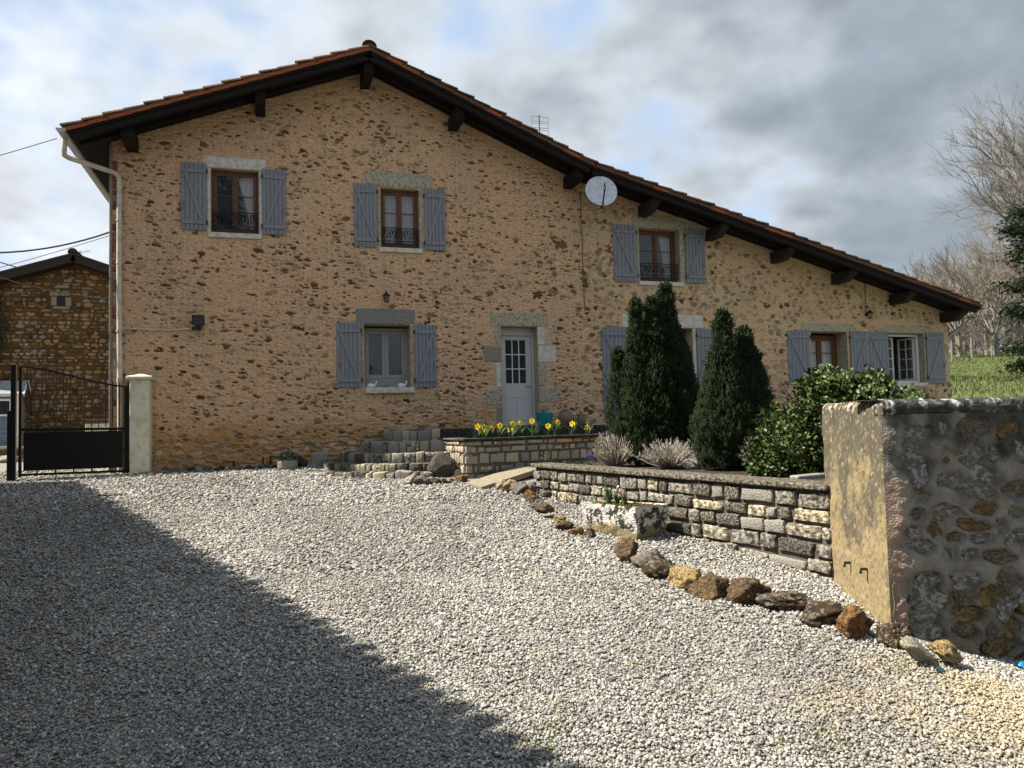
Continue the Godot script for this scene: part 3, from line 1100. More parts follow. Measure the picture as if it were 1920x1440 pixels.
# a framed pair of casements; z: outer face of the frame; rows: glazing bars as fractions of the height
func casements(parent: Node3D, m: Material, q: Array, z: float, rows: Array, fw := 0.055, stile := 0.05, glaze := "glass") -> void:
	var x0: float = q[0]
	var x1: float = q[1]
	var y0: float = q[2]
	var y1: float = q[3]
	var xm := (x0 + x1) * 0.5
	var fr := md()
	cbox(fr, place(Vector3(x0 + fw * 0.5, (y0 + y1) * 0.5, z - 0.035)), Vector3(fw, y1 - y0, 0.07))
	cbox(fr, place(Vector3(x1 - fw * 0.5, (y0 + y1) * 0.5, z - 0.035)), Vector3(fw, y1 - y0, 0.07))
	cbox(fr, place(Vector3(xm, y1 - fw * 0.5, z - 0.036)), Vector3(x1 - x0 - 2 * fw, fw, 0.066))
	cbox(fr, place(Vector3(xm, y0 + fw * 0.5, z - 0.036)), Vector3(x1 - x0 - 2 * fw, fw, 0.066))
	put(build(fr), "frame", m, parent)
	for s in [0, 1]:
		var a := x0 + fw + 0.003 if s == 0 else xm + 0.003
		var b := xm - 0.003 if s == 0 else x1 - fw - 0.003
		var lo := y0 + fw + 0.003
		var hi := y1 - fw - 0.003
		var sh := md()
		var zz := z - 0.028
		cbox(sh, place(Vector3(a + stile * 0.5, (lo + hi) * 0.5, zz)), Vector3(stile, hi - lo, 0.05))
		cbox(sh, place(Vector3(b - stile * 0.5, (lo + hi) * 0.5, zz)), Vector3(stile, hi - lo, 0.05))
		cbox(sh, place(Vector3((a + b) * 0.5, hi - stile * 0.5, zz - 0.001)), Vector3(b - a - 2 * stile, stile, 0.046))
		cbox(sh, place(Vector3((a + b) * 0.5, lo + stile * 0.6, zz - 0.001)), Vector3(b - a - 2 * stile, stile * 1.2, 0.046))
		for f in rows:
			cbox(sh, place(Vector3((a + b) * 0.5, lerpf(lo, hi, f), zz)), Vector3(b - a - 2 * stile, 0.022, 0.03), 0.004)
		if s == 0: cbox(sh, place(Vector3(xm, (lo + hi) * 0.5, zz + 0.03)), Vector3(0.03, hi - lo, 0.018), 0.006)
		put(build(sh), "casement", m, parent)
		var cuts := [0.0]
		cuts.append_array(rows)
		cuts.append(1.0)
		for k in cuts.size() - 1:
			var g := md()
			cbox(g, place(Vector3((a + b) * 0.5, lerpf(lo, hi, (cuts[k] + cuts[k + 1]) * 0.5), zz - 0.006)), Vector3(b - a - 2 * stile + 0.01, (hi - lo) * (cuts[k + 1] - cuts[k]), 0.004), 0.0)
			var e := md()
			var gx0 := a + stile - 0.004
			var gx1 := b - stile + 0.004
			var gy0 := lerpf(lo, hi, cuts[k])
			var gy1 := lerpf(lo, hi, cuts[k + 1])
			var sl := rng.randf_range(-0.004, 0.004)
			quad(e, Vector3(gx0, gy0, zz - 0.004), Vector3(gx0, gy1, zz - 0.004 + sl), Vector3(gx1, gy1, zz - 0.004 + sl * 0.5), Vector3(gx1, gy0, zz - 0.004))
			put(build(e), "pane", M[glaze], parent)

func curtain(parent: Node3D, x0: float, x1: float, y0: float, y1: float, z: float, drawn := 1.0, side_right := true, cloth := "curtain") -> void:
	# pleated cloth; drawn < 1 gathers it to one side towards the bottom
	var d := md()
	var nx := 40
	var ny := 8
	for j in ny + 1:
		var t := float(j) / ny
		var wide := lerpf(drawn, 1.0, pow(t, 1.5))
		for i in nx + 1:
			var u := float(i) / nx
			var x := lerpf(x0, x1, 1.0 - (1.0 - u) * wide) if side_right else lerpf(x0, x1, u * wide)
			d.v.append(Vector3(x, lerpf(y0, y1, t), z + 0.018 * sin(u * 44.0 + t * 1.4) + 0.01 * sin(u * 17.0)))
	for j in ny:
		for i in nx:
			var o := j * (nx + 1) + i
			d.i.append_array([o, o + nx + 1, o + 1, o + 1, o + nx + 1, o + nx + 2])
	put(build(d, true), "curtain", M[cloth], parent)

func guard(parent: Node3D, x0: float, x1: float, y0: float, y1: float, z: float) -> void:
	# wrought iron window guard: three rails and scrolls
	var d := md()
	for y in [y0, y0 + (y1 - y0) * 0.16, y1]:
		bar(d, Vector3(x0, y, z), Vector3(x1, y, z), 0.018, 0.022)
	for x in [x0 + 0.02, x1 - 0.02]:
		bar(d, Vector3(x, y0, z), Vector3(x, y1, z), 0.014, 0.014, Vector3(1, 0, 0))
	put(build(d), "guard_rail", M.iron, parent)
	var s := md()
	var n := 5
	for k in n:
		var cx := lerpf(x0, x1, (k + 0.5) / n)
		var hw := (x1 - x0) / n * 0.46
		var cy := (y0 + (y1 - y0) * 0.58)
		var hh := (y1 - y0) * 0.38
		for sg in [-1.0, 1.0]:
			var pts := []
			for i in 13:
				var a := i / 12.0 * TAU * 0.9
				var rr := 1.0 - 0.6 * i / 12.0
				pts.append(Vector3(cx + sg * (hw * 0.5 - cos(a) * hw * 0.48 * rr), cy + sin(a) * hh * rr, z))
			tube(s, pts, 0.0095, 5)
	put(build(s), "scrolls", M.iron, parent)

# plank shutter with two ledges and a brace; hinge edge at the opening side
func shutter(x0: float, x1: float, y0: float, y1: float, hinge_right: bool, label := "", two_brace := false) -> void:
	var t := sub("shutter", house, Vector3(x1 if hinge_right else x0, y0, 0.03))
	if label: tag(t, label)
	t.rotation.y = (-0.05 if hinge_right else 0.035) + rng.randf_range(-0.01, 0.01)
	var w := x1 - x0
	var h := y1 - y0
	var sx := -1.0 if hinge_right else 1.0      # planks run from the hinge outwards
	var n := 6
	var pw := w / n
	for k in n:
		box("plank", t, M.shutter, Vector3(minf(sx * k * pw, sx * (k + 1) * pw) + 0.003, rng.randf_range(0.0, 0.004), 0), Vector3(maxf(sx * k * pw, sx * (k + 1) * pw) - 0.003, h + rng.randf_range(-0.004, 0.002), 0.028), 0.006)
	for y in [0.16, h - 0.17]:
		box("ledge", t, M.shutter, Vector3(minf(0, sx * w) + 0.03, y - 0.04, 0.0282), Vector3(maxf(0, sx * w) - 0.02, y + 0.04, 0.052), 0.008)
	var braces := [[0.2, h - 0.21]]
	if two_brace: braces = [[0.2, h * 0.5 - 0.05], [h * 0.5 + 0.05, h - 0.21]]
	for b in braces:
		var d := md()
		bar(d, Vector3(sx * 0.085, b[0], 0.0395), Vector3(sx * (w - 0.09), b[1], 0.0395), 0.07, 0.022, Vector3(0, 0, 1), 0.007)
		put(build(d), "brace", M.shutter, t)
	if two_brace: box("ledge", t, M.shutter, Vector3(minf(0, sx * w) + 0.03, h * 0.5 - 0.04, 0.0282), Vector3(maxf(0, sx * w) - 0.02, h * 0.5 + 0.04, 0.052), 0.008)
	for y in [0.16, h - 0.17]:
		var d := md()
		tube(d, [Vector3(-sx * 0.012, y - 0.045, 0.03), Vector3(-sx * 0.012, y + 0.045, 0.03)], 0.013, 8)
		bar(d, Vector3(-sx * 0.012, y, 0.03), Vector3(-sx * 0.012, y, -0.04), 0.018, 0.018)
		put(build(d), "hinge", M.iron, t)
	var l := md()
	bar(l, Vector3(sx * (w - 0.05), h * 0.30, 0.045), Vector3(sx * (w - 0.05), h * 0.40, 0.045), 0.016, 0.02, Vector3(0, 0, 1))
	bar(l, Vector3(sx * (w - 0.055), h * 0.345, 0.055), Vector3(sx * (w - 0.085), h * 0.30, 0.06), 0.012, 0.014, Vector3(0, 0, 1))
	put(build(l), "latch", M.shutter, t)
	var c := md()
	bar(c, Vector3(sx * w * 0.55, -0.045, 0.035), Vector3(sx * w * 0.55, 0.015, 0.035), 0.022, 0.02, Vector3(0, 0, 1))
	put(build(c), "catch", M.shutter, t)

func make_openings() -> void:
	# --- three upper windows with brown frames and iron guards
	for k in ["w1", "w2", "w3"]:
		var q: Array = OPEN[k]
		var w := sub("window", house)
		tag(w, {"w1": "brown framed upper window nearest the downpipe", "w2": "brown framed upper window in the gable middle", "w3": "brown framed upper window under the long roof slope"}[k])
		reveal(w, q, 0.5, M.reveal if k != "w3" else M.lintel)
		casements(w, M.brown_wood, q, -0.13 if k != "w3" else -0.2, [0.62], 0.05, 0.055)
		guard(w, q[0] + 0.01, q[1] - 0.01, q[2] + 0.11, q[2] + 0.46, -0.06)
		slab(w, "sill", M.lintel_white, q[0] - 0.05, q[1] + 0.05, q[2] - 0.10, q[2] + 0.004, 0.06, 0.12, 0.01)
		if k == "w1":
			curtain(w, q[0] + 0.5, q[1] - 0.05, q[2] + 0.05, q[3] - 0.05, -0.28, 0.3, true)
		elif k == "w2":
			curtain(w, q[0] + 0.05, q[0] + 0.45, q[2] + 0.05, q[3] - 0.05, -0.30, 0.75, false)
			curtain(w, q[0] + 0.45, q[1] - 0.05, q[2] + 0.05, q[3] - 0.05, -0.30, 0.8, true)
		else:
			curtain(w, q[0] + 0.72, q[1] - 0.06, q[2] + 0.05, q[3] - 0.05, -0.36, 0.55, true)
	slab(house, "lintel", M.lintel_white, -1.26, -0.02, 6.984, 7.235)
	slab(house, "lintel", M.lintel, 2.03, 3.54, 6.814, 7.18, 0.022, 0.12, 0.09)
	slab(house, "lintel", M.lintel, 8.45, 10.25, 6.264, 6.60)
	for k in ["w1", "w2", "w3"]:
		var q: Array = OPEN[k]
		slab(house, "jamb_stone", M.lintel if k != "w1" else M.lintel_white, q[0] - 0.085, q[0] - 0.001, q[2] - 0.0, q[3] - 0.003, 0.016)
		slab(house, "jamb_stone", M.lintel if k != "w1" else M.lintel_white, q[1] + 0.001, q[1] + 0.085 + (0.06 if k == "w3" else 0.0), q[2] - 0.0, q[3] - 0.003, 0.016)
	shutter(-1.67, -1.18, 5.66, 7.05, true)
	shutter(-0.10, 0.38, 5.64, 7.03, false)
	shutter(1.79, 2.28, 5.47, 6.87, true)
	shutter(3.33, 3.81, 5.46, 6.85, false)
	shutter(7.92, 8.53, 4.91, 6.30, true)
	shutter(9.87, 10.44, 4.93, 6.29, false)
	# --- ground floor window with pale frame, deep reveal, sill
	var q: Array = OPEN.gf
	var g := sub("window", house)
	tag(g, "pale grey framed ground floor window in a deep reveal")
	reveal(g, q, 0.55, M.reveal)
	box("inner_sill", g, M.grey_frame, Vector3(q[0], q[2], -0.52), Vector3(q[1], q[2] + 0.15, -0.33), 0.008)
	casements(g, M.grey_frame, [q[0] + 0.002, q[1] - 0.002, q[2] + 0.15, q[3] - 0.04], -0.34, [], 0.065, 0.07)
	for c in [[0.14, 0.44], [0.56, 0.86]]:
		curtain(g, q[0] + c[0], q[0] + c[1], q[2] + 0.32, q[3] - 0.16, -0.46, 0.25, c[0] > 0.5, "lace")
	slab(g, "sill", M.lintel_white, 1.98, 3.03, 2.29, 2.414, 0.10, 0.05, 0.01)
	slab(house, "lintel", M.lintel_grey, 1.80, 3.09, 3.794, 4.14, 0.02, 0.12, 0.02)
	slab(house, "jamb_stone", M.lintel, q[0] - 0.06, q[0] - 0.001, q[2], q[3] - 0.003, 0.014)
	slab(house, "jamb_stone", M.lintel, q[1] + 0.001, q[1] + 0.07, q[2], q[3] - 0.003, 0.014)
	shutter(1.38, 1.90, 2.42, 3.81, true)
	shutter(3.06, 3.55, 2.41, 3.80, false)
	# --- front door
	var dq: Array = OPEN.door
	var door := sub("front_door", house)
	tag(door, "white front door with nine small panes")
	reveal(door, dq, 0.42, M.reveal)
	front_door(door, dq)
	slab(house, "lintel", M.lintel, 4.80, 6.20, 3.794, 4.11, 0.02, 0.12, 0.02)
	for s in [[4.90, 5.048, 3.36, 3.79], [4.64, 5.048, 2.97, 3.35], [4.92, 5.048, 2.38, 2.96], [4.66, 5.048, 1.98, 2.37], [4.90, 5.048, 1.50, 1.97],
			[5.932, 6.12, 3.36, 3.79], [5.932, 6.38, 2.95, 3.35], [5.932, 6.14, 2.41, 2.94], [5.932, 6.40, 2.02, 2.40], [5.932, 6.16, 1.50, 2.01]]:
		slab(house, "jamb_stone", [M.lintel, M.lintel_white, M.clean_1][rng.randi() % 3], s[0], s[1], s[2] + 0.006, s[3] - 0.004, 0.018, 0.12, 0.02)
	# --- French door behind the yews
	var fq: Array = OPEN.french
	var fd := sub("french_door", house)
	reveal(fd, fq, 0.5, M.reveal)
	casements(fd, M.brown_wood, fq, -0.35, [0.3, 0.55, 0.78], 0.06, 0.08)
	slab(house, "lintel", M.lintel_white, 8.10, 10.32, 3.814, 4.14, 0.02, 0.12, 0.012)
	slab(house, "jamb_stone", M.lintel_white, 10.001, 10.10, 1.5, 3.81, 0.014)
	shutter(7.55, 8.18, 1.56, 3.81, true, "", true)
	shutter(10.10, 10.73, 1.56, 3.80, false, "", true)
	# --- the two windows at the low end
	var rq: Array = OPEN.r1
	var r1 := sub("window", house)
	tag(r1, "brown framed window with white curtains at the low end")
	reveal(r1, rq, 0.5, M.lintel)
	casements(r1, M.brown_wood, [rq[0] + 0.002, rq[1] - 0.002, rq[2], rq[3] - 0.05], -0.38, [0.33, 0.66], 0.07, 0.075)
	curtain(r1, rq[0] + 0.1, rq[1] - 0.1, rq[2] + 0.05, rq[3] - 0.1, -0.47)
	slab(r1, "sill", M.lintel_white, rq[0] - 0.04, rq[1] + 0.04, rq[2] - 0.10, rq[2] + 0.004, 0.07, 0.05, 0.01)
	slab(house, "lintel", M.lintel, 13.2, 14.9, 3.784, 4.0, 0.02, 0.12, 0.02)
	var sq: Array = OPEN.r2
	var r2 := sub("window", house)
	tag(r2, "white framed window standing open at the low end")
	reveal(r2, sq, 0.5, M.lintel)
	var fr := md()
	for e in [[sq[0] + 0.03, (sq[2] + sq[3]) * 0.5, 0.06, sq[3] - sq[2] - 0.02], [sq[1] - 0.03, (sq[2] + sq[3]) * 0.5, 0.06, sq[3] - sq[2] - 0.02], [(sq[0] + sq[1]) * 0.5, sq[3] - 0.04, sq[1] - sq[0] - 0.122, 0.06], [(sq[0] + sq[1]) * 0.5, sq[2] + 0.04, sq[1] - sq[0] - 0.122, 0.06]]:
		cbox(fr, place(Vector3(e[0], e[1], -0.22)), Vector3(e[2], e[3], 0.07))
	put(build(fr), "frame", M.white_paint, r2)
	# casements swung inwards
	for s in [[sq[0] + 0.07, 0.32], [sq[1] - 0.07, PI - 1.45]]:
		var leaf := md()
		var cw := 0.52
		var ch: float = sq[3] - sq[2] - 0.16
		for e in [[0.025, ch * 0.5, 0.05, ch], [cw - 0.025, ch * 0.5, 0.05, ch], [cw * 0.5, 0.03, cw - 0.1, 0.06], [cw * 0.5, ch - 0.025, cw - 0.1, 0.05], [cw * 0.5, ch * 0.5, 0.022, ch - 0.1], [cw * 0.5, ch * 0.27, cw - 0.1, 0.022], [cw * 0.5, ch * 0.51, cw - 0.1, 0.022], [cw * 0.5, ch * 0.75, cw - 0.1, 0.022]]:
			cbox(leaf, place(Vector3(e[0], e[1], 0)), Vector3(e[2], e[3], 0.04 if e[2] > 0.03 and e[3] > 0.03 else 0.028), 0.004)
		var ln := put(build(leaf), "casement", M.white_paint, r2, Transform3D(Basis(Vector3.UP, s[1]), Vector3(s[0], sq[2] + 0.08, -0.27)))
		var e2 := md()
		quad(e2, Vector3(0.05, 0.05, 0), Vector3(0.05, ch - 0.05, 0), Vector3(cw - 0.05, ch - 0.05, 0), Vector3(cw - 0.05, 0.05, 0))
		put(build(e2), "pane", M.glass, r2, ln.transform)
	slab(r2, "sill", M.lintel_white, sq[0] - 0.04, sq[1] + 0.04, sq[2] - 0.10, sq[2] + 0.004, 0.07, 0.05, 0.01)
	slab(house, "lintel", M.lintel, 15.78, 17.5, 3.774, 3.98, 0.02, 0.12, 0.02)
	slab(house, "jamb_stone", M.lintel, sq[1] + 0.001, sq[1] + 0.09, sq[2], sq[3] - 0.003, 0.014)
	shutter(12.77, 13.43, 2.40, 3.80, true)
	shutter(14.72, 15.31, 2.40, 3.80, false)
	shutter(15.36, 15.97, 2.40, 3.80, true)
	shutter(17.27, 17.92, 2.39, 3.80, false)

func front_door(door: Node3D, q: Array) -> void:
	var z := -0.30
	var x0: float = q[0]
	var x1: float = q[1]
	var y0: float = q[2]
	var y1: float = q[3]
	var fr := md()
	cbox(fr, place(Vector3(x0 + 0.03, (y0 + y1) * 0.5, z)), Vector3(0.06, y1 - y0, 0.09))
	cbox(fr, place(Vector3(x1 - 0.03, (y0 + y1) * 0.5, z)), Vector3(0.06, y1 - y0, 0.09))
	cbox(fr, place(Vector3((x0 + x1) * 0.5, y1 - 0.09, z)), Vector3(x1 - x0 - 0.124, 0.18, 0.088))
	put(build(fr), "frame", M.door_paint, door)
	var a := x0 + 0.064
	var b := x1 - 0.064
	var lo := y0 + 0.02
	var hi := y1 - 0.184
	var w := b - a
	var leaf := md()
	var gx0 := a + 0.13
	var gx1 := b - 0.13
	var gy0 := lo + 0.98
	var gy1 := hi - 0.10
	var zz := z - 0.02
	cbox(leaf, place(Vector3((a + gx0) * 0.5, (lo + hi) * 0.5, zz)), Vector3(gx0 - a, hi - lo, 0.05))
	cbox(leaf, place(Vector3((b + gx1) * 0.5, (lo + hi) * 0.5, zz)), Vector3(b - gx1, hi - lo, 0.05))
	cbox(leaf, place(Vector3((gx0 + gx1) * 0.5, (hi + gy1) * 0.5, zz - 0.001)), Vector3(gx1 - gx0, hi - gy1, 0.048))
	cbox(leaf, place(Vector3((gx0 + gx1) * 0.5, (lo + gy0) * 0.5, zz - 0.001)), Vector3(gx1 - gx0, gy0 - lo, 0.048))
	put(build(leaf), "door_leaf", M.door_paint, door)
	var mun := md()
	for k in [1, 2]:
		cbox(mun, place(Vector3(lerpf(gx0, gx1, k / 3.0), (gy0 + gy1) * 0.5, zz + 0.008)), Vector3(0.022, gy1 - gy0, 0.026), 0.004)
		cbox(mun, place(Vector3((gx0 + gx1) * 0.5, lerpf(gy0, gy1, k / 3.0), zz + 0.008)), Vector3(gx1 - gx0, 0.022, 0.024), 0.004)
	put(build(mun), "glazing_bars", M.white_paint, door)
	for i in 3:
		for j in 3:
			var e := md()
			var ax := lerpf(gx0, gx1, i / 3.0)
			var bx := lerpf(gx0, gx1, (i + 1) / 3.0)
			var ay := lerpf(gy0, gy1, j / 3.0)
			var by := lerpf(gy0, gy1, (j + 1) / 3.0)
			quad(e, Vector3(ax, ay, zz + 0.002), Vector3(ax, by, zz + 0.002), Vector3(bx, by, zz + 0.002), Vector3(bx, ay, zz + 0.002))
			put(build(e), "pane", M.glass, door)
	for i in 2:
		for j in 2:
			var px := lerpf(a + 0.08, b - 0.08, i * 0.53)
			var pw := (w - 0.16) * 0.47
			var py := lo + 0.12 + j * 0.52
			var ph := 0.44 if j == 0 else 0.22
			box("door_panel", door, M.door_paint, Vector3(px, py, zz + 0.0252), Vector3(px + pw, py + ph, zz + 0.034), 0.008)
	var kn := md()
	bar(kn, Vector3(b - 0.05, lo + 0.92, zz + 0.06), Vector3(b - 0.16, lo + 0.92, zz + 0.06), 0.018, 0.018)
	bar(kn, Vector3(b - 0.05, lo + 0.92, zz + 0.02), Vector3(b - 0.05, lo + 0.92, zz + 0.06), 0.018, 0.018)
	put(build(kn), "handle", M.zinc, door)

# ---------------------------------------------------------------- the barn beside the photographer, whose shade lies on the yard
func make_barn() -> void:
	var b := thing("barn", "long stone barn beside the yard, left of the picture", "barn")
	var pa := Vector3(-7.12, 5.6, -0.22)
	var e := Vector3(0.325, 0, 0.946).normalized()
	var n := Vector3(-e.z, 0, e.x)
	var pb := pa + e * 16.2
	var ridge_b := pb + n * 5.0 + Vector3(0, 1.9, 0)
	var ridge_a := pa + Vector3(-0.967, 0, -0.25) * 5.2 + Vector3(0, 1.9, 0)
	var low_a := ridge_a + Vector3(-0.967, 0, -0.25) * 5.2 - Vector3(0, 1.9, 0)
	var low_b := ridge_b + n * 5.0 - Vector3(0, 1.9, 0)
	var dn := Vector3(0, -0.14, 0)
	var roof := md()
	quad(roof, pa, ridge_a, ridge_b, pb)
	quad(roof, ridge_a, low_a, low_b, ridge_b)
	quad(roof, pa + dn, pb + dn, ridge_b + dn, ridge_a + dn)
	quad(roof, ridge_a + dn, ridge_b + dn, low_b + dn, low_a + dn)
	quad(roof, pa, pb, pb + dn, pa + dn)
	quad(roof, ridge_a, pa, pa + dn, ridge_a + dn)
	quad(roof, low_a, ridge_a, ridge_a + dn, low_a + dn)
	quad(roof, pb, ridge_b, ridge_b + dn, pb + dn)
	quad(roof, ridge_b, low_b, low_b + dn, ridge_b + dn)
	put(build(roof), "roof", M.tile_dark, b)
	# barrel tiles reaching past the eave
	var t := md()
	var s := 0.1
	while s < 16.1:
		var p := pa + e * s
		var out := -n * (0.10 + 0.03 * sin(s * 9.0)) + Vector3(0, -0.03, 0)
		tube(t, [p + n * 0.5 + Vector3(0, 0.22, 0), p + out + Vector3(0, 0.02, 0)], [0.08, 0.098], 8)
		s += 0.235
	put(build(t, true), "eave_tiles", M.tile_dark, b).set_meta("kind", "stuff")
	# walls under it
	var w := md()
	var wa := pa + n * 0.45 + e * 0.35
	var wb := pb + n * 0.45 - e * 0.2
	var wc := low_b - n * 0.45 - e * 0.2
	var wd := low_a - n * 0.3 + e * 0.35
	var loop := [wa, wb, wc, wd]
	for k in 4:
		var a: Vector3 = loop[k]
		var c: Vector3 = loop[(k + 1) % 4]
		quad(w, Vector3(a.x, -0.5, a.z), Vector3(a.x, 5.75, a.z), Vector3(c.x, 5.75, c.z), Vector3(c.x, -0.5, c.z))
	for pair in [[wa, wd, ridge_a], [wb, wc, ridge_b]]:
		tri(w, Vector3(pair[0].x, 5.75, pair[0].z), (pair[2] as Vector3) - Vector3(0, 0.14, 0), Vector3(pair[1].x, 5.75, pair[1].z))
	put(build(w), "wall", M.barn_wall, b)

# ---------------------------------------------------------------- neighbour's house beyond the gate
func make_neighbour() -> void:
	var h := thing("rubble_house", "brown rubble stone house gable behind the black gate", "house")
	var zf := -15.0
	var rx := -6.75
	var ry := 8.15
	var d := md()
	var wl := -14.5
	var wr := 1.2
	var yl := ry - (rx - wl) * 0.337
	var yr := ry - (wr - rx) * 0.34
	var n := fnl(61, 0.9, 3)
	# gable wall, a little uneven
	var nx := 90
	var ny := 44
	for j in ny + 1:
		for i in nx + 1:
			var x := lerpf(wl, wr, float(i) / nx)
			var top := (ry - (rx - x) * 0.337 if x < rx else ry - (x - rx) * 0.34) - 0.2
			d.v.append(Vector3(x, lerpf(0.3, top, float(j) / ny), zf + 0.02 * n.get_noise_2d(x * 2.0, j * 0.6)))
			var c := Color(0.115, 0.066, 0.026) * (1.0 + 0.5 * n.get_noise_2d(x, j * 0.2))
			d.c.append(Color(c.r, c.g, c.b))
	for j in ny:
		for i in nx:
			var o := j * (nx + 1) + i
			d.i.append_array([o, o + nx + 1, o + 1, o + 1, o + nx + 1, o + nx + 2])
	var wall := put(build(d, true), "wall", M.rubble_mortar, h)
	# stones laid in rough courses
	var r := RandomNumberGenerator.new()
	r.seed = 808
	var list := []
	var y := 0.85
	while y < 7.6:
		var rowh := r.randf_range(0.085, 0.17)
		var x := -10.4 + r.randf() * 0.2
		while x < -4.2:
			var a := r.randf_range(0.045, 0.17) * (1.5 if r.randf() < 0.1 else 1.0)
			var b := rowh * r.randf_range(0.42, 0.62)
			x += a
			var top := (ry - (rx - x) * 0.337 if x < rx else ry - (x - rx) * 0.34) - 0.45
			var in_window := absf(x + 7.27) < 0.42 and absf(y - 6.42) < 0.3
			if y < top and not in_window and r.randf() < 0.93: list.append([a * b, x, y + r.randf_range(-0.02, 0.02), a, b, r.randf(), r.randf_range(-0.12, 0.12)])
			x += a + r.randf_range(0.005, 0.03)
		y += rowh
	list.sort_custom(func(p, q): return p[0] > q[0])
	var xf := []
	var cols := []
	var tones := [Color(0.22, 0.15, 0.072), Color(0.17, 0.108, 0.05), Color(0.27, 0.195, 0.11), Color(0.125, 0.076, 0.036), Color(0.31, 0.24, 0.15)]
	var mats := [7, 0, 2, 0, 3]
	for k in list.size():
		var s: Array = list[k]
		var t := Transform3D(Basis(Vector3(0, 0, 1), s[6]).scaled_local(Vector3(s[3], s[4], 0.035)), Vector3(s[1], s[2], zf + 0.012))
		var tone := int(s[5] * 4.99)
		if k < 260: put(plate_meshes[k % 5], "stone", M["stone_%d" % mats[tone]], wall, t)
		else:
			xf.append(t)
			cols.append(jit(tones[tone], 0.3))
	make_multi("small_stones", plate_meshes[2], M.stone_tinted, xf, cols, wall).set_meta("kind", "stuff")
	# little window with dressed stones, and two putlog holes
	for s in [[-7.56, -7.38, 6.26, 6.60], [-7.10, -6.90, 6.26, 6.58], [-7.62, -7.30, 6.62, 6.78], [-7.28, -6.94, 6.64, 6.76], [-7.40, -6.98, 6.92, 7.04], [-7.5, -6.95, 6.14, 6.24]]:
		box("dressed_stone", h, M.stone_3, Vector3(s[0], s[2], zf - 0.05), Vector3(s[1], s[3], zf + 0.05), 0.02)
	box("window_hole", h, M.iron, Vector3(-7.37, 6.27, zf - 0.05), Vector3(-7.11, 6.6, zf + 0.012), 0.0)
	box("putlog_hole", h, M.iron, Vector3(-8.25, 5.03, zf - 0.05), Vector3(-8.12, 5.16, zf + 0.04), 0.0)
	box("putlog_hole", h, M.iron, Vector3(-6.86, 3.06, zf - 0.05), Vector3(-6.70, 3.22, zf + 0.04), 0.0)
	# roof with plank verge
	for s in [-1.0, 1.0]:
		var a := Vector3(rx, ry, 0)
		var b := Vector3(wl if s < 0 else wr, yl if s < 0 else yr, 0) + Vector3(s * 0.5, -0.17, 0)
		var along := (b - a).normalized()
		var up := Vector3(-along.y, along.x, 0)
		if up.y < 0: up = -up
		var bs := Basis(along, up, along.cross(up))
		var len := a.distance_to(b)
		var m1 := md()
		cbox(m1, Transform3D(bs, (a + b) * 0.5 + up * -0.04 + Vector3(0, 0, zf + 0.55 - 5.0)), Vector3(len, 0.08, 10.0), 0.01)
		put(build(m1), "roof", M.tile_moss, h)
		var m2 := md()
		cbox(m2, Transform3D(bs, (a + b) * 0.5 + up * -0.20 + Vector3(0, 0, zf + 0.50)), Vector3(len, 0.24, 0.05), 0.008)
		put(build(m2), "verge_plank", M.beam_grey, h)
		var m3 := md()
		cbox(m3, Transform3D(bs, (a + b) * 0.5 + up * -0.30 + Vector3(0, 0, zf + 0.2)), Vector3(len, 0.05, 0.55), 0.008)
		put(build(m3), "soffit_board", M.beam, h)
	var rt := ridge_tile()
	for i in 6:
		put(rt, "ridge_tile", M.tile_moss, h, Transform3D(Basis.from_scale(Vector3.ONE * 1.05), Vector3(rx, ry + 0.0, zf + 0.6 - i * 0.45)))
	# side wall behind, so that the house is closed
	box("flank_wall", h, M.barn_wall, Vector3(wl, 0.3, -24.8), Vector3(wl + 0.4, yl - 0.2, zf - 0.1))
	box("flank_wall", h, M.barn_wall, Vector3(wr - 0.4, 0.3, -24.8), Vector3(wr, yr - 0.2, zf - 0.1))
	# aerials on its roof
	var an := md()
	tube(an, [Vector3(-7.05, 7.9, -17.0), Vector3(-7.05, 8.75, -17.0)], 0.02, 6)
	for k in 6: bar(an, Vector3(-7.25 + k * 0.1, 8.6 + k * 0.03, -17.3), Vector3(-7.25 + k * 0.1, 8.6 + k * 0.03, -16.7), 0.01, 0.01)
	bar(an, Vector3(-7.3, 8.58, -17.0), Vector3(-6.7, 8.78, -17.0), 0.015, 0.015)
	var ao := put(build(an), "roof_aerial", M.aerial)
	tag(ao, "small aerial on the ridge of the rubble stone house", "aerial")
	# ivy on the shaded corner
	var iv := []
	var ic := []
	for k in 3600:
		var x := -10.6 + 1.9 * pow(r.randf(), 1.2)
		var yy := r.randf_range(2.6, 6.9)
		if x > -8.95 + 0.45 * n.get_noise_2d(yy * 3.0, 2.0) - 0.25 * absf(yy - 5.4): continue
		var bs := Basis.from_euler(Vector3(r.randf_range(-0.9, 0.3), r.randf_range(-0.8, 0.8), r.randf() * TAU)).scaled_local(Vector3.ONE * r.randf_range(0.06, 0.11))
		iv.append(Transform3D(bs, Vector3(x, yy, zf + 0.08 + r.randf() * 0.16)))
		ic.append(jit(Color(0.018, 0.030, 0.012), 0.4))
	var ivy := thing("ivy", "dark ivy climbing the rubble gable at the picture's edge", "ivy", Vector3.ZERO)
	make_multi("foliage", leaf_mesh(0.5), M.leaf, iv, ic, ivy)

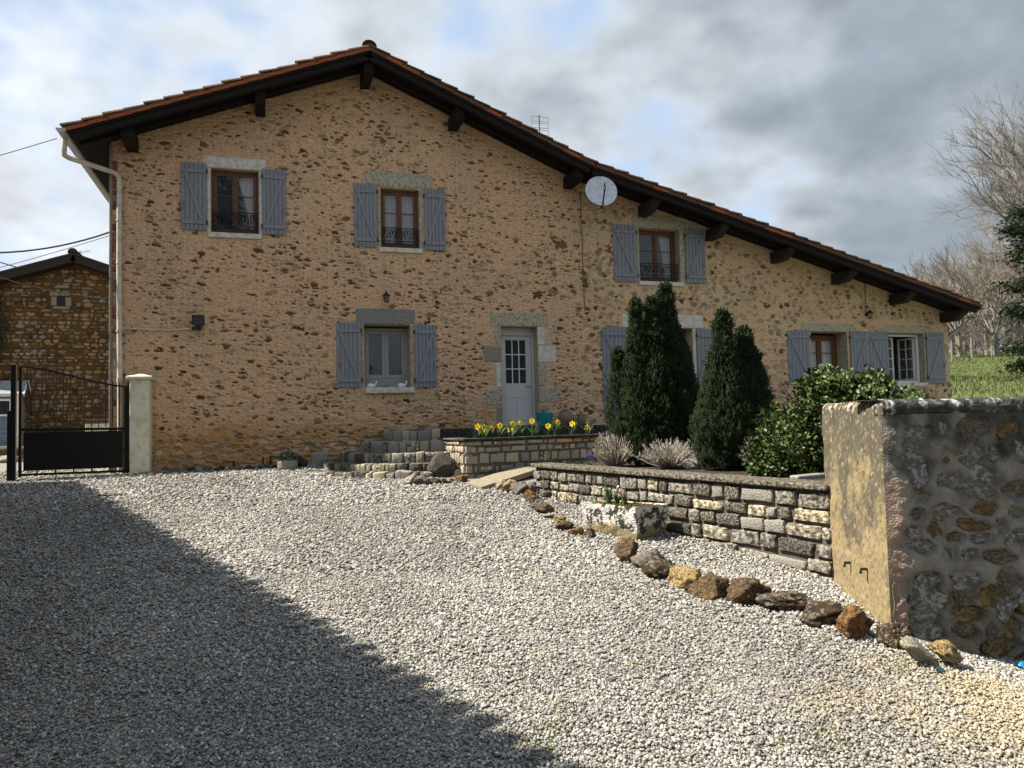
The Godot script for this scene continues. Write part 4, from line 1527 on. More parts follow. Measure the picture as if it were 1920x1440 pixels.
func leaf_mesh(wide := 0.42) -> ArrayMesh:       # unit leaf along +y, folded on its midrib
	var d := md()
	for p in [[0, 0, 0], [-0.7, 0.3, 0.10], [-1, 0.55, 0.12], [-0.55, 0.85, 0.05], [0, 1.05, -0.08], [0.55, 0.85, 0.05], [1, 0.55, 0.12], [0.7, 0.3, 0.10], [0, 0.55, -0.02]]:
		d.v.append(Vector3(p[0] * wide, p[1], p[2]))
	for k in 8: d.i.append_array([8, k, (k + 1) % 8])
	return build(d, true)

# ---------------------------------------------------------------- steps, planter wall, terrace
func course_stones(parent: Node3D, a: Vector3, b: Vector3, out: Vector3, y0: float, y1: float, rows: Array, mats: Array, r: RandomNumberGenerator, wmin: float, wmax: float, proud := 0.03, called := "stone", floor_fn := true, gap := 1.0) -> int:
	# coursed blocks on the vertical face from a to b (plan), facing `out`
	var along := (b - a)
	along.y = 0
	var len := along.length()
	along = along.normalized()
	var bs := Basis(along, Vector3.UP, along.cross(Vector3.UP))
	if bs.z.dot(out) < 0: bs = Basis(-along, Vector3.UP, (-along).cross(Vector3.UP))
	var y := y0
	var k := 0
	var n := 0
	while y < y1 - 0.03:
		var hh: float = minf(rows[k % rows.size()] * r.randf_range(0.9, 1.1), y1 - y)
		if y1 - y - hh < 0.05: hh = y1 - y
		var s := -r.randf() * 0.1
		while s < len:
			var w := r.randf_range(wmin, wmax) * (1.0 if r.randf() < 0.75 else 0.55)
			var s0 := maxf(s, 0.0)
			var s1 := minf(s + w, len)
			if len - s1 < wmin * 0.5: s1 = len
			if s1 - s0 > 0.03:
				var p := Vector3(a.x, 0, a.z) + along * ((s0 + s1) * 0.5)
				var ph := hh * (1.0 if r.randf() < 0.8 else r.randf_range(0.75, 0.95))
				if not floor_fn or y + ph > height(p.x, p.z) - 0.05:
					p.y = y + ph * 0.5
					var t := Transform3D(bs * Basis(Vector3(0, 0, 1), r.randf_range(-0.025, 0.025)) * Basis.from_scale(Vector3(s1 - s0 - r.randf_range(0.014, 0.034) * gap, ph - r.randf_range(0.012, 0.030) * gap, 0.17)), p + out * (proud - 0.085 + r.randf_range(-0.008, 0.008)))
					put(block_meshes[r.randi() % 14], called, mats[r.randi() % mats.size()], parent, t)
					n += 1
			s = s1 + 0.001
			if s1 >= len: break
		y += hh
		k += 1
	return n

func prism(d: Dictionary, loop: Array, y0: float, y1: float) -> void:   # vertical prism on a plan polygon (convex)
	var n := loop.size()
	var area := 0.0
	for k in n: area += loop[k].x * loop[(k + 1) % n].y - loop[(k + 1) % n].x * loop[k].y
	for k in n:
		var a: Vector2 = loop[k]
		var b: Vector2 = loop[(k + 1) % n]
		if area > 0:
			var t := a
			a = b
			b = t
		quad(d, Vector3(a.x, y0, a.y), Vector3(a.x, y1, a.y), Vector3(b.x, y1, b.y), Vector3(b.x, y0, b.y))
	for k in range(1, n - 1):
		var p: Vector2 = loop[0]
		var q: Vector2 = loop[k]
		var s: Vector2 = loop[k + 1]
		if area < 0:
			var t := q
			q = s
			s = t
		tri(d, Vector3(p.x, y1, p.y), Vector3(q.x, y1, q.y), Vector3(s.x, y1, s.y))
		tri(d, Vector3(p.x, y0, p.y), Vector3(s.x, y0, s.y), Vector3(q.x, y0, q.y))

func make_terrace() -> void:
	var r := RandomNumberGenerator.new()
	r.seed = 515
	var d := md()
	prism(d, [Vector2(2.3, 0.03), Vector2(12.4, 0.03), Vector2(12.4, 1.9), Vector2(3.12, 1.9), Vector2(2.62, 1.6), Vector2(2.3, 1.2)], 0.4, 1.49)
	structure(put(build(d), "terrace", M.slate))
	# --- rounded flight of five steps
	var st := thing("stone_steps", "rounded flight of rough stone steps against the farmhouse wall", "steps", Vector3(3.16, 0, 1.02))
	var radii := [2.5, 2.17, 1.80, 1.38, 0.98]
	var tops := [0.78, 0.915, 1.09, 1.29, 1.495]
	var bots := [0.5, 0.74, 0.88, 1.05, 1.25]
	for k in 5:
		var step := sub("step", st)
		var rad: float = radii[k]
		var tread := md()
		var seg := 28
		var a0 := PI * 0.5 - 0.02
		var a1 := PI + asin(minf(0.98 / rad, 1.0)) * 0.96
		for i in seg + 1:
			var a := lerpf(a0, a1, float(i) / seg)
			tread.v.append(Vector3(0, tops[k] - 0.012, 0))
			tread.v.append(Vector3(cos(a) * (rad - 0.05), tops[k] - 0.012, sin(a) * (rad - 0.05)))
			tread.v.append(Vector3(cos(a) * (rad - 0.05), bots[k] - 0.3, sin(a) * (rad - 0.05)))
		for i in seg:
			var o := i * 3
			tread.i.append_array([o, o + 1, o + 4, o + 1, o + 2, o + 4, o + 2, o + 5, o + 4])
		put(build(tread), "tread", M.joint_pale if k > 1 else M.coping, step)
		var a := a0
		while a < a1 - 0.02:
			var w := r.randf_range(0.10, 0.30) if k < 3 else r.randf_range(0.14, 0.34)
			var da := minf(w / rad, a1 - a)
			var am := a + da * 0.5
			var hh: float = tops[k] - bots[k]
			var out := Vector3(cos(am), 0, sin(am))
			var bs := Basis(out.cross(Vector3.UP) * -1.0, Vector3.UP, out)
			if bs.determinant() < 0: bs = Basis(out.cross(Vector3.UP), Vector3.UP, out)
			var deep := 0.24
			var t := Transform3D(bs * Basis.from_scale(Vector3(rad * da - 0.016, hh + r.randf_range(-0.012, 0.012), deep)), out * (rad - deep * 0.5 + r.randf_range(-0.01, 0.012)) + Vector3(0, tops[k] - hh * 0.5, 0))
			var m: String = ["grim_%d", "pale_%d", "clean_%d"][(0 if r.randf() < 0.45 else (1 if r.randf() < 0.6 else 2)) if k < 3 else (2 if r.randf() < 0.75 else 1)] % (r.randi() % 5)
			put(block_meshes[r.randi() % 14], "stone", M[m], step, t)
			a += da
	# --- planter wall in front of the terrace
	var pw := thing("planter_wall", "low coursed stone wall holding the daffodil bed before the door", "wall")
	var c := Vector3(3.22, 0, 3.72)
	var e := Vector3(8.3, 0, 2.75)
	var b := Vector3(3.16, 0, 1.92)
	var core := md()
	var back := Vector2(0.19, 0.98) * -0.3
	prism(core, [Vector2(c.x + 0.02, c.z - 0.02), Vector2(e.x, e.z - 0.02), Vector2(e.x - 0.06, e.z - 0.32), Vector2(c.x + 0.0, c.z - 0.34)], 0.3, 1.30)
	prism(core, [Vector2(c.x + 0.02, c.z - 0.3), Vector2(c.x + 0.30, c.z - 0.3), Vector2(b.x + 0.30, b.z), Vector2(b.x + 0.02, b.z)], 0.3, 1.297)
	put(build(core), "mortar_core", M.joint_pale, pw)
	var front := (e - c).normalized()
	var mats := [M.clean_0, M.clean_1, M.clean_2, M.clean_4, M.stone_5, M.clean_3, M.clean_0, M.stone_2, M.pale_2]
	course_stones(pw, c, e, Vector3(-front.z, 0, front.x), 0.56, 1.29, [0.17, 0.15, 0.19, 0.13], mats, r, 0.13, 0.42, 0.03, "stone", false, 1.5)
	course_stones(pw, c, b, Vector3(-1, 0, 0.0), 0.56, 1.29, [0.17, 0.15, 0.19, 0.13], [M.clean_0, M.clean_2, M.pale_2, M.clean_2, M.clean_4], r, 0.12, 0.34, 0.02, "stone", false)
	# thin slate coping
	for s in 9:
		var t0 := s / 9.0
		var t1 := (s + 1) / 9.0
		var p0 := c.lerp(e, t0) - front * (0.05 if s == 0 else 0.0)
		var p1 := c.lerp(e, t1) - front * 0.008
		var m := md()
		bar(m, p0 + Vector3(-front.z, 0, front.x) * -0.12 + Vector3(0, 1.318 + r.randf_range(-0.003, 0.003), 0), p1 + Vector3(-front.z, 0, front.x) * -0.12 + Vector3(0, 1.318 + r.randf_range(-0.003, 0.003), 0), 0.36, 0.036, Vector3.UP, 0.006)
		put(build(m), "coping_slab", M.slate, pw)
	for s in 3:
		var p0 := c.lerp(b, s / 3.0 + 0.1 * int(s == 0))
		var p1 := c.lerp(b, (s + 1) / 3.0)
		var m := md()
		bar(m, p0 + Vector3(0.10, 1.314, 0), p1 + Vector3(0.10, 1.314, 0.008), 0.30, 0.034, Vector3.UP, 0.006)
		put(build(m), "coping_slab", M.coping, pw)
	# soil of the bed
	var soil := md()
	prism(soil, [Vector2(3.4, 1.88), Vector2(8.2, 1.88), Vector2(8.2, 2.5), Vector2(3.4, 3.45)], 0.6, 1.27)
	structure(put(build(soil), "flower_bed", M.soil))
	# --- raised garden bed and its path
	var bed := md()
	prism(bed, [Vector2(4.05, 5.75), Vector2(5.0, 10.7), Vector2(13.0, 10.7), Vector2(13.0, 5.0), Vector2(5.2, 4.6)], 0.0, 0.885)
	structure(put(build(bed), "garden_bed", M.soil))
	var lower := md()
	prism(lower, [Vector2(4.2, 3.4), Vector2(4.5, 5.2), Vector2(13.0, 5.4), Vector2(13.0, 2.6), Vector2(8.0, 2.6)], 0.2, 0.80)
	structure(put(build(lower), "garden_path", M.slab))
	var lawn := md()
	prism(lawn, [Vector2(13.0, 0.03), Vector2(13.0, 12.0), Vector2(24.0, 12.0), Vector2(24.0, -2.0), Vector2(18.6, -2.0), Vector2(18.6, 0.03)], 0.0, 0.86)
	structure(put(build(lawn), "side_lawn", M.turf))
	# --- sloping slab bridging from the gravel to the path
	var sl := thing("ramp_slab", "long sloping stone slab leading up beside the planter wall", "slab")
	var q := md()
	var near0 := Vector3(3.16, 0.60, 5.02)
	var near1 := Vector3(4.42, 0.79, 4.12)
	var far0 := Vector3(3.08, 0.63, 4.36)
	var far1 := Vector3(4.30, 0.82, 3.46)
	var th := Vector3(0, -0.085, 0)
	quad(q, near0, far0, far1, near1)
	quad(q, near0 + th, near1 + th, far1 + th, far0 + th)
	quad(q, near0, near1, near1 + th, near0 + th)
	quad(q, near0, near0 + th, far0 + th, far0)
	quad(q, far0, far0 + th, far1 + th, far1)
	quad(q, near1, far1, far1 + th, near1 + th)
	put(build(q), "slab", M.slab, sl)
	var foot := md()
	cbox(foot, place(Vector3(4.2, 0.58, 3.9), Basis(Vector3.UP, 0.6)), Vector3(0.3, 0.3, 0.5), 0.02)
	put(build(foot), "support_block", M.slate, sl)
	# white gravel spill at the foot of the slab
	var by := thing("boulder", "round grey boulder at the foot of the stone steps", "boulder", on_ground(2.90, 3.36, 0.16))
	put(rock_mesh(301, Vector3(0.235, 0.245, 0.22), [Color(0.075, 0.066, 0.053), Color(0.10, 0.088, 0.07), Color(0.055, 0.049, 0.04)], 4, 0.10), "stone", M.rock, by)

# ---------------------------------------------------------------- low garden wall
func make_garden_wall() -> void:
	var r := RandomNumberGenerator.new()
	r.seed = 626
	var w := thing("garden_wall", "low coursed stone wall with lichen and flat coping below the yews", "wall")
	var a := Vector3(3.83, 0, 5.66)
	var b := Vector3(4.79, 0, 10.95)
	var t := (b - a).normalized()
	var out := Vector3(-t.z, 0, t.x)
	var core := md()
	var len := a.distance_to(b)
	var c0 := a + t * 0.02 - out * 0.005
	var c1 := b - out * 0.005
	prism(core, [Vector2(c0.x, c0.z), Vector2(c1.x, c1.z), Vector2(c1.x - out.x * 0.3, c1.z - out.z * 0.3), Vector2(c0.x - out.x * 0.3, c0.z - out.z * 0.3)], -0.2, 0.915)
	put(build(core), "mortar_core", M.joint, w)
	var mats := [M.pale_0, M.pale_1, M.pale_3, M.pale_3, M.pale_1, M.pale_3, M.clean_3, M.clean_3, M.grim_1, M.pale_4, M.grim_0, M.pale_2, M.grim_3]
	var n := course_stones(w, a, b, out, 0.0, 0.905, [0.16, 0.135, 0.17, 0.14, 0.15, 0.16], mats, r, 0.16, 0.50, 0.03)
	course_stones(w, a, a - out * 0.34, -t, 0.3, 0.905, [0.16, 0.135, 0.17, 0.14], mats, r, 0.16, 0.34, 0.02)
	print("garden wall stones ", n)
	var s := -0.03
	while s < len - 0.02:
		var l := r.randf_range(0.55, 0.95)
		var e := minf(s + l, len)
		if len - e < 0.25: e = len
		var m := md()
		bar(m, a + t * s - out * 0.11 + Vector3(0, 0.945 + r.randf_range(-0.004, 0.004), 0), a + t * (e - 0.006) - out * 0.11 + Vector3(0, 0.945 + r.randf_range(-0.004, 0.004), 0), 0.36, 0.058, Vector3.UP, 0.012)
		put(build(m), "coping_slab", M.coping, w)
		s = e

# ---------------------------------------------------------------- rendered pier and dark rubble wall at the right
func make_pier_wall() -> void:
	var r := RandomNumberGenerator.new()
	r.seed = 737
	var w := thing("boundary_wall", "tall rubble wall with a yellow rendered end beside the gravel", "wall")
	var f := Vector3(4.83, 0, 10.82)
	var n := Vector3(4.28, 0, 12.12)
	var dir := (Vector3(5.39, 0, 12.35) - n).normalized()
	var e := n + dir * 4.5
	var top := 1.60
	# --- rendered face from the near corner n to the far corner f
	var len := n.distance_to(f)
	var along := (f - n).normalized()
	var out := Vector3(along.z, 0, -along.x)
	if out.x > 0: out = -out
	var blot := fnl(91, 2.2, 4)
	var fine := fnl(92, 9.0, 3)
	var spot := fnl(93, 5.0, 2)
	var face := md()
	var nu := 96
	var nv := 126
	for j in nv + 1:
		var v := float(j) / nv
		var y := lerpf(-0.4, top + 0.10, v)
		for i in nu + 1:
			var u := float(i) / nu
			var p := n + along * (len * u)
			var chip := maxf(0.0, 0.03 - len * u) * 0.6 + 0.03 * maxf(0.0, fine.get_noise_2d(y * 1.2, 3.0)) * exp(-len * u / 0.03)
			var crown := smoothstep(top + 0.04, top + 0.10, y)
			var z := -0.03 * crown * crown + 0.012 * blot.get_noise_2d(u * 2.0, y * 1.4) + 0.004 * fine.get_noise_2d(u * 2.0, y * 2.0) - chip
			face.v.append(p + out * z + Vector3(0, y + 0.012 * crown * blot.get_noise_2d(u * 1.5, 8.0), 0))
			var grime := smoothstep(-0.25, 0.35, blot.get_noise_2d(u * 1.6 + 4.0, y * 0.8) * 0.9 + (y - 0.86) * 0.85)
			var g2 := smoothstep(0.1, 0.5, fine.get_noise_2d(u * 3.0, y * 2.6) * 0.9 + grime * 0.45)
			var c := Color(0.33, 0.25, 0.125).lerp(Color(0.29, 0.235, 0.14), clampf(0.5 + blot.get_noise_2d(u * 3.0, y * 3.0), 0, 1))
			c = c.lerp(Color(0.145, 0.128, 0.09), grime * 0.9)
			c = c.lerp(Color(0.075, 0.068, 0.055), g2 * 0.62)
			c = c.lerp(Color(0.10, 0.09, 0.07), 0.6 * smoothstep(0.12, 0.4, blot.get_noise_2d(u * 2.6 + 11.0, y * 2.2) + (y - 1.0) * 0.4))
			if spot.get_noise_2d(u * 4.0 + 9.0, y * 5.0) > 0.55: c = c.lerp(Color(0.08, 0.07, 0.06), 0.7)
			if spot.get_noise_2d(u * 3.0 + 30.0, y * 3.0) > 0.5: c = c.lerp(Color(0.42, 0.34, 0.19), 0.7)
			if y > top + 0.02 + 0.16 * blot.get_noise_2d(u * 4.0, y):
				var lich := spot.get_noise_2d(u * 3.5, y * 4.0 + 20.0)
				c = Color(0.06, 0.045, 0.03) if lich < 0.0 else (Color(0.40, 0.375, 0.31) if lich > 0.2 else Color(0.17, 0.115, 0.06))
			face.c.append(Color(c.r, c.g, c.b))
	for j in nv:
		for i in nu:
			var o := j * (nu + 1) + i
			face.i.append_array([o, o + 1, o + nu + 1, o + 1, o + nu + 2, o + nu + 1])
	tag(put(build(face, true), "rendered_end", M.render_worn, w), "yellow cement rendered wall end with grey lichen")
	# iron stubs set in the render
	for q in [[0.42, 0.39], [0.80, 0.37]]:
		var m := md()
		var p: Vector3 = n + along * q[0] + Vector3(0, q[1], 0)
		tube(m, [p - out * 0.03, p + out * 0.05, p + out * 0.055 - Vector3(0, 0.035, 0)], 0.012, 6)
		put(build(m), "iron_stub", M.iron, w)
	# --- rubble face
	var run := n.distance_to(e)
	var ro := Vector3(-dir.z, 0, dir.x)
	if ro.z < 0: ro = -ro
	var step := 0.013
	var gu := int(2.3 / step)
	var gv := int((top + 0.75) / step)
	var stones := []
	var y := -0.55
	while y < top - 0.05:
		var rh := r.randf_range(0.10, 0.17)
		var s := 0.12 + r.randf() * 0.08
		while s < 2.3:
			var a := r.randf_range(0.05, 0.16)
			var b := clampf(rh * r.randf_range(0.40, 0.68), 0.03, 0.11)
			s += a
			if r.randf() < 0.86: stones.append([s, y + r.randf_range(-0.03, 0.03), a, b, r.randf_range(-0.3, 0.3), r.randf()])
			s += a + r.randf_range(0.015, 0.07)
		y += rh
	var pit := PackedFloat32Array()
	pit.resize((gu + 1) * (gv + 1))
	for q in stones:
		var reach: float = q[2] * 1.5
		for j in range(maxi(0, int((q[1] + 0.75 - reach) / step)), mini(gv, int((q[1] + 0.75 + reach) / step)) + 1):
			for i in range(maxi(0, int((q[0] - reach) / step)), mini(gu, int((q[0] + reach) / step)) + 1):
				var dx: float = i * step - q[0]
				var dy: float = j * step - 0.75 - q[1]
				var ca := cos(q[4])
				var sa := sin(q[4])
				var ee: float = pow((dx * ca + dy * sa) / q[2], 2) + pow((dy * ca - dx * sa) / q[3], 2) + 0.9 * fine.get_noise_2d(i * step * 0.7, j * step * 0.7) + 0.7 * spot.get_noise_2d(i * step, j * step)
				var pp := 1.0 - smoothstep(0.75, 1.2, ee)
				var o := j * (gu + 1) + i
				if pp > pit[o]: pit[o] = pp
	var rub := md()
	for j in gv + 1:
		for i in gu + 1:
			var s := i * step
			var yy := j * step - 0.75
			var o := j * (gu + 1) + i
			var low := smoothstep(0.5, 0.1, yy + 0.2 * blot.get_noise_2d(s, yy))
			var z := 0.028 * blot.get_noise_2d(s * 1.2, yy * 1.5) + 0.010 * fine.get_noise_2d(s, yy) - (0.035 + 0.03 * low) * pit[o] - 0.03 * low * smoothstep(0.0, 0.4, fine.get_noise_2d(s * 0.7 + 3.0, yy * 0.7)) + 0.016
			if s < 0.1: z = lerpf(0.0, z, s / 0.1)
			rub.v.append(n + dir * s + ro * z + Vector3(0, minf(yy, top), 0))
			var c := Color(0.26, 0.245, 0.205).lerp(Color(0.17, 0.155, 0.125), clampf(0.5 + 1.2 * blot.get_noise_2d(s * 2.0, yy * 2.0), 0, 1))
			var dark := smoothstep(-0.05, 0.45, (yy - 1.15) * 0.9 + 0.7 * blot.get_noise_2d(s * 1.3 + 7.0, yy * 1.3) + 0.25 * (s - 0.6))
			c = c.lerp(Color(0.035, 0.034, 0.030), dark * 0.8)
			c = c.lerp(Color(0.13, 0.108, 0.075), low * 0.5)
			if s < 0.16 and yy < 1.1: c = c.lerp(Color(0.30, 0.215, 0.16), 0.85 * smoothstep(0.16, 0.08, s + 0.05 * fine.get_noise_2d(yy, 1.0)))
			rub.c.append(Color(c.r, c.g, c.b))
	for j in gv:
		for i in gu:
			var o := j * (gu + 1) + i
			rub.i.append_array([o, o + gu + 1, o + 1, o + 1, o + gu + 1, o + gu + 2])
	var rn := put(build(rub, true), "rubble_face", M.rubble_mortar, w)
	var sets := [
		[Color(0.20, 0.185, 0.15), Color(0.12, 0.11, 0.09), Color(0.30, 0.28, 0.24)], [Color(0.16, 0.11, 0.06), Color(0.10, 0.07, 0.04), Color(0.25, 0.16, 0.06)],
		[Color(0.36, 0.35, 0.33), Color(0.20, 0.19, 0.175), Color(0.14, 0.125, 0.10)], [Color(0.15, 0.13, 0.095), Color(0.09, 0.075, 0.055), Color(0.20, 0.17, 0.11)]]
	var variants := []
	for k in 12: variants.append(rock_mesh(900 + k, Vector3.ONE, sets[k % 4], 4, 0.55))
	var bs := Basis(dir, Vector3.UP, ro)
	for q in stones:
		var deep := 0.055
		var t := Transform3D(bs * Basis(Vector3(0, 0, 1), q[4]) * Basis.from_scale(Vector3(q[2] * 1.25, q[3] * 1.35, 0.035)), n + dir * q[0] + Vector3(0, q[1], 0) + ro * (-0.042 + 0.014 * q[5]))
		put(variants[int(q[5] * 11.99)], "stone", M.rock, rn, t)
	# --- solid body and the cap
	var body := md()
	var in_f := f - out * 0.03
	prism(body, [Vector2(n.x + 0.06, n.z - 0.09), Vector2(e.x, e.z - 0.09), Vector2(e.x - along.x * -0.5, e.z - 0.6), Vector2(f.x + 0.07, f.z)], -0.6, top - 0.01)
	put(build(body), "wall_core", M.joint, w)
	var lid := md()
	prism(lid, [Vector2(n.x + 0.05, n.z - 0.06), Vector2(n.x + 0.5, n.z - 0.06), Vector2(f.x + 0.5, f.z), Vector2(f.x + 0.03, f.z + 0.01)], top - 0.1, top + 0.092)
	put(build(lid), "wall_core", M.coping, w)
	var far_part := md()
	quad(far_part, n + dir * 2.25 + Vector3(0, -0.75, 0), n + dir * 2.25 + Vector3(0, top, 0), e + Vector3(0, top, 0), e + Vector3(0, -0.75, 0))
	put(build(far_part), "rubble_face", M.joint, w)
	var cap := md()
	var cn := fnl(97, 2.5, 4)
	var path := [n + ro * 0.02 + dir * 0.004, n + ro * 0.02 + dir * 0.02, e + ro * 0.03]
	# weathered cap: swept rough profile along the two edges
	var pts := []
	for k in 2: pts.append(path[0].lerp(path[1], k * 0.9))
	for k in 60: pts.append(path[1].lerp(path[2], (k + 1) / 60.0))
	var m := pts.size()
	for k in m:
		var d: Vector3 = (pts[mini(k + 1, m - 1)] - pts[maxi(k - 1, 0)]).normalized()
		var o := Vector3(-d.z, 0, d.x)
		if o.dot(ro) < 0: o = -o
		for q in [[-0.5, 0.10], [-0.05, 0.098], [-0.012, 0.082], [0.004, 0.05], [0.004, 0.005], [-0.006, -0.012], [-0.12, -0.012]]:
			var pp: Vector3 = pts[k] + o * q[0] + Vector3(0, top + q[1], 0)
			var rough := 0.02 * cn.get_noise_3dv(pp * 1.4) + 0.01 * cn.get_noise_3dv(pp * 5.0)
			cap.v.append(pp + (o * 0.9 + Vector3(0, 0.5, 0)) * rough)
	for k in m - 1:
		for q in 6:
			var o := k * 7 + q
			cap.i.append_array([o, o + 1, o + 7, o + 1, o + 8, o + 7])
	tag(put(build(cap, true), "cap", M.cap_stone, w), "dark mossy cap with white lichen spots")

# ---------------------------------------------------------------- gate and its pillar
func make_gate() -> void:
	var g := thing("metal_gate", "black metal gate with vertical bars above a solid panel", "gate")
	var z := 0.25
	var x0 := -4.44
	var x1 := -2.62
	var post := md()
	cbox(post, place(Vector3(-4.53, 1.80, z)), Vector3(0.085, 2.20, 0.085), 0.006)
	cbox(post, place(Vector3(-4.53, 0.72, z)), Vector3(0.2, 0.03, 0.2), 0.004)
	put(build(post), "post", M.gate_paint, g)
	var post2 := md()
	cbox(post2, place(Vector3(-4.60, 1.38, z + 0.01)), Vector3(0.055, 1.32, 0.06), 0.006)
	put(build(post2), "stop_post", M.gate_paint, g)
	var top_y := func(x: float) -> float:
		var t: float = clampf((x - x0) / (x1 - x0), 0, 1)
		return lerpf(2.86, 2.47, t * t * (3.0 - 2.0 * t) * 0.75 + t * 0.25)
	var fr := md()
	for x in [x0 + 0.02, x1 - 0.02]:
		cbox(fr, place(Vector3(x, (top_y.call(x) + 0.8) * 0.5, z)), Vector3(0.05, top_y.call(x) - 0.8, 0.04), 0.004)
	put(build(fr), "stile", M.gate_paint, g)
	var rails := md()
	bar(rails, Vector3(x0 + 0.046, 1.68, z), Vector3(x1 - 0.046, 1.655, z), 0.04, 0.05)
	bar(rails, Vector3(x0 + 0.046, 0.84, z), Vector3(x1 - 0.046, 0.84, z), 0.04, 0.045)
	put(build(rails), "rail", M.gate_paint, g)
	var tp := md()
	for k in 24:
		var xa := lerpf(x0, x1, k / 24.0)
		var xb := lerpf(x0, x1, (k + 1) / 24.0)
		bar(tp, Vector3(xa, top_y.call(xa), z), Vector3(xb + 0.004, top_y.call(xb), z), 0.03, 0.032, Vector3.UP, 0.002)
	put(build(tp), "top_rail", M.gate_paint, g)
	for k in 14:
		var x := lerpf(x0 + 0.13, x1 - 0.13, k / 13.0)
		var b := md()
		tube(b, [Vector3(x, 1.69, z), Vector3(x, top_y.call(x) + 0.05, z)], 0.0095, 6)
		tube(b, [Vector3(x, top_y.call(x) + 0.05, z), Vector3(x, top_y.call(x) + 0.085, z)], [0.012, 0.003], 6)
		put(build(b, true), "bar", M.gate_paint, g)
	box("panel", g, M.gate_paint, Vector3(x0 + 0.075, 0.91, z - 0.008), Vector3(x1 - 0.075, 1.62, z + 0.008), 0.003)
	for k in 5:
		var x := lerpf(x0 + 0.3, x1 - 0.3, k / 4.0)
		box("panel_clip", g, M.gate_paint, Vector3(x - 0.012, 0.862, z - 0.006), Vector3(x + 0.012, 0.912, z + 0.006), 0.002)
		box("panel_clip", g, M.gate_paint, Vector3(x - 0.012, 1.618, z - 0.006), Vector3(x + 0.012, 1.648, z + 0.006), 0.002)
	for y in [1.05, 2.35]:
		var h := md()
		tube(h, [Vector3(x1 + 0.02, y - 0.04, z), Vector3(x1 + 0.02, y + 0.04, z)], 0.018, 8)
		put(build(h), "hinge", M.gate_paint, g)
	box("hinge_post", g, M.gate_paint, Vector3(x1 + 0.006, 0.76, z - 0.03), Vector3(x1 + 0.045, 2.56, z + 0.03), 0.004)
	# pillar
	var p := thing("gate_pillar", "cream rendered gate pillar with a flat pyramid cap", "pillar", Vector3(-2.375, 0, 0.22))
	box("shaft", p, M.render_cream, Vector3(-0.175, 0.62, -0.2), Vector3(0.175, 2.60, 0.20), 0.012)
	var cp := md()
	cbox(cp, place(Vector3(0, 2.63, 0)), Vector3(0.46, 0.06, 0.50), 0.01)
	var hp := 0.225
	for k in 4:
		var c := [Vector3(-hp, 2.662, -hp), Vector3(hp, 2.662, -hp), Vector3(hp, 2.662, hp), Vector3(-hp, 2.662, hp)]
		tri(cp, c[(k + 1) % 4], c[k], Vector3(0, 2.72, 0))
	put(build(cp), "cap", M.render_cream, p)
	box("footing", p, M.slab, Vector3(-0.2, 0.6, -0.2), Vector3(0.32, 0.815, 0.27), 0.02)

# ---------------------------------------------------------------- things fixed to the house
func lantern(at: Vector3, label: String, cable_up: float) -> void:
	var l := thing("wall_lantern", label, "lantern", at)
	var b := md()
	lathe(b, Vector3(0, 0, 0), [[0.0, -0.01], [0.05, -0.008], [0.055, 0.01], [0.0, 0.02]], 12)
	var plate := put(build(b, true), "back_plate", M.iron, l, Transform3D(Basis(Vector3(1, 0, 0), PI / 2), Vector3(0, 0.02, 0.02)))
	var arm := md()
	tube(arm, [Vector3(0, 0.02, 0.02), Vector3(0, 0.07, 0.06), Vector3(0, 0.115, 0.10), Vector3(0, 0.10, 0.14)], 0.011, 6)
	put(build(arm, true), "arm", M.iron, l)
	var body := md()
	var c := Vector3(0, -0.10, 0.14)
	lathe(body, c, [[0.0, -0.02], [0.028, -0.01], [0.045, 0.0], [0.047, 0.012]], 6)
	put(build(body), "base", M.iron, l)
	var gl := md()
	lathe(gl, c, [[0.040, 0.012], [0.070, 0.13]], 6)
	put(build(gl), "pane", M.glass, l)
	var posts := md()
	for k in 6:
		var a := TAU * k / 6.0
		bar(posts, c + Vector3(cos(a) * 0.042, 0.01, sin(a) * 0.042), c + Vector3(cos(a) * 0.073, 0.135, sin(a) * 0.073), 0.010, 0.010)
	put(build(posts), "cage_bar", M.iron, l)
	var top := md()
	lathe(top, c, [[0.0, 0.128], [0.084, 0.130], [0.088, 0.142], [0.05, 0.180], [0.022, 0.196], [0.018, 0.21], [0.010, 0.235], [0.0, 0.242]], 6)
	put(build(top), "hood", M.iron, l)
	if cable_up > 0:
		var cb := md()
		tube(cb, [Vector3(0, 0.05, 0.012), Vector3(-0.01, 0.4, 0.012), Vector3(0.005, cable_up, 0.012)], 0.009, 5)
		put(build(cb), "cable", M.iron, l)

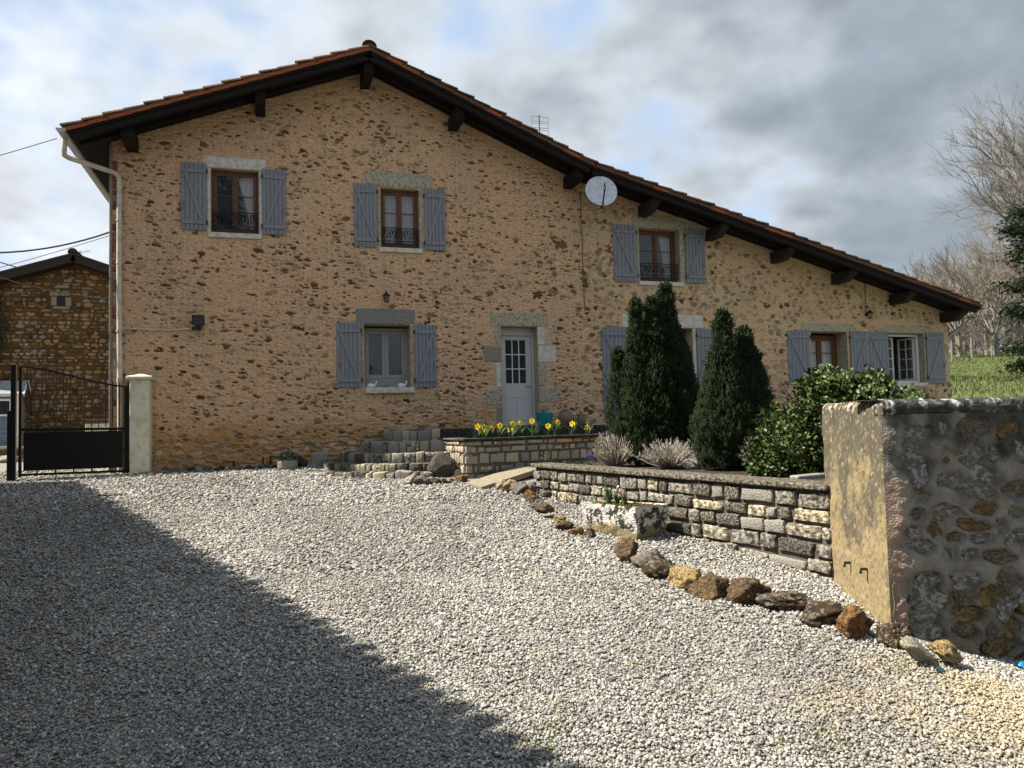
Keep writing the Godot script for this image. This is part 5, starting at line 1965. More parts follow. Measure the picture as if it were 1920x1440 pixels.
func make_fixtures() -> void:
	lantern(Vector3(2.44, 4.36, 0.02), "black carriage lantern above the pale ground floor window", 0.0)
	lantern(Vector3(15.30, 4.24, 0.02), "black lantern on its cable between the two low end windows", 0.95)
	# lamp half hidden behind the yew tip
	var l3 := thing("wall_lantern", "small round black lamp behind the tallest yew tip", "lantern", Vector3(9.35, 4.42, 0.02))
	var m3 := md()
	lathe(m3, Vector3(0, -0.09, 0.09), [[0.0, 0.0], [0.06, 0.03], [0.075, 0.1], [0.05, 0.16], [0.0, 0.19]], 12)
	put(build(m3, true), "hood", M.iron, l3)
	# floodlight with conduit
	var f := thing("floodlight", "black square floodlight on the wall fed by a white conduit", "floodlight", Vector3(-1.34, 3.77, 0.02))
	var head := md()
	var bs := Basis(Vector3(1, 0, 0), 0.45)
	cbox(head, Transform3D(bs, Vector3(0, 0.03, 0.14)), Vector3(0.235, 0.21, 0.07), 0.012)
	put(build(head), "head", M.black_plastic, f)
	var lens := md()
	cbox(lens, Transform3D(bs, Vector3(0, 0.03, 0.14) + bs.z * 0.036), Vector3(0.2, 0.17, 0.006), 0.002)
	put(build(lens), "lens", M.lens_grey, f)
	box("bracket", f, M.iron, Vector3(-0.05, -0.16, 0.0), Vector3(0.05, -0.06, 0.13), 0.01)
	box("sensor", f, M.black_plastic, Vector3(-0.13, -0.17, 0.03), Vector3(-0.06, -0.10, 0.12), 0.01)
	var cd := md()
	tube(cd, [Vector3(-1.45, -0.13, 0.012), Vector3(-1.2, -0.145, 0.012), Vector3(-0.75, -0.165, 0.012), Vector3(-0.35, -0.15, 0.012), Vector3(-0.1, -0.12, 0.012)], 0.016, 8)
	put(build(cd, true), "conduit", M.pvc, f)
	# satellite dish
	var s := thing("satellite_dish", "pale round satellite dish under the roof edge", "satellite dish", Vector3(7.21, 6.78, 0.0))
	var face := Vector3(-0.20, 0.28, 1.0).normalized()
	var x := Vector3.UP.cross(face).normalized()
	var y := face.cross(x)
	var db := Basis(x, y, face)
	var dish := md()
	var rings := 8
	var seg := 36
	for layer in 2:
		for i in rings + 1:
			var rr := 0.365 * i / rings
			for k in seg:
				var a := TAU * k / seg
				dish.v.append(db * Vector3(cos(a) * rr, sin(a) * rr * 1.04, rr * rr * 0.55 - 0.07 - layer * 0.012) + Vector3(0, 0, 0.98))
	for layer in 2:
		for i in rings:
			for k in seg:
				var o := layer * (rings + 1) * seg
				var a := o + i * seg + k
				var b := o + i * seg + (k + 1) % seg
				if layer == 0: dish.i.append_array([a, a + seg, b, b, a + seg, b + seg])
				else: dish.i.append_array([a, b, a + seg, b, b + seg, a + seg])
	var o1 := rings * seg
	var o2 := (rings + 1) * seg + rings * seg
	for k in seg: dish.i.append_array([o1 + k, o2 + k, o1 + (k + 1) % seg, o1 + (k + 1) % seg, o2 + k, o2 + (k + 1) % seg])
	put(build(dish, true), "reflector", M.dish, s)
	var arm := md()
	var c0 := Vector3(0, 0, 0.98) + db * Vector3(0.0, -0.37, 0.0)
	bar(arm, c0, Vector3(0, 0, 0.98) + db * Vector3(-0.02, -0.20, 0.36), 0.03, 0.04)
	put(build(arm), "arm", M.iron, s)
	var lnb := md()
	tube(lnb, [Vector3(0, 0, 0.98) + db * Vector3(-0.02, -0.21, 0.36), Vector3(0, 0, 0.98) + db * Vector3(-0.02, -0.05, 0.34)], [0.028, 0.036], 10)
	put(build(lnb, true), "receiver", M.black_plastic, s)
	var mount := md()
	tube(mount, [Vector3(0, -0.05, 0.0), Vector3(0, -0.05, 0.80)], 0.03, 8)
	tube(mount, [Vector3(0, -0.25, 0.76), Vector3(0, 0.1, 0.86)], 0.03, 8)
	put(build(mount, true), "mount", M.zinc, s)
	var cab := md()
	tube(cab, [c0, c0 + Vector3(0.03, -0.06, -0.05), c0 + Vector3(0.06, -0.02, -0.2), Vector3(0.0, -0.2, 0.05)], 0.006, 5)
	put(build(cab), "lead", M.cable, s)
	# brown cable running down the wall seam
	var wc := md()
	var pts := []
	for k in 12: pts.append(Vector3(7.09 + 0.012 * sin(k * 1.7) + k * 0.004, 7.0 - k * 0.245, 0.03))
	pts.append(Vector3(7.15, 4.24, 0.04))
	pts.append(Vector3(7.19, 4.22, 0.05))
	pts.append(Vector3(7.21, 4.30, 0.03))
	tube(wc, pts, 0.009, 5)
	tag(put(build(wc), "wall_cable", M.brown_wood), "thin brown cable running down the facade left of the dish", "cable")
	# television aerial behind the roof slope
	var an := thing("tv_aerial", "small comb shaped aerial standing behind the roof slope", "aerial", Vector3(7.22, 6.9, -3.0))
	var mast := md()
	tube(mast, [Vector3(0, 0, 0), Vector3(0, 3.2, 0)], 0.02, 6)
	put(build(mast), "mast", M.aerial, an)
	var el := md()
	for k in 4:
		for sg in [-1.0, 1.0]:
			var yy := 3.13 - k * 0.185
			for dy in [0.0, 0.13]:
				bar(el, Vector3(0, yy - dy, 0.05), Vector3(sg * 0.25, yy - dy, 0.05), 0.009, 0.009)
			bar(el, Vector3(sg * 0.25, yy, 0.05), Vector3(sg * 0.25, yy - 0.13, 0.05), 0.009, 0.009, Vector3(1, 0, 0))
	put(build(el), "elements", M.aerial, an)
	# figurines on the window sill
	for q in [[2.10, "white snail figurine at the near end of the window sill", 1], [2.42, "small dark bird figurine in the middle of the window sill", 0], [2.76, "white duck figurine at the far end of the window sill", 1]]:
		var fg := thing("figurine", q[1], "figurine", Vector3(q[0], 2.414, -0.03), 0.0, "figurines on the window sill")
		var b := md()
		var kk := 1.0 if q[2] else 0.65
		lathe(b, Vector3(0, 0, 0), [[0.0, 0.0], [0.05 * kk, 0.004], [0.066 * kk, 0.04 * kk], [0.045 * kk, 0.085 * kk], [0.0, 0.098 * kk]], 12)
		put(build(b, true), "body", M.figurine if q[2] else M.stone_7, fg, Transform3D(Basis.from_scale(Vector3(1.3, 1, 0.8)), Vector3.ZERO))
		var h := md()
		tube(h, [Vector3(0.07, 0.03, 0) * kk, Vector3(0.105, 0.08, 0) * kk, Vector3(0.125, 0.135, 0) * kk, Vector3(0.15, 0.13, 0) * kk], [0.024 * kk, 0.018 * kk, 0.022 * kk, 0.006], 8)
		put(build(h, true), "head", M.figurine if q[2] else M.stone_7, fg)
	# boot scraper and horseshoe shaped iron by the wall foot
	var bsn := thing("iron_hook", "rusty iron horseshoe standing against the wall foot", "hook", on_ground(-0.05, 0.25, 0.0))
	var hp := []
	for k in 11:
		var a := PI + PI * k / 10.0
		hp.append(Vector3(cos(a) * 0.075, 0.085 + sin(a) * 0.085 + (0.0), 0))
	hp.push_front(Vector3(-0.07, 0.19, 0))
	hp.append(Vector3(0.07, 0.19, 0))
	var hm := md()
	tube(hm, hp, 0.017, 6)
	put(build(hm, true), "iron", M.iron, bsn)
	var pg := thing("iron_peg", "short black iron peg beside the horseshoe", "peg", on_ground(-0.68, 0.30, 0.0))
	var pm := md()
	tube(pm, [Vector3(0, -0.02, 0), Vector3(0, 0.08, 0), Vector3(0, 0.15, 0)], [0.03, 0.026, 0.014], 8)
	put(build(pm, true), "iron", M.iron, pg)
	# drain cover in the gravel
	var dc := thing("drain_cover", "round iron drain cover in the gravel beside the shade", "drain cover", on_ground(-2.37, 2.91, 0.004))
	var dm := md()
	lathe(dm, Vector3.ZERO, [[0.17, -0.01], [0.165, 0.022], [0.145, 0.026], [0.14, 0.018], [0.0, 0.02]], 20)
	put(build(dm), "lid", M.stone_1, dc)

# ---------------------------------------------------------------- border rocks
const ORD := ["first", "second", "third", "fourth", "fifth", "sixth", "seventh", "eighth", "ninth", "tenth", "eleventh", "twelfth", "thirteenth", "fourteenth", "fifteenth", "sixteenth"]

func make_rocks() -> void:
	var tone := {
		"brown": [Color(0.085, 0.053, 0.028), Color(0.15, 0.095, 0.045), Color(0.04, 0.03, 0.021), Color(0.11, 0.07, 0.038)],
		"ochre": [Color(0.36, 0.25, 0.105), Color(0.28, 0.195, 0.09), Color(0.10, 0.065, 0.033), Color(0.42, 0.32, 0.165)],
		"grey": [Color(0.155, 0.14, 0.118), Color(0.10, 0.093, 0.082), Color(0.22, 0.197, 0.16)],
		"mossy": [Color(0.045, 0.027, 0.015), Color(0.065, 0.04, 0.023), Color(0.20, 0.175, 0.135), Color(0.034, 0.023, 0.016)],
		"rusty": [Color(0.17, 0.085, 0.027), Color(0.23, 0.125, 0.042), Color(0.07, 0.04, 0.021)],
		"pale": [Color(0.32, 0.28, 0.21), Color(0.24, 0.21, 0.16), Color(0.38, 0.335, 0.245)]}
	# x, z, half sizes (along the view across, up, along), tone, which border
	var list := [
		[2.24, 3.93, 0.14, 0.11, 0.12, "pale", 0], [2.40, 4.02, 0.12, 0.10, 0.10, "grey", 0], [2.52, 4.07, 0.07, 0.06, 0.07, "brown", 0], [2.62, 4.10, 0.08, 0.07, 0.07, "brown", 0], [2.74, 4.08, 0.09, 0.07, 0.08, "grey", 0], [2.89, 4.06, 0.10, 0.055, 0.08, "pale", 0], [3.05, 4.10, 0.11, 0.10, 0.10, "rusty", 0],
		[3.46, 5.06, 0.095, 0.12, 0.10, "pale", 1], [3.52, 5.34, 0.11, 0.14, 0.11, "ochre", 1], [3.60, 5.60, 0.15, 0.14, 0.13, "grey", 1], [3.80, 5.66, 0.12, 0.12, 0.10, "grey", 1], [3.55, 6.20, 0.11, 0.13, 0.11, "rusty", 1], [3.52, 6.52, 0.10, 0.09, 0.10, "mossy", 1], [3.46, 6.80, 0.11, 0.085, 0.10, "grey", 1], [3.44, 7.08, 0.12, 0.09, 0.11, "brown", 1], [3.42, 7.42, 0.13, 0.045, 0.10, "pale", 1], [3.40, 7.78, 0.09, 0.085, 0.09, "ochre", 1], [3.34, 8.12, 0.11, 0.07, 0.10, "brown", 1], [3.36, 8.42, 0.08, 0.065, 0.08, "rusty", 1], [3.46, 8.56, 0.08, 0.06, 0.08, "mossy", 1],
		[3.40, 9.66, 0.115, 0.125, 0.11, "brown", 2], [3.48, 9.94, 0.145, 0.105, 0.13, "grey", 2], [3.43, 10.28, 0.15, 0.095, 0.13, "mossy", 2], [3.47, 10.62, 0.155, 0.12, 0.14, "ochre", 2], [3.55, 10.93, 0.17, 0.10, 0.14, "brown", 2], [3.72, 11.20, 0.145, 0.125, 0.14, "brown", 2], [3.92, 11.45, 0.20, 0.085, 0.15, "mossy", 2], [3.93, 11.78, 0.165, 0.085, 0.14, "mossy", 2], [3.96, 12.10, 0.115, 0.13, 0.12, "rusty", 2], [4.06, 12.36, 0.10, 0.12, 0.11, "mossy", 2], [4.00, 12.66, 0.13, 0.042, 0.085, "pale", 2], [4.20, 12.66, 0.155, 0.052, 0.10, "ochre", 2],
		[3.90, 6.07, 0.11, 0.07, 0.09, "mossy", 3], [4.04, 6.30, 0.085, 0.06, 0.08, "mossy", 3]]
	var names := ["below the stone steps, counted from the bottom step", "between the ramp slab and the trough, counted from the slab", "between the trough and the boundary wall, counted from the trough", "at the foot of the garden wall's far end"]
	var groups := ["rocks below the steps", "rocks edging the gravel before the trough", "rocks edging the gravel after the trough", "rocks at the garden wall foot"]
	var counts := [0, 0, 0, 0]
	var n := 0
	for q in list:
		var k: int = q[6]
		var o := thing("border_rock", "%s %s rock %s" % [ORD[counts[k]], q[5], names[k]], "rock", on_ground(q[0], q[1], q[3] * 0.55), YAW * -1.0 + rng.randf_range(-0.5, 0.5), groups[k])
		counts[k] += 1
		put(rock_mesh(1000 + n * 7, Vector3(q[2], q[3], q[4]) * (1.14 if k == 2 else 1.02), tone[q[5]], 3, 0.62), "stone", M.rock, o, Transform3D(Basis(Vector3(1, 0, 0.4).normalized(), rng.randf_range(-0.25, 0.25)) if q[3] > 0.055 or k != 2 else Basis(Vector3(0, 0, 1), -0.5) * Basis(Vector3(1, 0, 0), 0.5), Vector3(0, 0, 0) if q[3] > 0.055 or k != 2 else Vector3(0, 0.045, 0)))
		n += 1
	# dark stones along the wall foot, left of the steps
	var foot := [[-1.75, 0.42, 0.10], [-1.45, 0.44, 0.11], [-1.15, 0.46, 0.10], [-0.92, 0.52, 0.12], [-0.66, 0.60, 0.13], [-0.38, 0.62, 0.11], [-0.12, 0.66, 0.13], [0.14, 0.72, 0.12]]
	for i in foot.size():
		var o := thing("wall_foot_stone", "%s dark stone along the wall foot, counted from the gate pillar" % ORD[i], "stone", on_ground(foot[i][0], foot[i][1], 0.03), rng.randf(), "dark stones along the wall foot")
		put(rock_mesh(1500 + i * 5, Vector3(foot[i][2], 0.065, 0.08), tone.brown if i % 2 else tone.grey, 2, 0.5), "stone", M.rock, o)
	var dr := thing("dark_rock", "dark rock against the wall left of the steps", "rock", on_ground(0.62, 0.75, 0.07))
	put(rock_mesh(1601, Vector3(0.14, 0.14, 0.12), [Color(0.045, 0.043, 0.04), Color(0.075, 0.07, 0.065)], 3, 0.5), "stone", M.rock, dr)
	var pr := thing("squared_stone", "pale squared stone between the planter bowl and the steps", "stone", on_ground(0.98, 0.42, 0.10))
	put(block_meshes[3], "stone", M.clean_4, pr, Transform3D(Basis.from_scale(Vector3(0.34, 0.26, 0.2)), Vector3.ZERO))
	# low stone bowl with a clipped bush
	var bowl := thing("planter_bowl", "low round stone planter with a clipped dark bush by the wall", "planter", on_ground(0.34, 1.02))
	var bm := md()
	lathe(bm, Vector3.ZERO, [[0.0, -0.03], [0.17, -0.03], [0.19, 0.05], [0.20, 0.17], [0.17, 0.175], [0.16, 0.14], [0.0, 0.14]], 20)
	put(build(bm, true), "bowl", M.clean_1, bowl)
	var xf := []
	var cols := []
	for k in 1500:
		var a := rng.randf() * TAU
		var u := rng.randf()
		var rr := 0.24 * sqrt(u)
		var yy := 0.16 + 0.17 * sqrt(maxf(0.0, 1.0 - u)) * pow(rng.randf(), 0.3)
		xf.append(Transform3D(Basis.from_euler(Vector3(rng.randf_range(-1, 1), rng.randf() * TAU, rng.randf_range(-1, 1))).scaled_local(Vector3.ONE * rng.randf_range(0.02, 0.035)), Vector3(cos(a) * rr, yy, sin(a) * rr)))
		cols.append(jit(Color(0.022, 0.042, 0.014), 0.5))
	make_multi("foliage", leaf_mesh(0.3), M.leaf, xf, cols, bowl)
	# litter: torn blue sheet and a teal shard
	var bl := thing("blue_sheet", "crumpled bright blue plastic sheet at the rubble wall foot", "plastic", on_ground(5.22, 12.46, 0.0))
	var sm := md()
	var fn := fnl(15, 6.0, 3)
	for j in 9:
		for i in 9:
			var u := i / 8.0 - 0.5
			var v := j / 8.0 - 0.5
			sm.v.append(Vector3(u * 0.3, 0.035 + 0.05 * fn.get_noise_2d(u * 0.6, v * 0.6) + (0.10 if i > 6 and j < 3 else 0.0), v * 0.16))
	for j in 8:
		for i in 8:
			var o := j * 9 + i
			sm.i.append_array([o, o + 1, o + 9, o + 1, o + 10, o + 9])
	put(build(sm), "sheet", M.blue_plastic, bl)
	var ts := thing("teal_shard", "small dark teal shard on the gravel before the ochre slab rocks", "shard", on_ground(4.00, 12.80, 0.012), 0.4)
	var tm := md()
	prism(tm, [Vector2(-0.03, -0.015), Vector2(0.035, -0.02), Vector2(0.03, 0.022), Vector2(-0.02, 0.018)], 0.0, 0.012)
	put(build(tm), "shard", M.teal_plastic, ts, Transform3D(Basis(Vector3(1, 0, 0), 0.5), Vector3.ZERO))

# ---------------------------------------------------------------- stone trough with its plants
func make_trough() -> void:
	var t := thing("stone_trough", "old lichen spotted stone trough planted with pink hyacinths", "trough", Vector3(3.83, height(3.83, 9.02) - 0.02, 9.02))
	# local axes: u towards the far left corner, v towards the wall
	var u := Vector3(-0.44, 0, -0.90).normalized()
	var v := Vector3(0.90, 0, -0.22).normalized()
	var hgt := 0.40
	var d := md()
	var n := fnl(601, 3.0, 4)
	var nn := fnl(602, 7.0, 3)
	var nu := 46
	var nv := 28
	var ny := 26
	var lu := 0.80
	var lv := 0.46
	var shape := func(a: float, b: float, y: float) -> Vector3:
		# a, b in 0..1 over the plan, y in 0..1; narrower and boat shaped below
		var pinch: float = 1.0 - 0.20 * pow(1.0 - y, 2.0)
		var lift: float = 0.10 * pow(absf(a - 0.35), 1.5) * (1.0 - y)
		var aa: float = 0.42 + (a - 0.42) * pinch
		var bb: float = 0.5 + (b - 0.5) * pinch
		var p: Vector3 = u * (aa * lu) + v * (bb * lv) + Vector3(0, lerpf(lift, hgt, y), 0)
		var q: Vector3 = p * 1.0
		return p + (u * n.get_noise_3dv(q) + v * n.get_noise_3dv(q + Vector3(5, 0, 0)) + Vector3.UP * n.get_noise_3dv(q + Vector3(0, 5, 0)) * 0.5) * 0.035
	var colour := func(p: Vector3) -> Color:
		var y: float = p.y / hgt
		var k: float = n.get_noise_3dv(p * 1.6 + Vector3(3, 1, 2))
		var f: float = 0.7 * nn.get_noise_3dv(p * 1.5 * Vector3(1, 0.6, 1)) + 0.5 * nn.get_noise_3dv(p * 4.0)
		var c := Color(0.30, 0.265, 0.20).lerp(Color(0.36, 0.27, 0.14), clampf(0.5 + k * 1.5, 0, 1))
		if y > 0.36 + 0.35 * k:
			c = Color(0.045, 0.043, 0.038).lerp(Color(0.12, 0.11, 0.09), clampf(0.5 + f, 0, 1))
			if f + 0.5 * k > 0.02 - 0.12 * y: c = Color(0.66, 0.65, 0.60)
		return Color(c.r, c.g, c.b) * (0.9 + 0.3 * f)
	# four sides and a rim
	var walls := [[0, 0, 1, 0], [1, 0, 1, 1], [1, 1, 0, 1], [0, 1, 0, 0]]
	for w in walls:
		var cols := nu if w[0] != w[2] else nv
		var base: int = d.v.size()
		for j in ny + 1:
			for i in cols + 1:
				var s := float(i) / cols
				var p: Vector3 = shape.call(lerpf(w[0], w[2], s), lerpf(w[1], w[3], s), float(j) / ny)
				d.v.append(p)
				d.c.append(colour.call(p))
		for j in ny:
			for i in cols:
				var o := base + j * (cols + 1) + i
				d.i.append_array([o, o + 1, o + cols + 1, o + 1, o + cols + 2, o + cols + 1])
	var base2: int = d.v.size()
	for j in 9:
		for i in 13:
			var a := i / 12.0
			var b := j / 8.0
			var p: Vector3 = shape.call(a, b, 1.0)
			var inside := minf(minf(a, 1.0 - a) * lu, minf(b, 1.0 - b) * lv)
			if inside > 0.05: p.y -= 0.07
			d.v.append(p)
			d.c.append(Color(0.60, 0.57, 0.48))
	for j in 8:
		for i in 12:
			var o := base2 + j * 13 + i
			d.i.append_array([o, o + 13, o + 1, o + 1, o + 13, o + 14])
	put(build(d, true), "basin", M.trough, t)
	# moss cushion
	var xf := []
	var cols := []
	for k in 2600:
		var a := rng.randf_range(0.06, 0.94)
		var b := rng.randf_range(0.09, 0.91)
		var p: Vector3 = shape.call(a, b, 1.0)
		var lump := 0.03 * n.get_noise_2d(a * 3.0, b * 3.0)
		xf.append(Transform3D(Basis.from_euler(Vector3(rng.randf_range(-0.6, 0.6), rng.randf() * TAU, rng.randf_range(-0.6, 0.6))).scaled_local(Vector3(0.016, rng.randf_range(0.015, 0.032), 0.016)), p + Vector3(0, -0.03 + lump, 0)))
		var red := smoothstep(-0.15, 0.3, n.get_noise_2d(a * 2.0 + 8.0, b * 2.0))
		cols.append(jit(Color(0.10, 0.115, 0.02).lerp(Color(0.20, 0.06, 0.02), red), 0.35))
	var mo := make_multi("moss", leaf_mesh(0.45), M.grass, xf, cols, t)
	mo.set_meta("kind", "stuff")
	# strap leaves and two pink hyacinths
	var hy := [[0.60, 0.45, "pale pink hyacinth rising behind the other in the stone trough", 0.19], [0.40, 0.35, "deep pink hyacinth low in the middle of the stone trough", 0.11]]
	for q in hy:
		var o := thing("hyacinth", q[2], "flower", t.position + (shape.call(q[0], q[1], 1.0) as Vector3) + Vector3(0, -0.02, 0), 0.0, "hyacinths in the stone trough")
		blades(o, "leaf_blade", 11, 0.16, 0.20, 0.011, Color(0.05, 0.12, 0.03), 0.55)
		var st := md()
		tube(st, [Vector3.ZERO, Vector3(0.005, q[3] * 0.6, 0), Vector3(0.01, q[3], 0)], 0.006, 6)
		tint(st, Color(0.08, 0.13, 0.04))
		put(build(st), "stem", M.grass, o)
		var fx := []
		var fc := []
		for k in 46:
			var a := rng.randf() * TAU
			var yy: float = q[3] * 0.62 + rng.randf() * 0.085
			fx.append(Transform3D(Basis(Vector3.UP, a) * Basis(Vector3(1, 0, 0), 1.0 + rng.randf_range(-0.4, 0.4)) * Basis.from_scale(Vector3.ONE * 0.024), Vector3(0.008, yy, 0)))
			fc.append(jit(Color(0.62, 0.22, 0.38) if q[3] < 0.15 else Color(0.66, 0.42, 0.46), 0.25))
		make_multi("blossom", leaf_mesh(0.5), M.petal, fx, fc, o)
	for q in [[0.80, 0.55, "first"], [0.70, 0.30, "second"]]:
		var o := thing("strap_leaf_tuft", "%s green strap leaf tuft from the far end of the trough" % q[2], "plant", t.position + (shape.call(q[0], q[1], 1.0) as Vector3) + Vector3(0, -0.02, 0), 0.0, "leaf tufts in the trough")
		blades(o, "leaf_blade", 12, 0.18, 0.26, 0.010, Color(0.045, 0.11, 0.03), 0.35)

func tint(d: Dictionary, c: Color) -> void:
	while d.c.size() < d.v.size(): d.c.append(c)

# a fan of arching strap leaves, one mesh
func blades(parent: Node3D, called: String, n: int, lo: float, hi: float, wide: float, c: Color, spread: float, only_mesh := false) -> void:
	var d := md()
	for k in n:
		var a := rng.randf() * TAU
		var h := rng.randf_range(lo, hi)
		var lean := rng.randf_range(0.05, 1.0) * spread
		var out := Vector3(cos(a), 0, sin(a))
		var across := Vector3(-out.z, 0, out.x)
		var base := out * rng.randf_range(0.0, 0.03)
		var o: int = d.v.size()
		var cc := jit(c, 0.3)
		for s in 5:
			var t := s / 4.0
			var p := base + out * (lean * h * t * t) + Vector3(0, h * t * (1.0 - 0.25 * lean * t), 0)
			var w := wide * (1.0 - t * t * 0.92)
			d.v.append(p - across * w)
			d.v.append(p + across * w)
			d.c.append(cc)
			d.c.append(cc)
		for s in 4:
			var q := o + s * 2
			d.i.append_array([q, q + 2, q + 1, q + 1, q + 2, q + 3])
	put(build(d, true), called, M.grass, parent)

# ---------------------------------------------------------------- garden plants
func spray_mesh() -> ArrayMesh:       # a short upright conifer shoot, unit height
	var d := md()
	var r := RandomNumberGenerator.new()
	r.seed = 5
	for k in 11:
		var t := k / 10.0
		var a := k * 2.4
		var out := Vector3(cos(a), 0, sin(a))
		var base := Vector3(0, t * 0.75, 0)
		var tip := base + out * (0.30 * (1.0 - 0.5 * t)) + Vector3(0, 0.30, 0)
		var across := out.cross(Vector3.UP) * 0.055
		var o: int = d.v.size()
		d.v.append_array([base, (base + tip) * 0.5 - across, tip, (base + tip) * 0.5 + across])
		d.i.append_array([o, o + 1, o + 2, o, o + 2, o + 3])
	return build(d)

func yew(label: String, at: Vector3, columns: Array, density: float) -> void:
	var y := thing("columnar_yew", label, "yew", at, 0.0, "columnar yews in the garden bed")
	var tr_ := md()
	for c in columns:
		tube(tr_, [Vector3(c[0] * 0.5, -0.05, c[1] * 0.5), Vector3(c[0], c[3] * 0.4, c[1]), Vector3(c[0], c[3] * 0.85, c[1])], [0.05, 0.035, 0.01], 7)
	put(build(tr_, true), "trunk", M.bark, y)
	var n := fnl(int(at.x * 100.0), 2.2, 3)
	var xf := []
	var cols := []
	for c in columns:
		# column: x, z, radius, height, base height
		var rad: float = c[2]
		var h: float = c[3]
		var lo: float = c[4]
		var count := int(density * rad * (h - lo))
		for k in count:
			var t := pow(rng.randf(), 0.9)
			var yy := lerpf(lo, h, t)
			# bullet profile
			var prof := 1.0
			if t > 0.35: prof = pow(maxf(0.0, 1.0 - pow((t - 0.35) / 0.65, 1.5)), 0.75)
			else: prof = lerpf(0.62, 1.0, sqrt(t / 0.35))
			var a := rng.randf() * TAU
			var lump := 1.0 + 0.28 * n.get_noise_3d(cos(a) * 0.8 + c[0] * 3.0, yy * 1.3, sin(a) * 0.8)
			var rr := rad * prof * lump * (1.0 - 0.42 * pow(rng.randf(), 2.2))
			var out := Vector3(cos(a), 0, sin(a))
			var p := Vector3(c[0], yy, c[1]) + out * rr
			var size := rng.randf_range(0.055, 0.105) * (1.0 + 0.5 * float(t > 0.85))
			var up := (Vector3.UP + out * rng.randf_range(0.1, 0.75) + Vector3(rng.randf_range(-0.3, 0.3), 0, rng.randf_range(-0.3, 0.3))).normalized()
			var bx := up.cross(Vector3(0.3, 0.1, 1.0)).normalized()
			xf.append(Transform3D(Basis(bx * size, up * size, bx.cross(up) * size).rotated(up, rng.randf() * TAU) if false else Basis(bx, up, bx.cross(up)) * Basis(Vector3.UP, rng.randf() * TAU) * Basis.from_scale(Vector3.ONE * size), p))
			var young := smoothstep(-0.2, 0.5, n.get_noise_3dv(p * 1.5 + Vector3(9, 0, 0)))
			cols.append(jit(Color(0.020, 0.036, 0.013).lerp(Color(0.050, 0.072, 0.020), young * rng.randf()), 0.35))
	make_multi("crown", spray_mesh(), M.needle, xf, cols, y)

func lavender(label: String, at: Vector3, rad: float, h: float) -> void:
	var l := thing("lavender_bush", label, "shrub", at, 0.0, "lavender bushes along the garden wall")
	var d := md()
	var tips := []
	for k in 420:
		var a := rng.randf() * TAU
		var lean := pow(rng.randf(), 0.6) * 1.15
		var out := Vector3(cos(a), 0, sin(a))
		var dir := (Vector3.UP * cos(lean) + out * sin(lean)).normalized()
		var len := h * rng.randf_range(0.75, 1.1) * (1.0 if lean < 0.7 else 0.92)
		var base := out * rng.randf_range(0.0, 0.08)
		var bend := Vector3(0, 0.10 * len, 0)
		var p1 := base + dir * len * 0.5
		var p2 := base + dir * len + bend
		p2.x *= rad / h * 1.0
		p2.z *= rad / h * 1.0
		p1.x *= rad / h
		p1.z *= rad / h
		p1.y = maxf(p1.y, 0.02)
		tube(d, [base, p1, p2], [0.006, 0.0045, 0.0028], 3, false)
		var cc := jit(Color(0.32, 0.275, 0.225), 0.35)
		tint(d, cc)
		tips.append([p1.lerp(p2, 0.35), p2])
	put(build(d), "stems", M.twig, l)
	var xf := []
	var cols := []
	for q in tips:
		for k in 7:
			var p: Vector3 = (q[0] as Vector3).lerp(q[1], k / 6.0) 
			var b := Basis.from_euler(Vector3(rng.randf_range(-0.7, 0.7), rng.randf() * TAU, rng.randf_range(-0.7, 0.7))).scaled_local(Vector3(0.012, rng.randf_range(0.018, 0.035), 0.012))
			xf.append(Transform3D(b, p))
			cols.append(jit(Color(0.33, 0.315, 0.265) if rng.randf() < 0.75 else Color(0.40, 0.36, 0.30), 0.3))
	make_multi("foliage", leaf_mesh(0.3), M.grass, xf, cols, l)

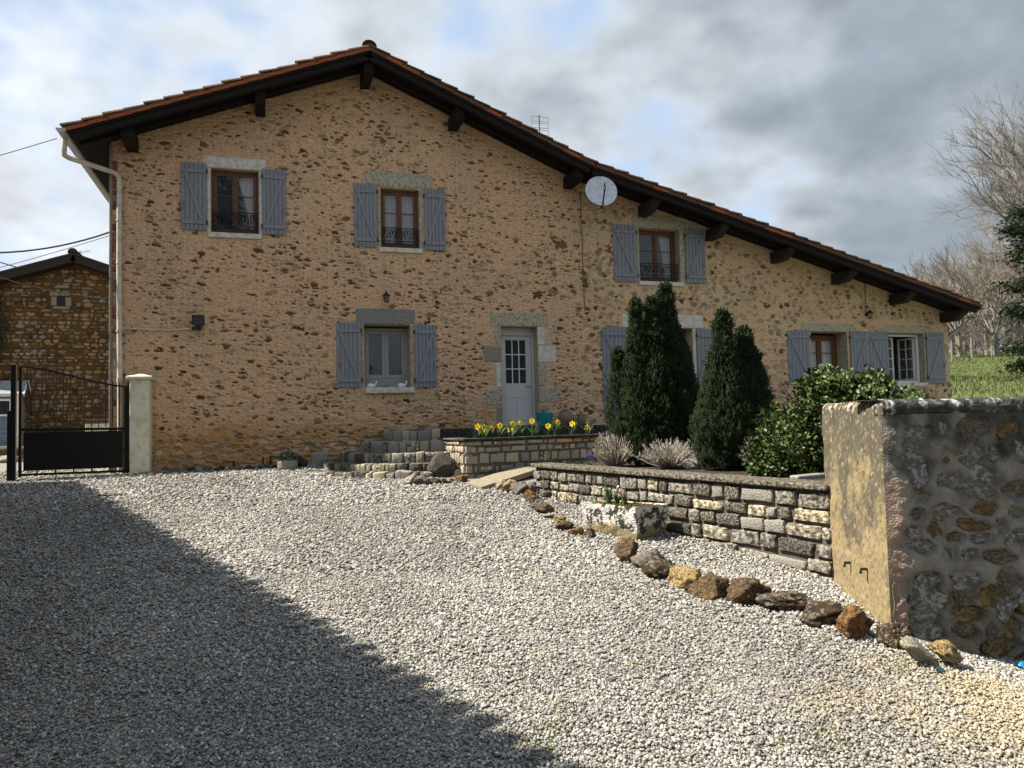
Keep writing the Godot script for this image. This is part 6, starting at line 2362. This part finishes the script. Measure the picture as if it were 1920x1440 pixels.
func make_garden_plants() -> void:
	var bed := 0.885
	yew("taller yew clump with several spires before the French door", Vector3(5.66, bed, 6.12), [
		[-0.50, -0.22, 0.21, 1.72, 0.02], [-0.30, 0.0, 0.30, 2.0, 0.02], [-0.30, 0.02, 0.17, 2.46, 0.9], [-0.08, 0.08, 0.34, 2.1, 0.02], [-0.05, 0.05, 0.18, 2.50, 1.0], [0.26, 0.0, 0.40, 2.2, 0.0], [0.22, 0.0, 0.24, 2.72, 0.8], [0.50, -0.08, 0.30, 1.85, 0.02], [0.12, -0.25, 0.36, 1.9, 0.0]], 7600.0)
	yew("shorter rounded yew clump with two spires nearer the camellia", Vector3(6.08, bed, 7.56), [
		[-0.20, 0.06, 0.37, 1.62, 0.0], [-0.17, 0.05, 0.20, 2.08, 0.7], [0.24, -0.02, 0.36, 1.66, 0.02], [0.20, -0.02, 0.22, 1.86, 0.7], [0.02, -0.12, 0.34, 1.5, 0.0], [-0.26, 0.0, 0.34, 1.25, 0.0]], 8200.0)
	lavender("grey lavender bush at the far end of the garden wall", Vector3(5.02, bed, 5.95), 0.42, 0.46)
	lavender("grey lavender bush between the two yew clumps", Vector3(5.46, bed, 6.85), 0.48, 0.36)
	lavender("grey lavender bush between the short yew and the camellia", Vector3(6.16, bed, 8.15), 0.42, 0.44)
	camellia()
	# white pebble heap and muscari by the coping
	var wp := thing("white_stone", "white stone lying in the bed between lavender and short yew", "stone", Vector3(5.66, bed + 0.05, 7.12))
	put(rock_mesh(1702, Vector3(0.16, 0.10, 0.12), [Color(0.62, 0.60, 0.56), Color(0.52, 0.5, 0.46)], 2, 0.45), "stone", M.rock, wp)
	var mu := thing("grape_hyacinth", "purple grape hyacinths at the far end of the garden wall", "flower", Vector3(4.62, bed, 5.92))
	blades(mu, "leaf_blade", 26, 0.08, 0.15, 0.007, Color(0.06, 0.13, 0.03), 0.6)
	var fx := []
	var fc := []
	for k in 130:
		var a := rng.randf() * TAU
		var p := Vector3(cos(a) * 0.09 * rng.randf(), 0.13 + rng.randf() * 0.07, sin(a) * 0.09 * rng.randf())
		fx.append(Transform3D(Basis.from_euler(Vector3(rng.randf() * TAU, rng.randf() * TAU, 0)).scaled_local(Vector3.ONE * 0.018), p))
		fc.append(jit(Color(0.06, 0.045, 0.25), 0.3))
	make_multi("blossom", leaf_mesh(0.5), M.petal, fx, fc, mu)
	# gravel patch with a pale kerb behind the camellia
	var kp := thing("path_kerb", "pale kerb stone behind the camellia beside the rendered wall end", "kerb", Vector3(6.1, bed, 9.3), 0.3)
	box("kerb", kp, M.clean_1, Vector3(-0.6, -0.1, -0.06), Vector3(1.4, 0.05, 0.06), 0.012)
	daffodils()
	# turquoise pot
	var pot := thing("turquoise_pot", "glazed turquoise flower pot with yellow flowers beside the front door", "flower pot", Vector3(5.60, 1.49, 1.25))
	var pm := md()
	lathe(pm, Vector3.ZERO, [[0.0, 0.0], [0.115, 0.0], [0.135, 0.03], [0.17, 0.14], [0.188, 0.26], [0.196, 0.30], [0.185, 0.305], [0.172, 0.27], [0.0, 0.26]], 28)
	put(build(pm, true), "pot", M.turquoise, pot)
	var sm := md()
	lathe(sm, Vector3.ZERO, [[0.17, -0.001], [0.185, 0.012], [0.14, 0.016]], 24)
	put(build(sm), "saucer", M.turquoise, pot)
	var lv := sub("plant", pot, Vector3(0, 0.26, 0))
	blades(lv, "leaf_blade", 26, 0.10, 0.20, 0.012, Color(0.30, 0.26, 0.06), 0.55)
	# clay urns by the wall
	var u1 := thing("clay_urn", "large round weathered clay urn against the wall beside the door", "urn", Vector3(6.44, 1.49, 0.36))
	var um := md()
	lathe(um, Vector3.ZERO, [[0.0, 0.0], [0.11, 0.0], [0.16, 0.06], [0.195, 0.15], [0.19, 0.22], [0.15, 0.29], [0.11, 0.32], [0.125, 0.345], [0.10, 0.34], [0.09, 0.30], [0.0, 0.28]], 24)
	put(build(um, true), "body", M.clay, u1)
	var u2 := thing("clay_jar", "smaller two handled clay jar beside the round urn", "jar", Vector3(6.84, 1.49, 0.32))
	var jm := md()
	lathe(jm, Vector3.ZERO, [[0.0, 0.0], [0.075, 0.0], [0.10, 0.06], [0.115, 0.14], [0.10, 0.20], [0.085, 0.22], [0.105, 0.25], [0.085, 0.25], [0.07, 0.21], [0.0, 0.2]], 20)
	put(build(jm, true), "body", M.clay, u2)
	for sg in [-1.0, 1.0]:
		var hm := md()
		tube(hm, [Vector3(sg * 0.09, 0.235, 0), Vector3(sg * 0.15, 0.22, 0), Vector3(sg * 0.15, 0.16, 0), Vector3(sg * 0.11, 0.13, 0)], 0.013, 6)
		put(build(hm, true), "handle", M.clay, u2)

func daffodils() -> void:
	# x along the bed, distance from the wall, flower height; flowers face the yard
	var spots := [[3.52, 3.42, 0.26], [3.64, 3.44, 0.19], [3.70, 3.30, 0.25], [3.80, 3.36, 0.23], [3.98, 3.36, 0.27], [4.18, 3.34, 0.19], [4.28, 3.22, 0.30], [4.38, 3.26, 0.31], [4.66, 3.18, 0.34], [4.98, 3.16, 0.24], [5.16, 3.10, 0.31], [5.50, 3.06, 0.27], [5.84, 3.00, 0.19]]
	for i in spots.size():
		var s: Array = spots[i]
		var o := thing("daffodil", "%s yellow daffodil counted from the steps along the planter bed" % ORD[i], "daffodil", Vector3(s[0], 1.27, s[1]), 0.0, "daffodils in the planter bed")
		blades(o, "leaf_blade", 34 if i < 8 else 24, 0.20, 0.38, 0.0105, Color(0.065, 0.115, 0.055), 0.75)
		var h: float = s[2]
		var lean := Vector3(rng.randf_range(-0.03, 0.03), h, 0.02)
		var st := md()
		tube(st, [Vector3.ZERO, lean * 0.6, lean], 0.0045, 5)
		tint(st, Color(0.06, 0.11, 0.035))
		put(build(st), "stem", M.grass, o)
		var face := Basis(Vector3.UP, rng.randf_range(-0.7, 0.6)) * Basis(Vector3(1, 0, 0), -0.15)
		var fl := sub("flower", o, lean)
		fl.basis = face
		for k in 6:
			var a := TAU * k / 6.0
			var pb := Basis(Vector3(0, 0, 1), a) * Basis(Vector3(1, 0, 0), 0.25) * Basis.from_scale(Vector3.ONE * 0.062)
			var pm := leaf_colored(Color(0.86, 0.71, 0.045))
			put(pm, "petal", M.petal, fl, Transform3D(pb, Vector3.ZERO))
		var tm := md()
		lathe(tm, Vector3.ZERO, [[0.013, 0.0], [0.017, 0.03], [0.026, 0.044]], 10)
		tint(tm, Color(0.86, 0.58, 0.02))
		put(build(tm, true), "trumpet", M.petal, fl, Transform3D(Basis(Vector3(1, 0, 0), PI / 2), Vector3.ZERO))

var leaf_cache := {}
func leaf_colored(c: Color) -> ArrayMesh:
	if not leaf_cache.has(c):
		var d := md()
		for p in [[0, 0, 0], [-0.7, 0.3, 0.10], [-1, 0.55, 0.12], [-0.55, 0.85, 0.05], [0, 1.05, -0.08], [0.55, 0.85, 0.05], [1, 0.55, 0.12], [0.7, 0.3, 0.10], [0, 0.55, -0.02]]:
			d.v.append(Vector3(p[0] * 0.36, p[1], p[2]))
			d.c.append(c)
		for k in 8: d.i.append_array([8, k, (k + 1) % 8])
		leaf_cache[c] = build(d, true)
	return leaf_cache[c]

func camellia() -> void:
	var c := thing("camellia_bush", "glossy leaved camellia bush with white buds behind the rubble wall", "shrub", Vector3(6.45, 0.885, 9.2))
	var st := md()
	for k in 9:
		var a := rng.randf() * TAU
		var out := Vector3(cos(a), 0, sin(a)) * rng.randf_range(0.3, 0.75)
		tube(st, [Vector3(0, -0.05, 0), Vector3(0, 0.3, 0) + out * 0.4, Vector3(0, rng.randf_range(0.8, 1.2), 0) + out], [0.03, 0.018, 0.006], 5)
	put(build(st, true), "stems", M.bark, c)
	# lobes of foliage: centre and radii in view across, up, along
	var lobes := [[0.05, 0.78, 0.0, 0.62, 0.42, 0.5], [-0.62, 0.35, 0.1, 0.42, 0.48, 0.4], [0.55, 0.66, -0.1, 0.50, 0.34, 0.4], [0.1, 0.35, 0.2, 0.75, 0.45, 0.5], [0.38, 1.02, 0.0, 0.22, 0.18, 0.2], [-0.15, 1.05, 0.0, 0.35, 0.2, 0.3], [-0.78, 0.12, 0.2, 0.3, 0.28, 0.3], [1.05, 0.62, -0.1, 0.28, 0.16, 0.2]]
	var n := fnl(808, 2.5, 2)
	var xf := []
	var cols := []
	var bx := []
	var bc := []
	for l in lobes:
		var vol: float = l[3] * l[4] * l[5]
		var count := int(1500 + 17000 * vol)
		for k in count:
			var v := Vector3(rng.randfn(), rng.randfn(), rng.randfn()).normalized()
			var p := v * (1.0 - 0.5 * pow(rng.randf(), 1.8))
			p *= 1.0 + 0.3 * n.get_noise_3dv(v * 1.3 + Vector3(l[0], l[1], l[2]) * 3.0)
			var w: Vector3 = side * (l[0] + p.x * l[3]) + Vector3.UP * (l[1] + p.y * l[4]) + fwd * (l[2] + p.z * l[5])
			if w.y < 0.0: continue
			if n.get_noise_3dv(w * 2.4) < -0.28: continue
			var dir := (v + Vector3(0, 0.3, 0) + Vector3(rng.randfn(), rng.randfn(), rng.randfn()) * 0.55).normalized()
			var ax := dir.cross(Vector3(0.2, 1, 0.3)).normalized()
			var s := rng.randf_range(0.032, 0.062)
			xf.append(Transform3D(Basis(ax, dir, ax.cross(dir)) * Basis(Vector3.UP, rng.randf() * TAU) * Basis.from_scale(Vector3.ONE * s), w))
			var g := Color(0.024, 0.048, 0.011).lerp(Color(0.085, 0.115, 0.02), pow(rng.randf(), 2.4))
			if rng.randf() < 0.03: g = Color(0.08, 0.05, 0.02)
			cols.append(jit(g, 0.25))
			if rng.randf() < 0.0015 and v.y > -0.2:
				bx.append(Transform3D(Basis.from_euler(Vector3(rng.randf(), rng.randf() * 6.0, 0)).scaled_local(Vector3.ONE * 0.017), w + dir * 0.05))
				bc.append(jit(Color(0.62, 0.62, 0.55), 0.15))
	make_multi("foliage", leaf_mesh(0.40), M.leaf, xf, cols, c)
	make_multi("buds", ico_mesh(), M.petal, bx, bc, c)

func ico_mesh() -> ArrayMesh:
	return build(ico(1), true)

# ---------------------------------------------------------------- shed and things beyond the gate
func make_shed() -> void:
	var s := thing("garden_shed", "blue clapboard garden shed with white trim beyond the gate", "shed", Vector3(-8.24, 0.86, -13.6), 0.12)
	for k in 13:
		box("clapboard", s, M.shed_blue, Vector3(-2.6, k * 0.155, -0.02), Vector3(-0.04, k * 0.155 + 0.15, 0.02), 0.006)
	for k in 13:
		box("clapboard", s, M.shed_blue, Vector3(-0.02, k * 0.155, -1.6), Vector3(0.02, k * 0.155 + 0.15, -0.04), 0.006)
	box("corner_post", s, M.white_paint, Vector3(-0.06, 0, -0.06), Vector3(0.045, 2.03, 0.045), 0.008)
	box("fascia", s, M.white_paint, Vector3(-2.7, 2.03, -0.05), Vector3(0.12, 2.13, 0.07), 0.01)
	var w := sub("window", s)
	box("pane", w, M.black_plastic, Vector3(-0.66, 1.42, 0.024), Vector3(-0.22, 1.88, 0.03), 0.0)
	for e in [[-0.72, -0.66, 1.36, 1.94], [-0.22, -0.16, 1.36, 1.94], [-0.66, -0.22, 1.36, 1.42], [-0.66, -0.22, 1.88, 1.94]]:
		box("frame", w, M.white_paint, Vector3(e[0], e[2], 0.022), Vector3(e[1], e[3], 0.045), 0.004)
	var rf := md()
	quad(rf, Vector3(-2.7, 2.12, 0.12), Vector3(-2.7, 2.62, -0.8), Vector3(0.2, 2.62, -0.8), Vector3(0.2, 2.12, 0.12))
	quad(rf, Vector3(-2.7, 2.62, -0.8), Vector3(-2.7, 2.12, -1.72), Vector3(0.2, 2.12, -1.72), Vector3(0.2, 2.62, -0.8))
	put(build(rf), "roof", M.shed_roof, s)
	var gb := md()
	tri(gb, Vector3(0.03, 2.03, 0.0), Vector3(0.03, 2.56, -0.8), Vector3(0.03, 2.03, -1.6))
	put(build(gb), "gable_board", M.shed_blue, s)
	for sg in [-1.0, 1.0]:
		var b := md()
		bar(b, Vector3(0.21, 2.60, -0.8), Vector3(0.21, 2.08, -0.8 + sg * 0.94), 0.10, 0.03, Vector3(1, 0, 0))
		put(build(b), "bargeboard", M.white_paint, s)
	box("door", s, M.grey_frame, Vector3(0.024, 0.05, -1.2), Vector3(0.05, 1.85, -0.35), 0.006)
	# low cream wall with a brick capping
	var lw := thing("low_wall", "low cream wall with red brick capping behind the gate bars", "wall", Vector3(-5.02, 0.8, -8.0), -0.25)
	box("render", lw, M.render_cream, Vector3(0, 0, -0.2), Vector3(1.6, 1.05, 0.0), 0.01)
	for k in 16:
		box("brick", lw, M.tile_dark, Vector3(k * 0.1, 1.053, -0.22), Vector3(k * 0.1 + 0.09, 1.17, 0.02), 0.006)
	# grass and rubble heap behind the gate post
	var hp := fnl(19, 0.8, 2)
	var gp := thing("rubble_heap", "pale rubble and grass heap beyond the gate post", "rubble", Vector3(-6.35, 0.75, -5.5))
	put(rock_mesh(1802, Vector3(0.6, 0.28, 0.5), [Color(0.36, 0.31, 0.23), Color(0.25, 0.22, 0.16), Color(0.10, 0.14, 0.03)], 3, 0.6), "stone", M.rock, gp)
	var lg := thing("log", "dark log lying behind the gate post", "log", Vector3(-6.5, 1.15, -6.4))
	var lm := md()
	tube(lm, [Vector3(-0.9, 0, 0), Vector3(0.1, 0.04, 0.1), Vector3(0.75, 0.0, 0.1)], [0.10, 0.12, 0.09], 9)
	put(build(lm, true), "trunk", M.bark, lg)
	var gx := []
	var gc := []
	for k in 2600:
		var x := rng.randf_range(-9.0, -4.2)
		var z := rng.randf_range(-9.5, -6.2)
		gx.append(Transform3D(Basis.from_euler(Vector3(rng.randf_range(-0.4, 0.4), rng.randf() * TAU, 0)).scaled_local(Vector3(0.05, rng.randf_range(0.08, 0.2), 0.05)), on_ground(x, z)))
		gc.append(jit(Color(0.07, 0.12, 0.02), 0.4))
	tag(make_multi("grass", leaf_mesh(0.25), M.grass, gx, gc), "rough grass verge behind the gate", "grass", "", "stuff")

func cable(called: String, label: String, a: Vector3, b: Vector3, sag: float, r: float) -> void:
	var d := md()
	var pts := []
	for k in 25:
		var t := k / 24.0
		pts.append(a.lerp(b, t) - Vector3(0, sag * 4.0 * t * (1.0 - t), 0))
	tube(d, pts, r, 5)
	tag(put(build(d, true), called, M.cable), label, "cable", "overhead cables left of the house")

func make_cables() -> void:
	cable("overhead_cable", "thin wire rising to the gutter corner of the farmhouse", Vector3(-3.70, 7.05, 0.85), Vector3(-14.0, 3.2 + 0.0, 1.5), 0.25, 0.008)
	cable("overhead_cable", "thick sagging cable crossing the sky above the rubble house", Vector3(-2.98, 5.55, -0.05), Vector3(-8.2, 5.9, -0.6), 0.62, 0.019)
	cable("overhead_cable", "thin straight wire just below the thick sagging cable", Vector3(-2.98, 5.50, -0.1), Vector3(-8.4, 3.9, -0.6), 0.12, 0.007)
	cable("overhead_cable", "wire swinging down across the rubble gable to the house corner", Vector3(-2.98, 4.22, -0.1), Vector3(-8.6, 6.7, -0.8), 0.50, 0.010)
	cable("overhead_cable", "wire ending on the rubble house roof edge", Vector3(-8.45, 7.52, -14.6), Vector3(-16.0, 10.2, -12.0), 0.15, 0.02)

# ---------------------------------------------------------------- trees at the right
func branch(d: Dictionary, r: RandomNumberGenerator, p: Vector3, dir: Vector3, len: float, rad: float, depth: int, spread: float, lift: float, tips: Array) -> void:
	var pts := [p]
	var rads := [rad]
	var q := p
	var dd := dir
	var n := 3 if depth > 1 else 2
	for k in n:
		dd = (dd + Vector3(r.randf_range(-1, 1), r.randf_range(-0.6, 1.0) * lift, r.randf_range(-1, 1)) * 0.22).normalized()
		q += dd * len / n
		pts.append(q)
		rads.append(rad * (1.0 - 0.5 * (k + 1) / n))
	tube(d, pts, rads, 6 if depth > 4 else (4 if depth > 2 else 3), false)
	if depth == 0:
		tips.append([q, dd])
		return
	var kids := 3 if depth > 1 else 5
	if depth > 4: kids = 4
	for k in kids:
		var t := r.randf_range(0.35, 1.0) if k > 0 else 1.0
		var at: Vector3 = pts[n].lerp(pts[maxi(0, n - 1)], (1.0 - t) * 1.0)
		if t < 0.7: at = pts[n - 1].lerp(pts[maxi(0, n - 2)], r.randf())
		var a := r.randf() * TAU
		var u := dd.cross(Vector3(0.31, 0.2, 0.9)).normalized()
		var nd := (dd + (u * cos(a) + dd.cross(u) * sin(a)) * spread * r.randf_range(0.6, 1.2) + Vector3(0, lift * 0.12, 0)).normalized()
		branch(d, r, at, nd, len * r.randf_range(0.62, 0.85), rad * (0.62 if k > 0 else 0.52), depth - 1, spread, lift, tips)

func bare_tree_mesh(s: int, h: float, depth: int, spread: float) -> Array:
	var r := RandomNumberGenerator.new()
	r.seed = s
	var trunk := md()
	var crown := md()
	var tips := []
	tube(trunk, [Vector3(0, -0.6, 0), Vector3(0.03, h * 0.12, 0), Vector3(0.02, h * 0.26, 0.03)], [h * 0.018, h * 0.014, h * 0.012], 8)
	for k in (5 if depth < 6 else 0):
		var a := r.randf() * TAU
		branch(crown, r, Vector3(0, h * r.randf_range(0.02, 0.16), 0), Vector3(cos(a), r.randf_range(0.5, 1.6), sin(a)).normalized(), h * 0.11, h * 0.004, 3, 0.6, 0.5, tips)
	for k in 4:
		var a := TAU * k / 4.0 + r.randf()
		branch(crown, r, Vector3(0.02, h * (0.20 + 0.015 * k), 0.03), (Vector3(cos(a), 1.7, sin(a))).normalized(), h * 0.24, h * 0.010, depth, spread, 0.5, tips)
	branch(crown, r, Vector3(0.02, h * 0.25, 0.03), Vector3.UP, h * 0.26, h * 0.013, depth, spread, 0.5, tips)
	return [build(trunk, true), build(crown, true), tips]

func make_trees() -> void:
	# large bare tree at the picture's edge
	var t := thing("bare_tree", "tall bare tree with a fine twig dome against the grey cloud", "tree", Vector3(37.6, 4.2, -11.0))
	var big := bare_tree_mesh(3, 12.5, 6, 0.62)
	put(big[0], "trunk", M.bark, t)
	put(big[1], "crown", M.bark_far, t)
	# bare wood on the hill: separate trees from three patterns
	var kinds := [bare_tree_mesh(21, 9.0, 4, 0.5), bare_tree_mesh(22, 10.0, 4, 0.42), bare_tree_mesh(23, 8.0, 4, 0.6)]
	var r := RandomNumberGenerator.new()
	r.seed = 61
	var spots := []
	for k in 44:
		var along := k / 43.0
		var away := lerpf(50.0, 95.0, r.randf())
		var lat := lerpf(0.525, 0.70, along) * away + r.randf_range(-1.0, 1.0)
		spots.append(EYE + fwd * away + side * lat)
	for k in spots.size():
		var p: Vector3 = spots[k]
		var o := thing("wood_tree", "bare grey tree in the wood on the hill beyond the house", "tree", Vector3(p.x, hill_y(p.x, p.z) - 0.2, p.z), r.randf() * TAU, "bare trees of the hillside wood")
		var kd: Array = kinds[k % 3]
		var s := r.randf_range(0.75, 1.1)
		put(kd[0], "trunk", M.bark_far, o, Transform3D(Basis.from_scale(Vector3.ONE * s), Vector3.ZERO))
		put(kd[1], "crown", M.bark_far, o, Transform3D(Basis.from_scale(Vector3.ONE * s), Vector3.ZERO))
	# evergreen with hanging sprays
	var e := thing("evergreen_tree", "dark evergreen tree with drooping sprays beyond the rubble wall", "tree", Vector3(28.4, 2.2, -5.2))
	var tm := md()
	tube(tm, [Vector3(0, -0.6, 0), Vector3(-0.15, 1.6, 0), Vector3(0.1, 4.2, 0), Vector3(0.3, 7.4, 0)], [0.26, 0.2, 0.15, 0.05], 9)
	var xf := []
	var cols := []
	var limbs := [[1.0, -0.9, 0.35], [1.6, -1.2, 0.5], [2.4, -1.15, 0.9], [3.0, -1.3, 0.5], [3.6, -1.2, 0.9], [4.4, -1.35, 1.0], [5.0, -1.0, 1.1], [5.6, -0.9, 1.1], [2.0, 1.1, 0.6], [3.2, 1.3, 0.8], [4.2, 1.2, 0.9], [5.4, 1.0, 1.0], [6.2, 0.6, 0.9], [6.6, -0.6, 0.9], [0.5, -0.8, -0.1], [0.9, 0.8, 0.0]]
	for l in limbs:
		for rep in 3:
			var depth := r.randf_range(-1.0, 1.0)
			var reach: float = l[1] * r.randf_range(0.55, 1.0) * 1.15
			var a := Vector3(0.05, l[0], 0)
			var b: Vector3 = a + side * reach * 0.6 + Vector3(0, l[2] * 0.8, 0) + fwd * depth * 0.6
			var c: Vector3 = a + side * reach + Vector3(0, l[2] * r.randf_range(0.4, 1.0) , 0) + fwd * depth
			tube(tm, [a, b, c], [0.05, 0.03, 0.01], 4, false)
			for k in 210:
				var q := a.lerp(b, r.randf()) if r.randf() < 0.25 else b.lerp(c, r.randf())
				q += Vector3(r.randfn() * 0.17, r.randfn() * 0.13 - 0.14 * r.randf(), r.randfn() * 0.17)
				var dir := Vector3(r.randf_range(-0.7, 0.7), r.randf_range(-1.0, 0.4), r.randf_range(-0.7, 0.7)).normalized()
				var ax := dir.cross(Vector3(0.3, 0.2, 1)).normalized()
				xf.append(Transform3D(Basis(ax, dir, ax.cross(dir)) * Basis.from_scale(Vector3(0.10, r.randf_range(0.10, 0.20), 0.10)), q))
				cols.append(jit(Color(0.018, 0.032, 0.014).lerp(Color(0.045, 0.062, 0.026), r.randf() * r.randf()), 0.3))
	put(build(tm, true), "trunk", M.bark, e)
	make_multi("crown", leaf_mesh(0.34), M.leaf, xf, cols, e)
	opposite_trees()
	# brush at the corner of the house
	var bsh := thing("bramble_thicket", "tangled brown bramble thicket below the grassy hill", "thicket", Vector3(24.4, 1.3, -5.0))
	var bm := md()
	for k in 260:
		var p := side * r.randf_range(-1.2, 1.1) + fwd * r.randf_range(-0.8, 0.8)
		var d2 := Vector3(r.randf_range(-0.7, 0.7), r.randf_range(0.4, 1.0), r.randf_range(-0.7, 0.7)).normalized()
		var h := r.randf_range(0.5, 1.2)
		tube(bm, [p, p + d2 * h * 0.6, p + d2 * h + Vector3(d2.x, -0.25, d2.z) * 0.3], [0.010, 0.008, 0.004], 3, false)
	put(build(bm), "stems", M.bark, bsh)
	var bx := []
	var bc := []
	for k in 1500:
		var p := side * r.randf_range(-1.2, 1.2) + fwd * r.randf_range(-0.8, 0.8) + Vector3(0, r.randf() * 0.95, 0)
		bx.append(Transform3D(Basis.from_euler(Vector3(r.randf() * 6, r.randf() * 6, 0)).scaled_local(Vector3.ONE * r.randf_range(0.04, 0.08)), p))
		bc.append(jit(Color(0.05, 0.06, 0.02) if r.randf() < 0.6 else Color(0.12, 0.09, 0.05), 0.4))
	make_multi("foliage", leaf_mesh(0.4), M.grass, bx, bc, bsh)
	# tussocks of grass on the hill
	var gx := []
	var gc := []
	for k in 9000:
		var away := r.randf_range(24.0, 58.0)
		var p := EYE + fwd * away + side * away * r.randf_range(0.52, 0.74)
		gx.append(Transform3D(Basis.from_euler(Vector3(r.randf_range(-0.5, 0.5), r.randf() * TAU, 0)).scaled_local(Vector3(0.08, r.randf_range(0.06, 0.20), 0.08)), Vector3(p.x, hill_y(p.x, p.z) - 0.02, p.z)))
		gc.append(jit(Color(0.042, 0.062, 0.017) if r.randf() < 0.7 else Color(0.11, 0.10, 0.045), 0.35))
	tag(make_multi("hill_grass", leaf_mesh(0.2), M.grass, gx, gc), "tussocky green grass on the hill", "grass", "", "stuff")
	# fence posts along the field
	for k in 4:
		var away := 46.0 + k * 1.5
		var p := EYE + fwd * away + side * away * (0.575 + 0.026 * k)
		var o := thing("fence_post", "%s thin wooden fence post from the house across the hill field" % ORD[k], "post", Vector3(p.x, hill_y(p.x, p.z), p.z), 0.0, "fence posts on the hill")
		var m := md()
		tube(m, [Vector3(0, -0.2, 0), Vector3(0.02, 1.3, 0)], [0.06, 0.045], 6)
		put(build(m), "post", M.bark_far, o)

func hill_y(x: float, z: float) -> float:
	var n := fnl(41, 0.05, 3)
	var away := (Vector3(x, 0, z) - EYE).dot(fwd)
	var y := 0.6 + 0.118 * maxf(away - 16.0, 0.0) - 0.0005 * pow(maxf(away - 40.0, 0.0), 2.0)
	y = maxf(y, 0.5) * smoothstep(18.5, 23.0, x) + 0.3
	return y + 0.5 * n.get_noise_2d(x, z)

# conifers standing opposite the house, behind the photographer; the photograph shows them mirrored in the window panes
func opposite_trees() -> void:
	var r := RandomNumberGenerator.new()
	r.seed = 99
	var spots := [[-2.6, 29.0, 17.5, 3.0], [4.5, 34.0, 8.0, 4.6], [10.5, 34.0, 7.5, 4.4], [16.5, 34.0, 8.0, 4.8], [23.0, 33.0, 7.5, 4.6]]
	for i in spots.size():
		var s: Array = spots[i]
		var o := thing("opposite_conifer", "%s dark conifer of the row behind the photographer, mirrored in the panes" % ORD[i], "tree", Vector3(s[0], 0.0, s[1]), 0.0, "conifers opposite the house")
		var tm := md()
		tube(tm, [Vector3(0, -0.3, 0), Vector3(0, s[2] * 0.5, 0), Vector3(0, s[2] * 0.97, 0)], [0.3, 0.18, 0.03], 8)
		put(build(tm, true), "trunk", M.bark, o)
		var xf := []
		var cols := []
		for k in 2600:
			var t := pow(r.randf(), 1.2)
			var rr: float = s[3] * (1.0 - t) * (0.75 + 0.3 * sin(t * 40.0)) * sqrt(r.randf()) + 0.1
			var a := r.randf() * TAU
			var dir := Vector3(cos(a), r.randf_range(-0.6, 0.1), sin(a)).normalized()
			var ax := dir.cross(Vector3.UP).normalized()
			xf.append(Transform3D(Basis(ax, dir, ax.cross(dir)) * Basis.from_scale(Vector3(0.5, r.randf_range(0.5, 0.9), 0.5)), Vector3(cos(a) * rr, lerpf(0.8, s[2], t), sin(a) * rr)))
			cols.append(jit(Color(0.022, 0.036, 0.015), 0.3))
		make_multi("crown", leaf_mesh(0.3), M.needle, xf, cols, o)

func gravel_moss() -> void:
	var xf := []
	var cols := []
	var n := fnl(717, 1.6, 3)
	for k in 9000:
		var dd := rng.randf_range(3.5, 5.2)
		var l := rng.randf_range(-0.05, 0.66) * dd
		var p := EYE + fwd * dd + side * l
		if n.get_noise_2d(p.x, p.z) < 0.27 + 0.12 * (dd - 3.6): continue
		var s := rng.randf_range(0.006, 0.014)
		xf.append(Transform3D(Basis.from_euler(Vector3(rng.randf_range(-0.7, 0.7), rng.randf() * TAU, rng.randf_range(-0.7, 0.7))).scaled_local(Vector3(s, s * 1.4, s)), on_ground(p.x, p.z, 0.004)))
		cols.append(jit(Color(0.11, 0.12, 0.028), 0.4))
	tag(make_multi("moss", leaf_mesh(0.5), M.grass, xf, cols), "yellow green moss specks between the nearest pebbles", "moss", "", "stuff")
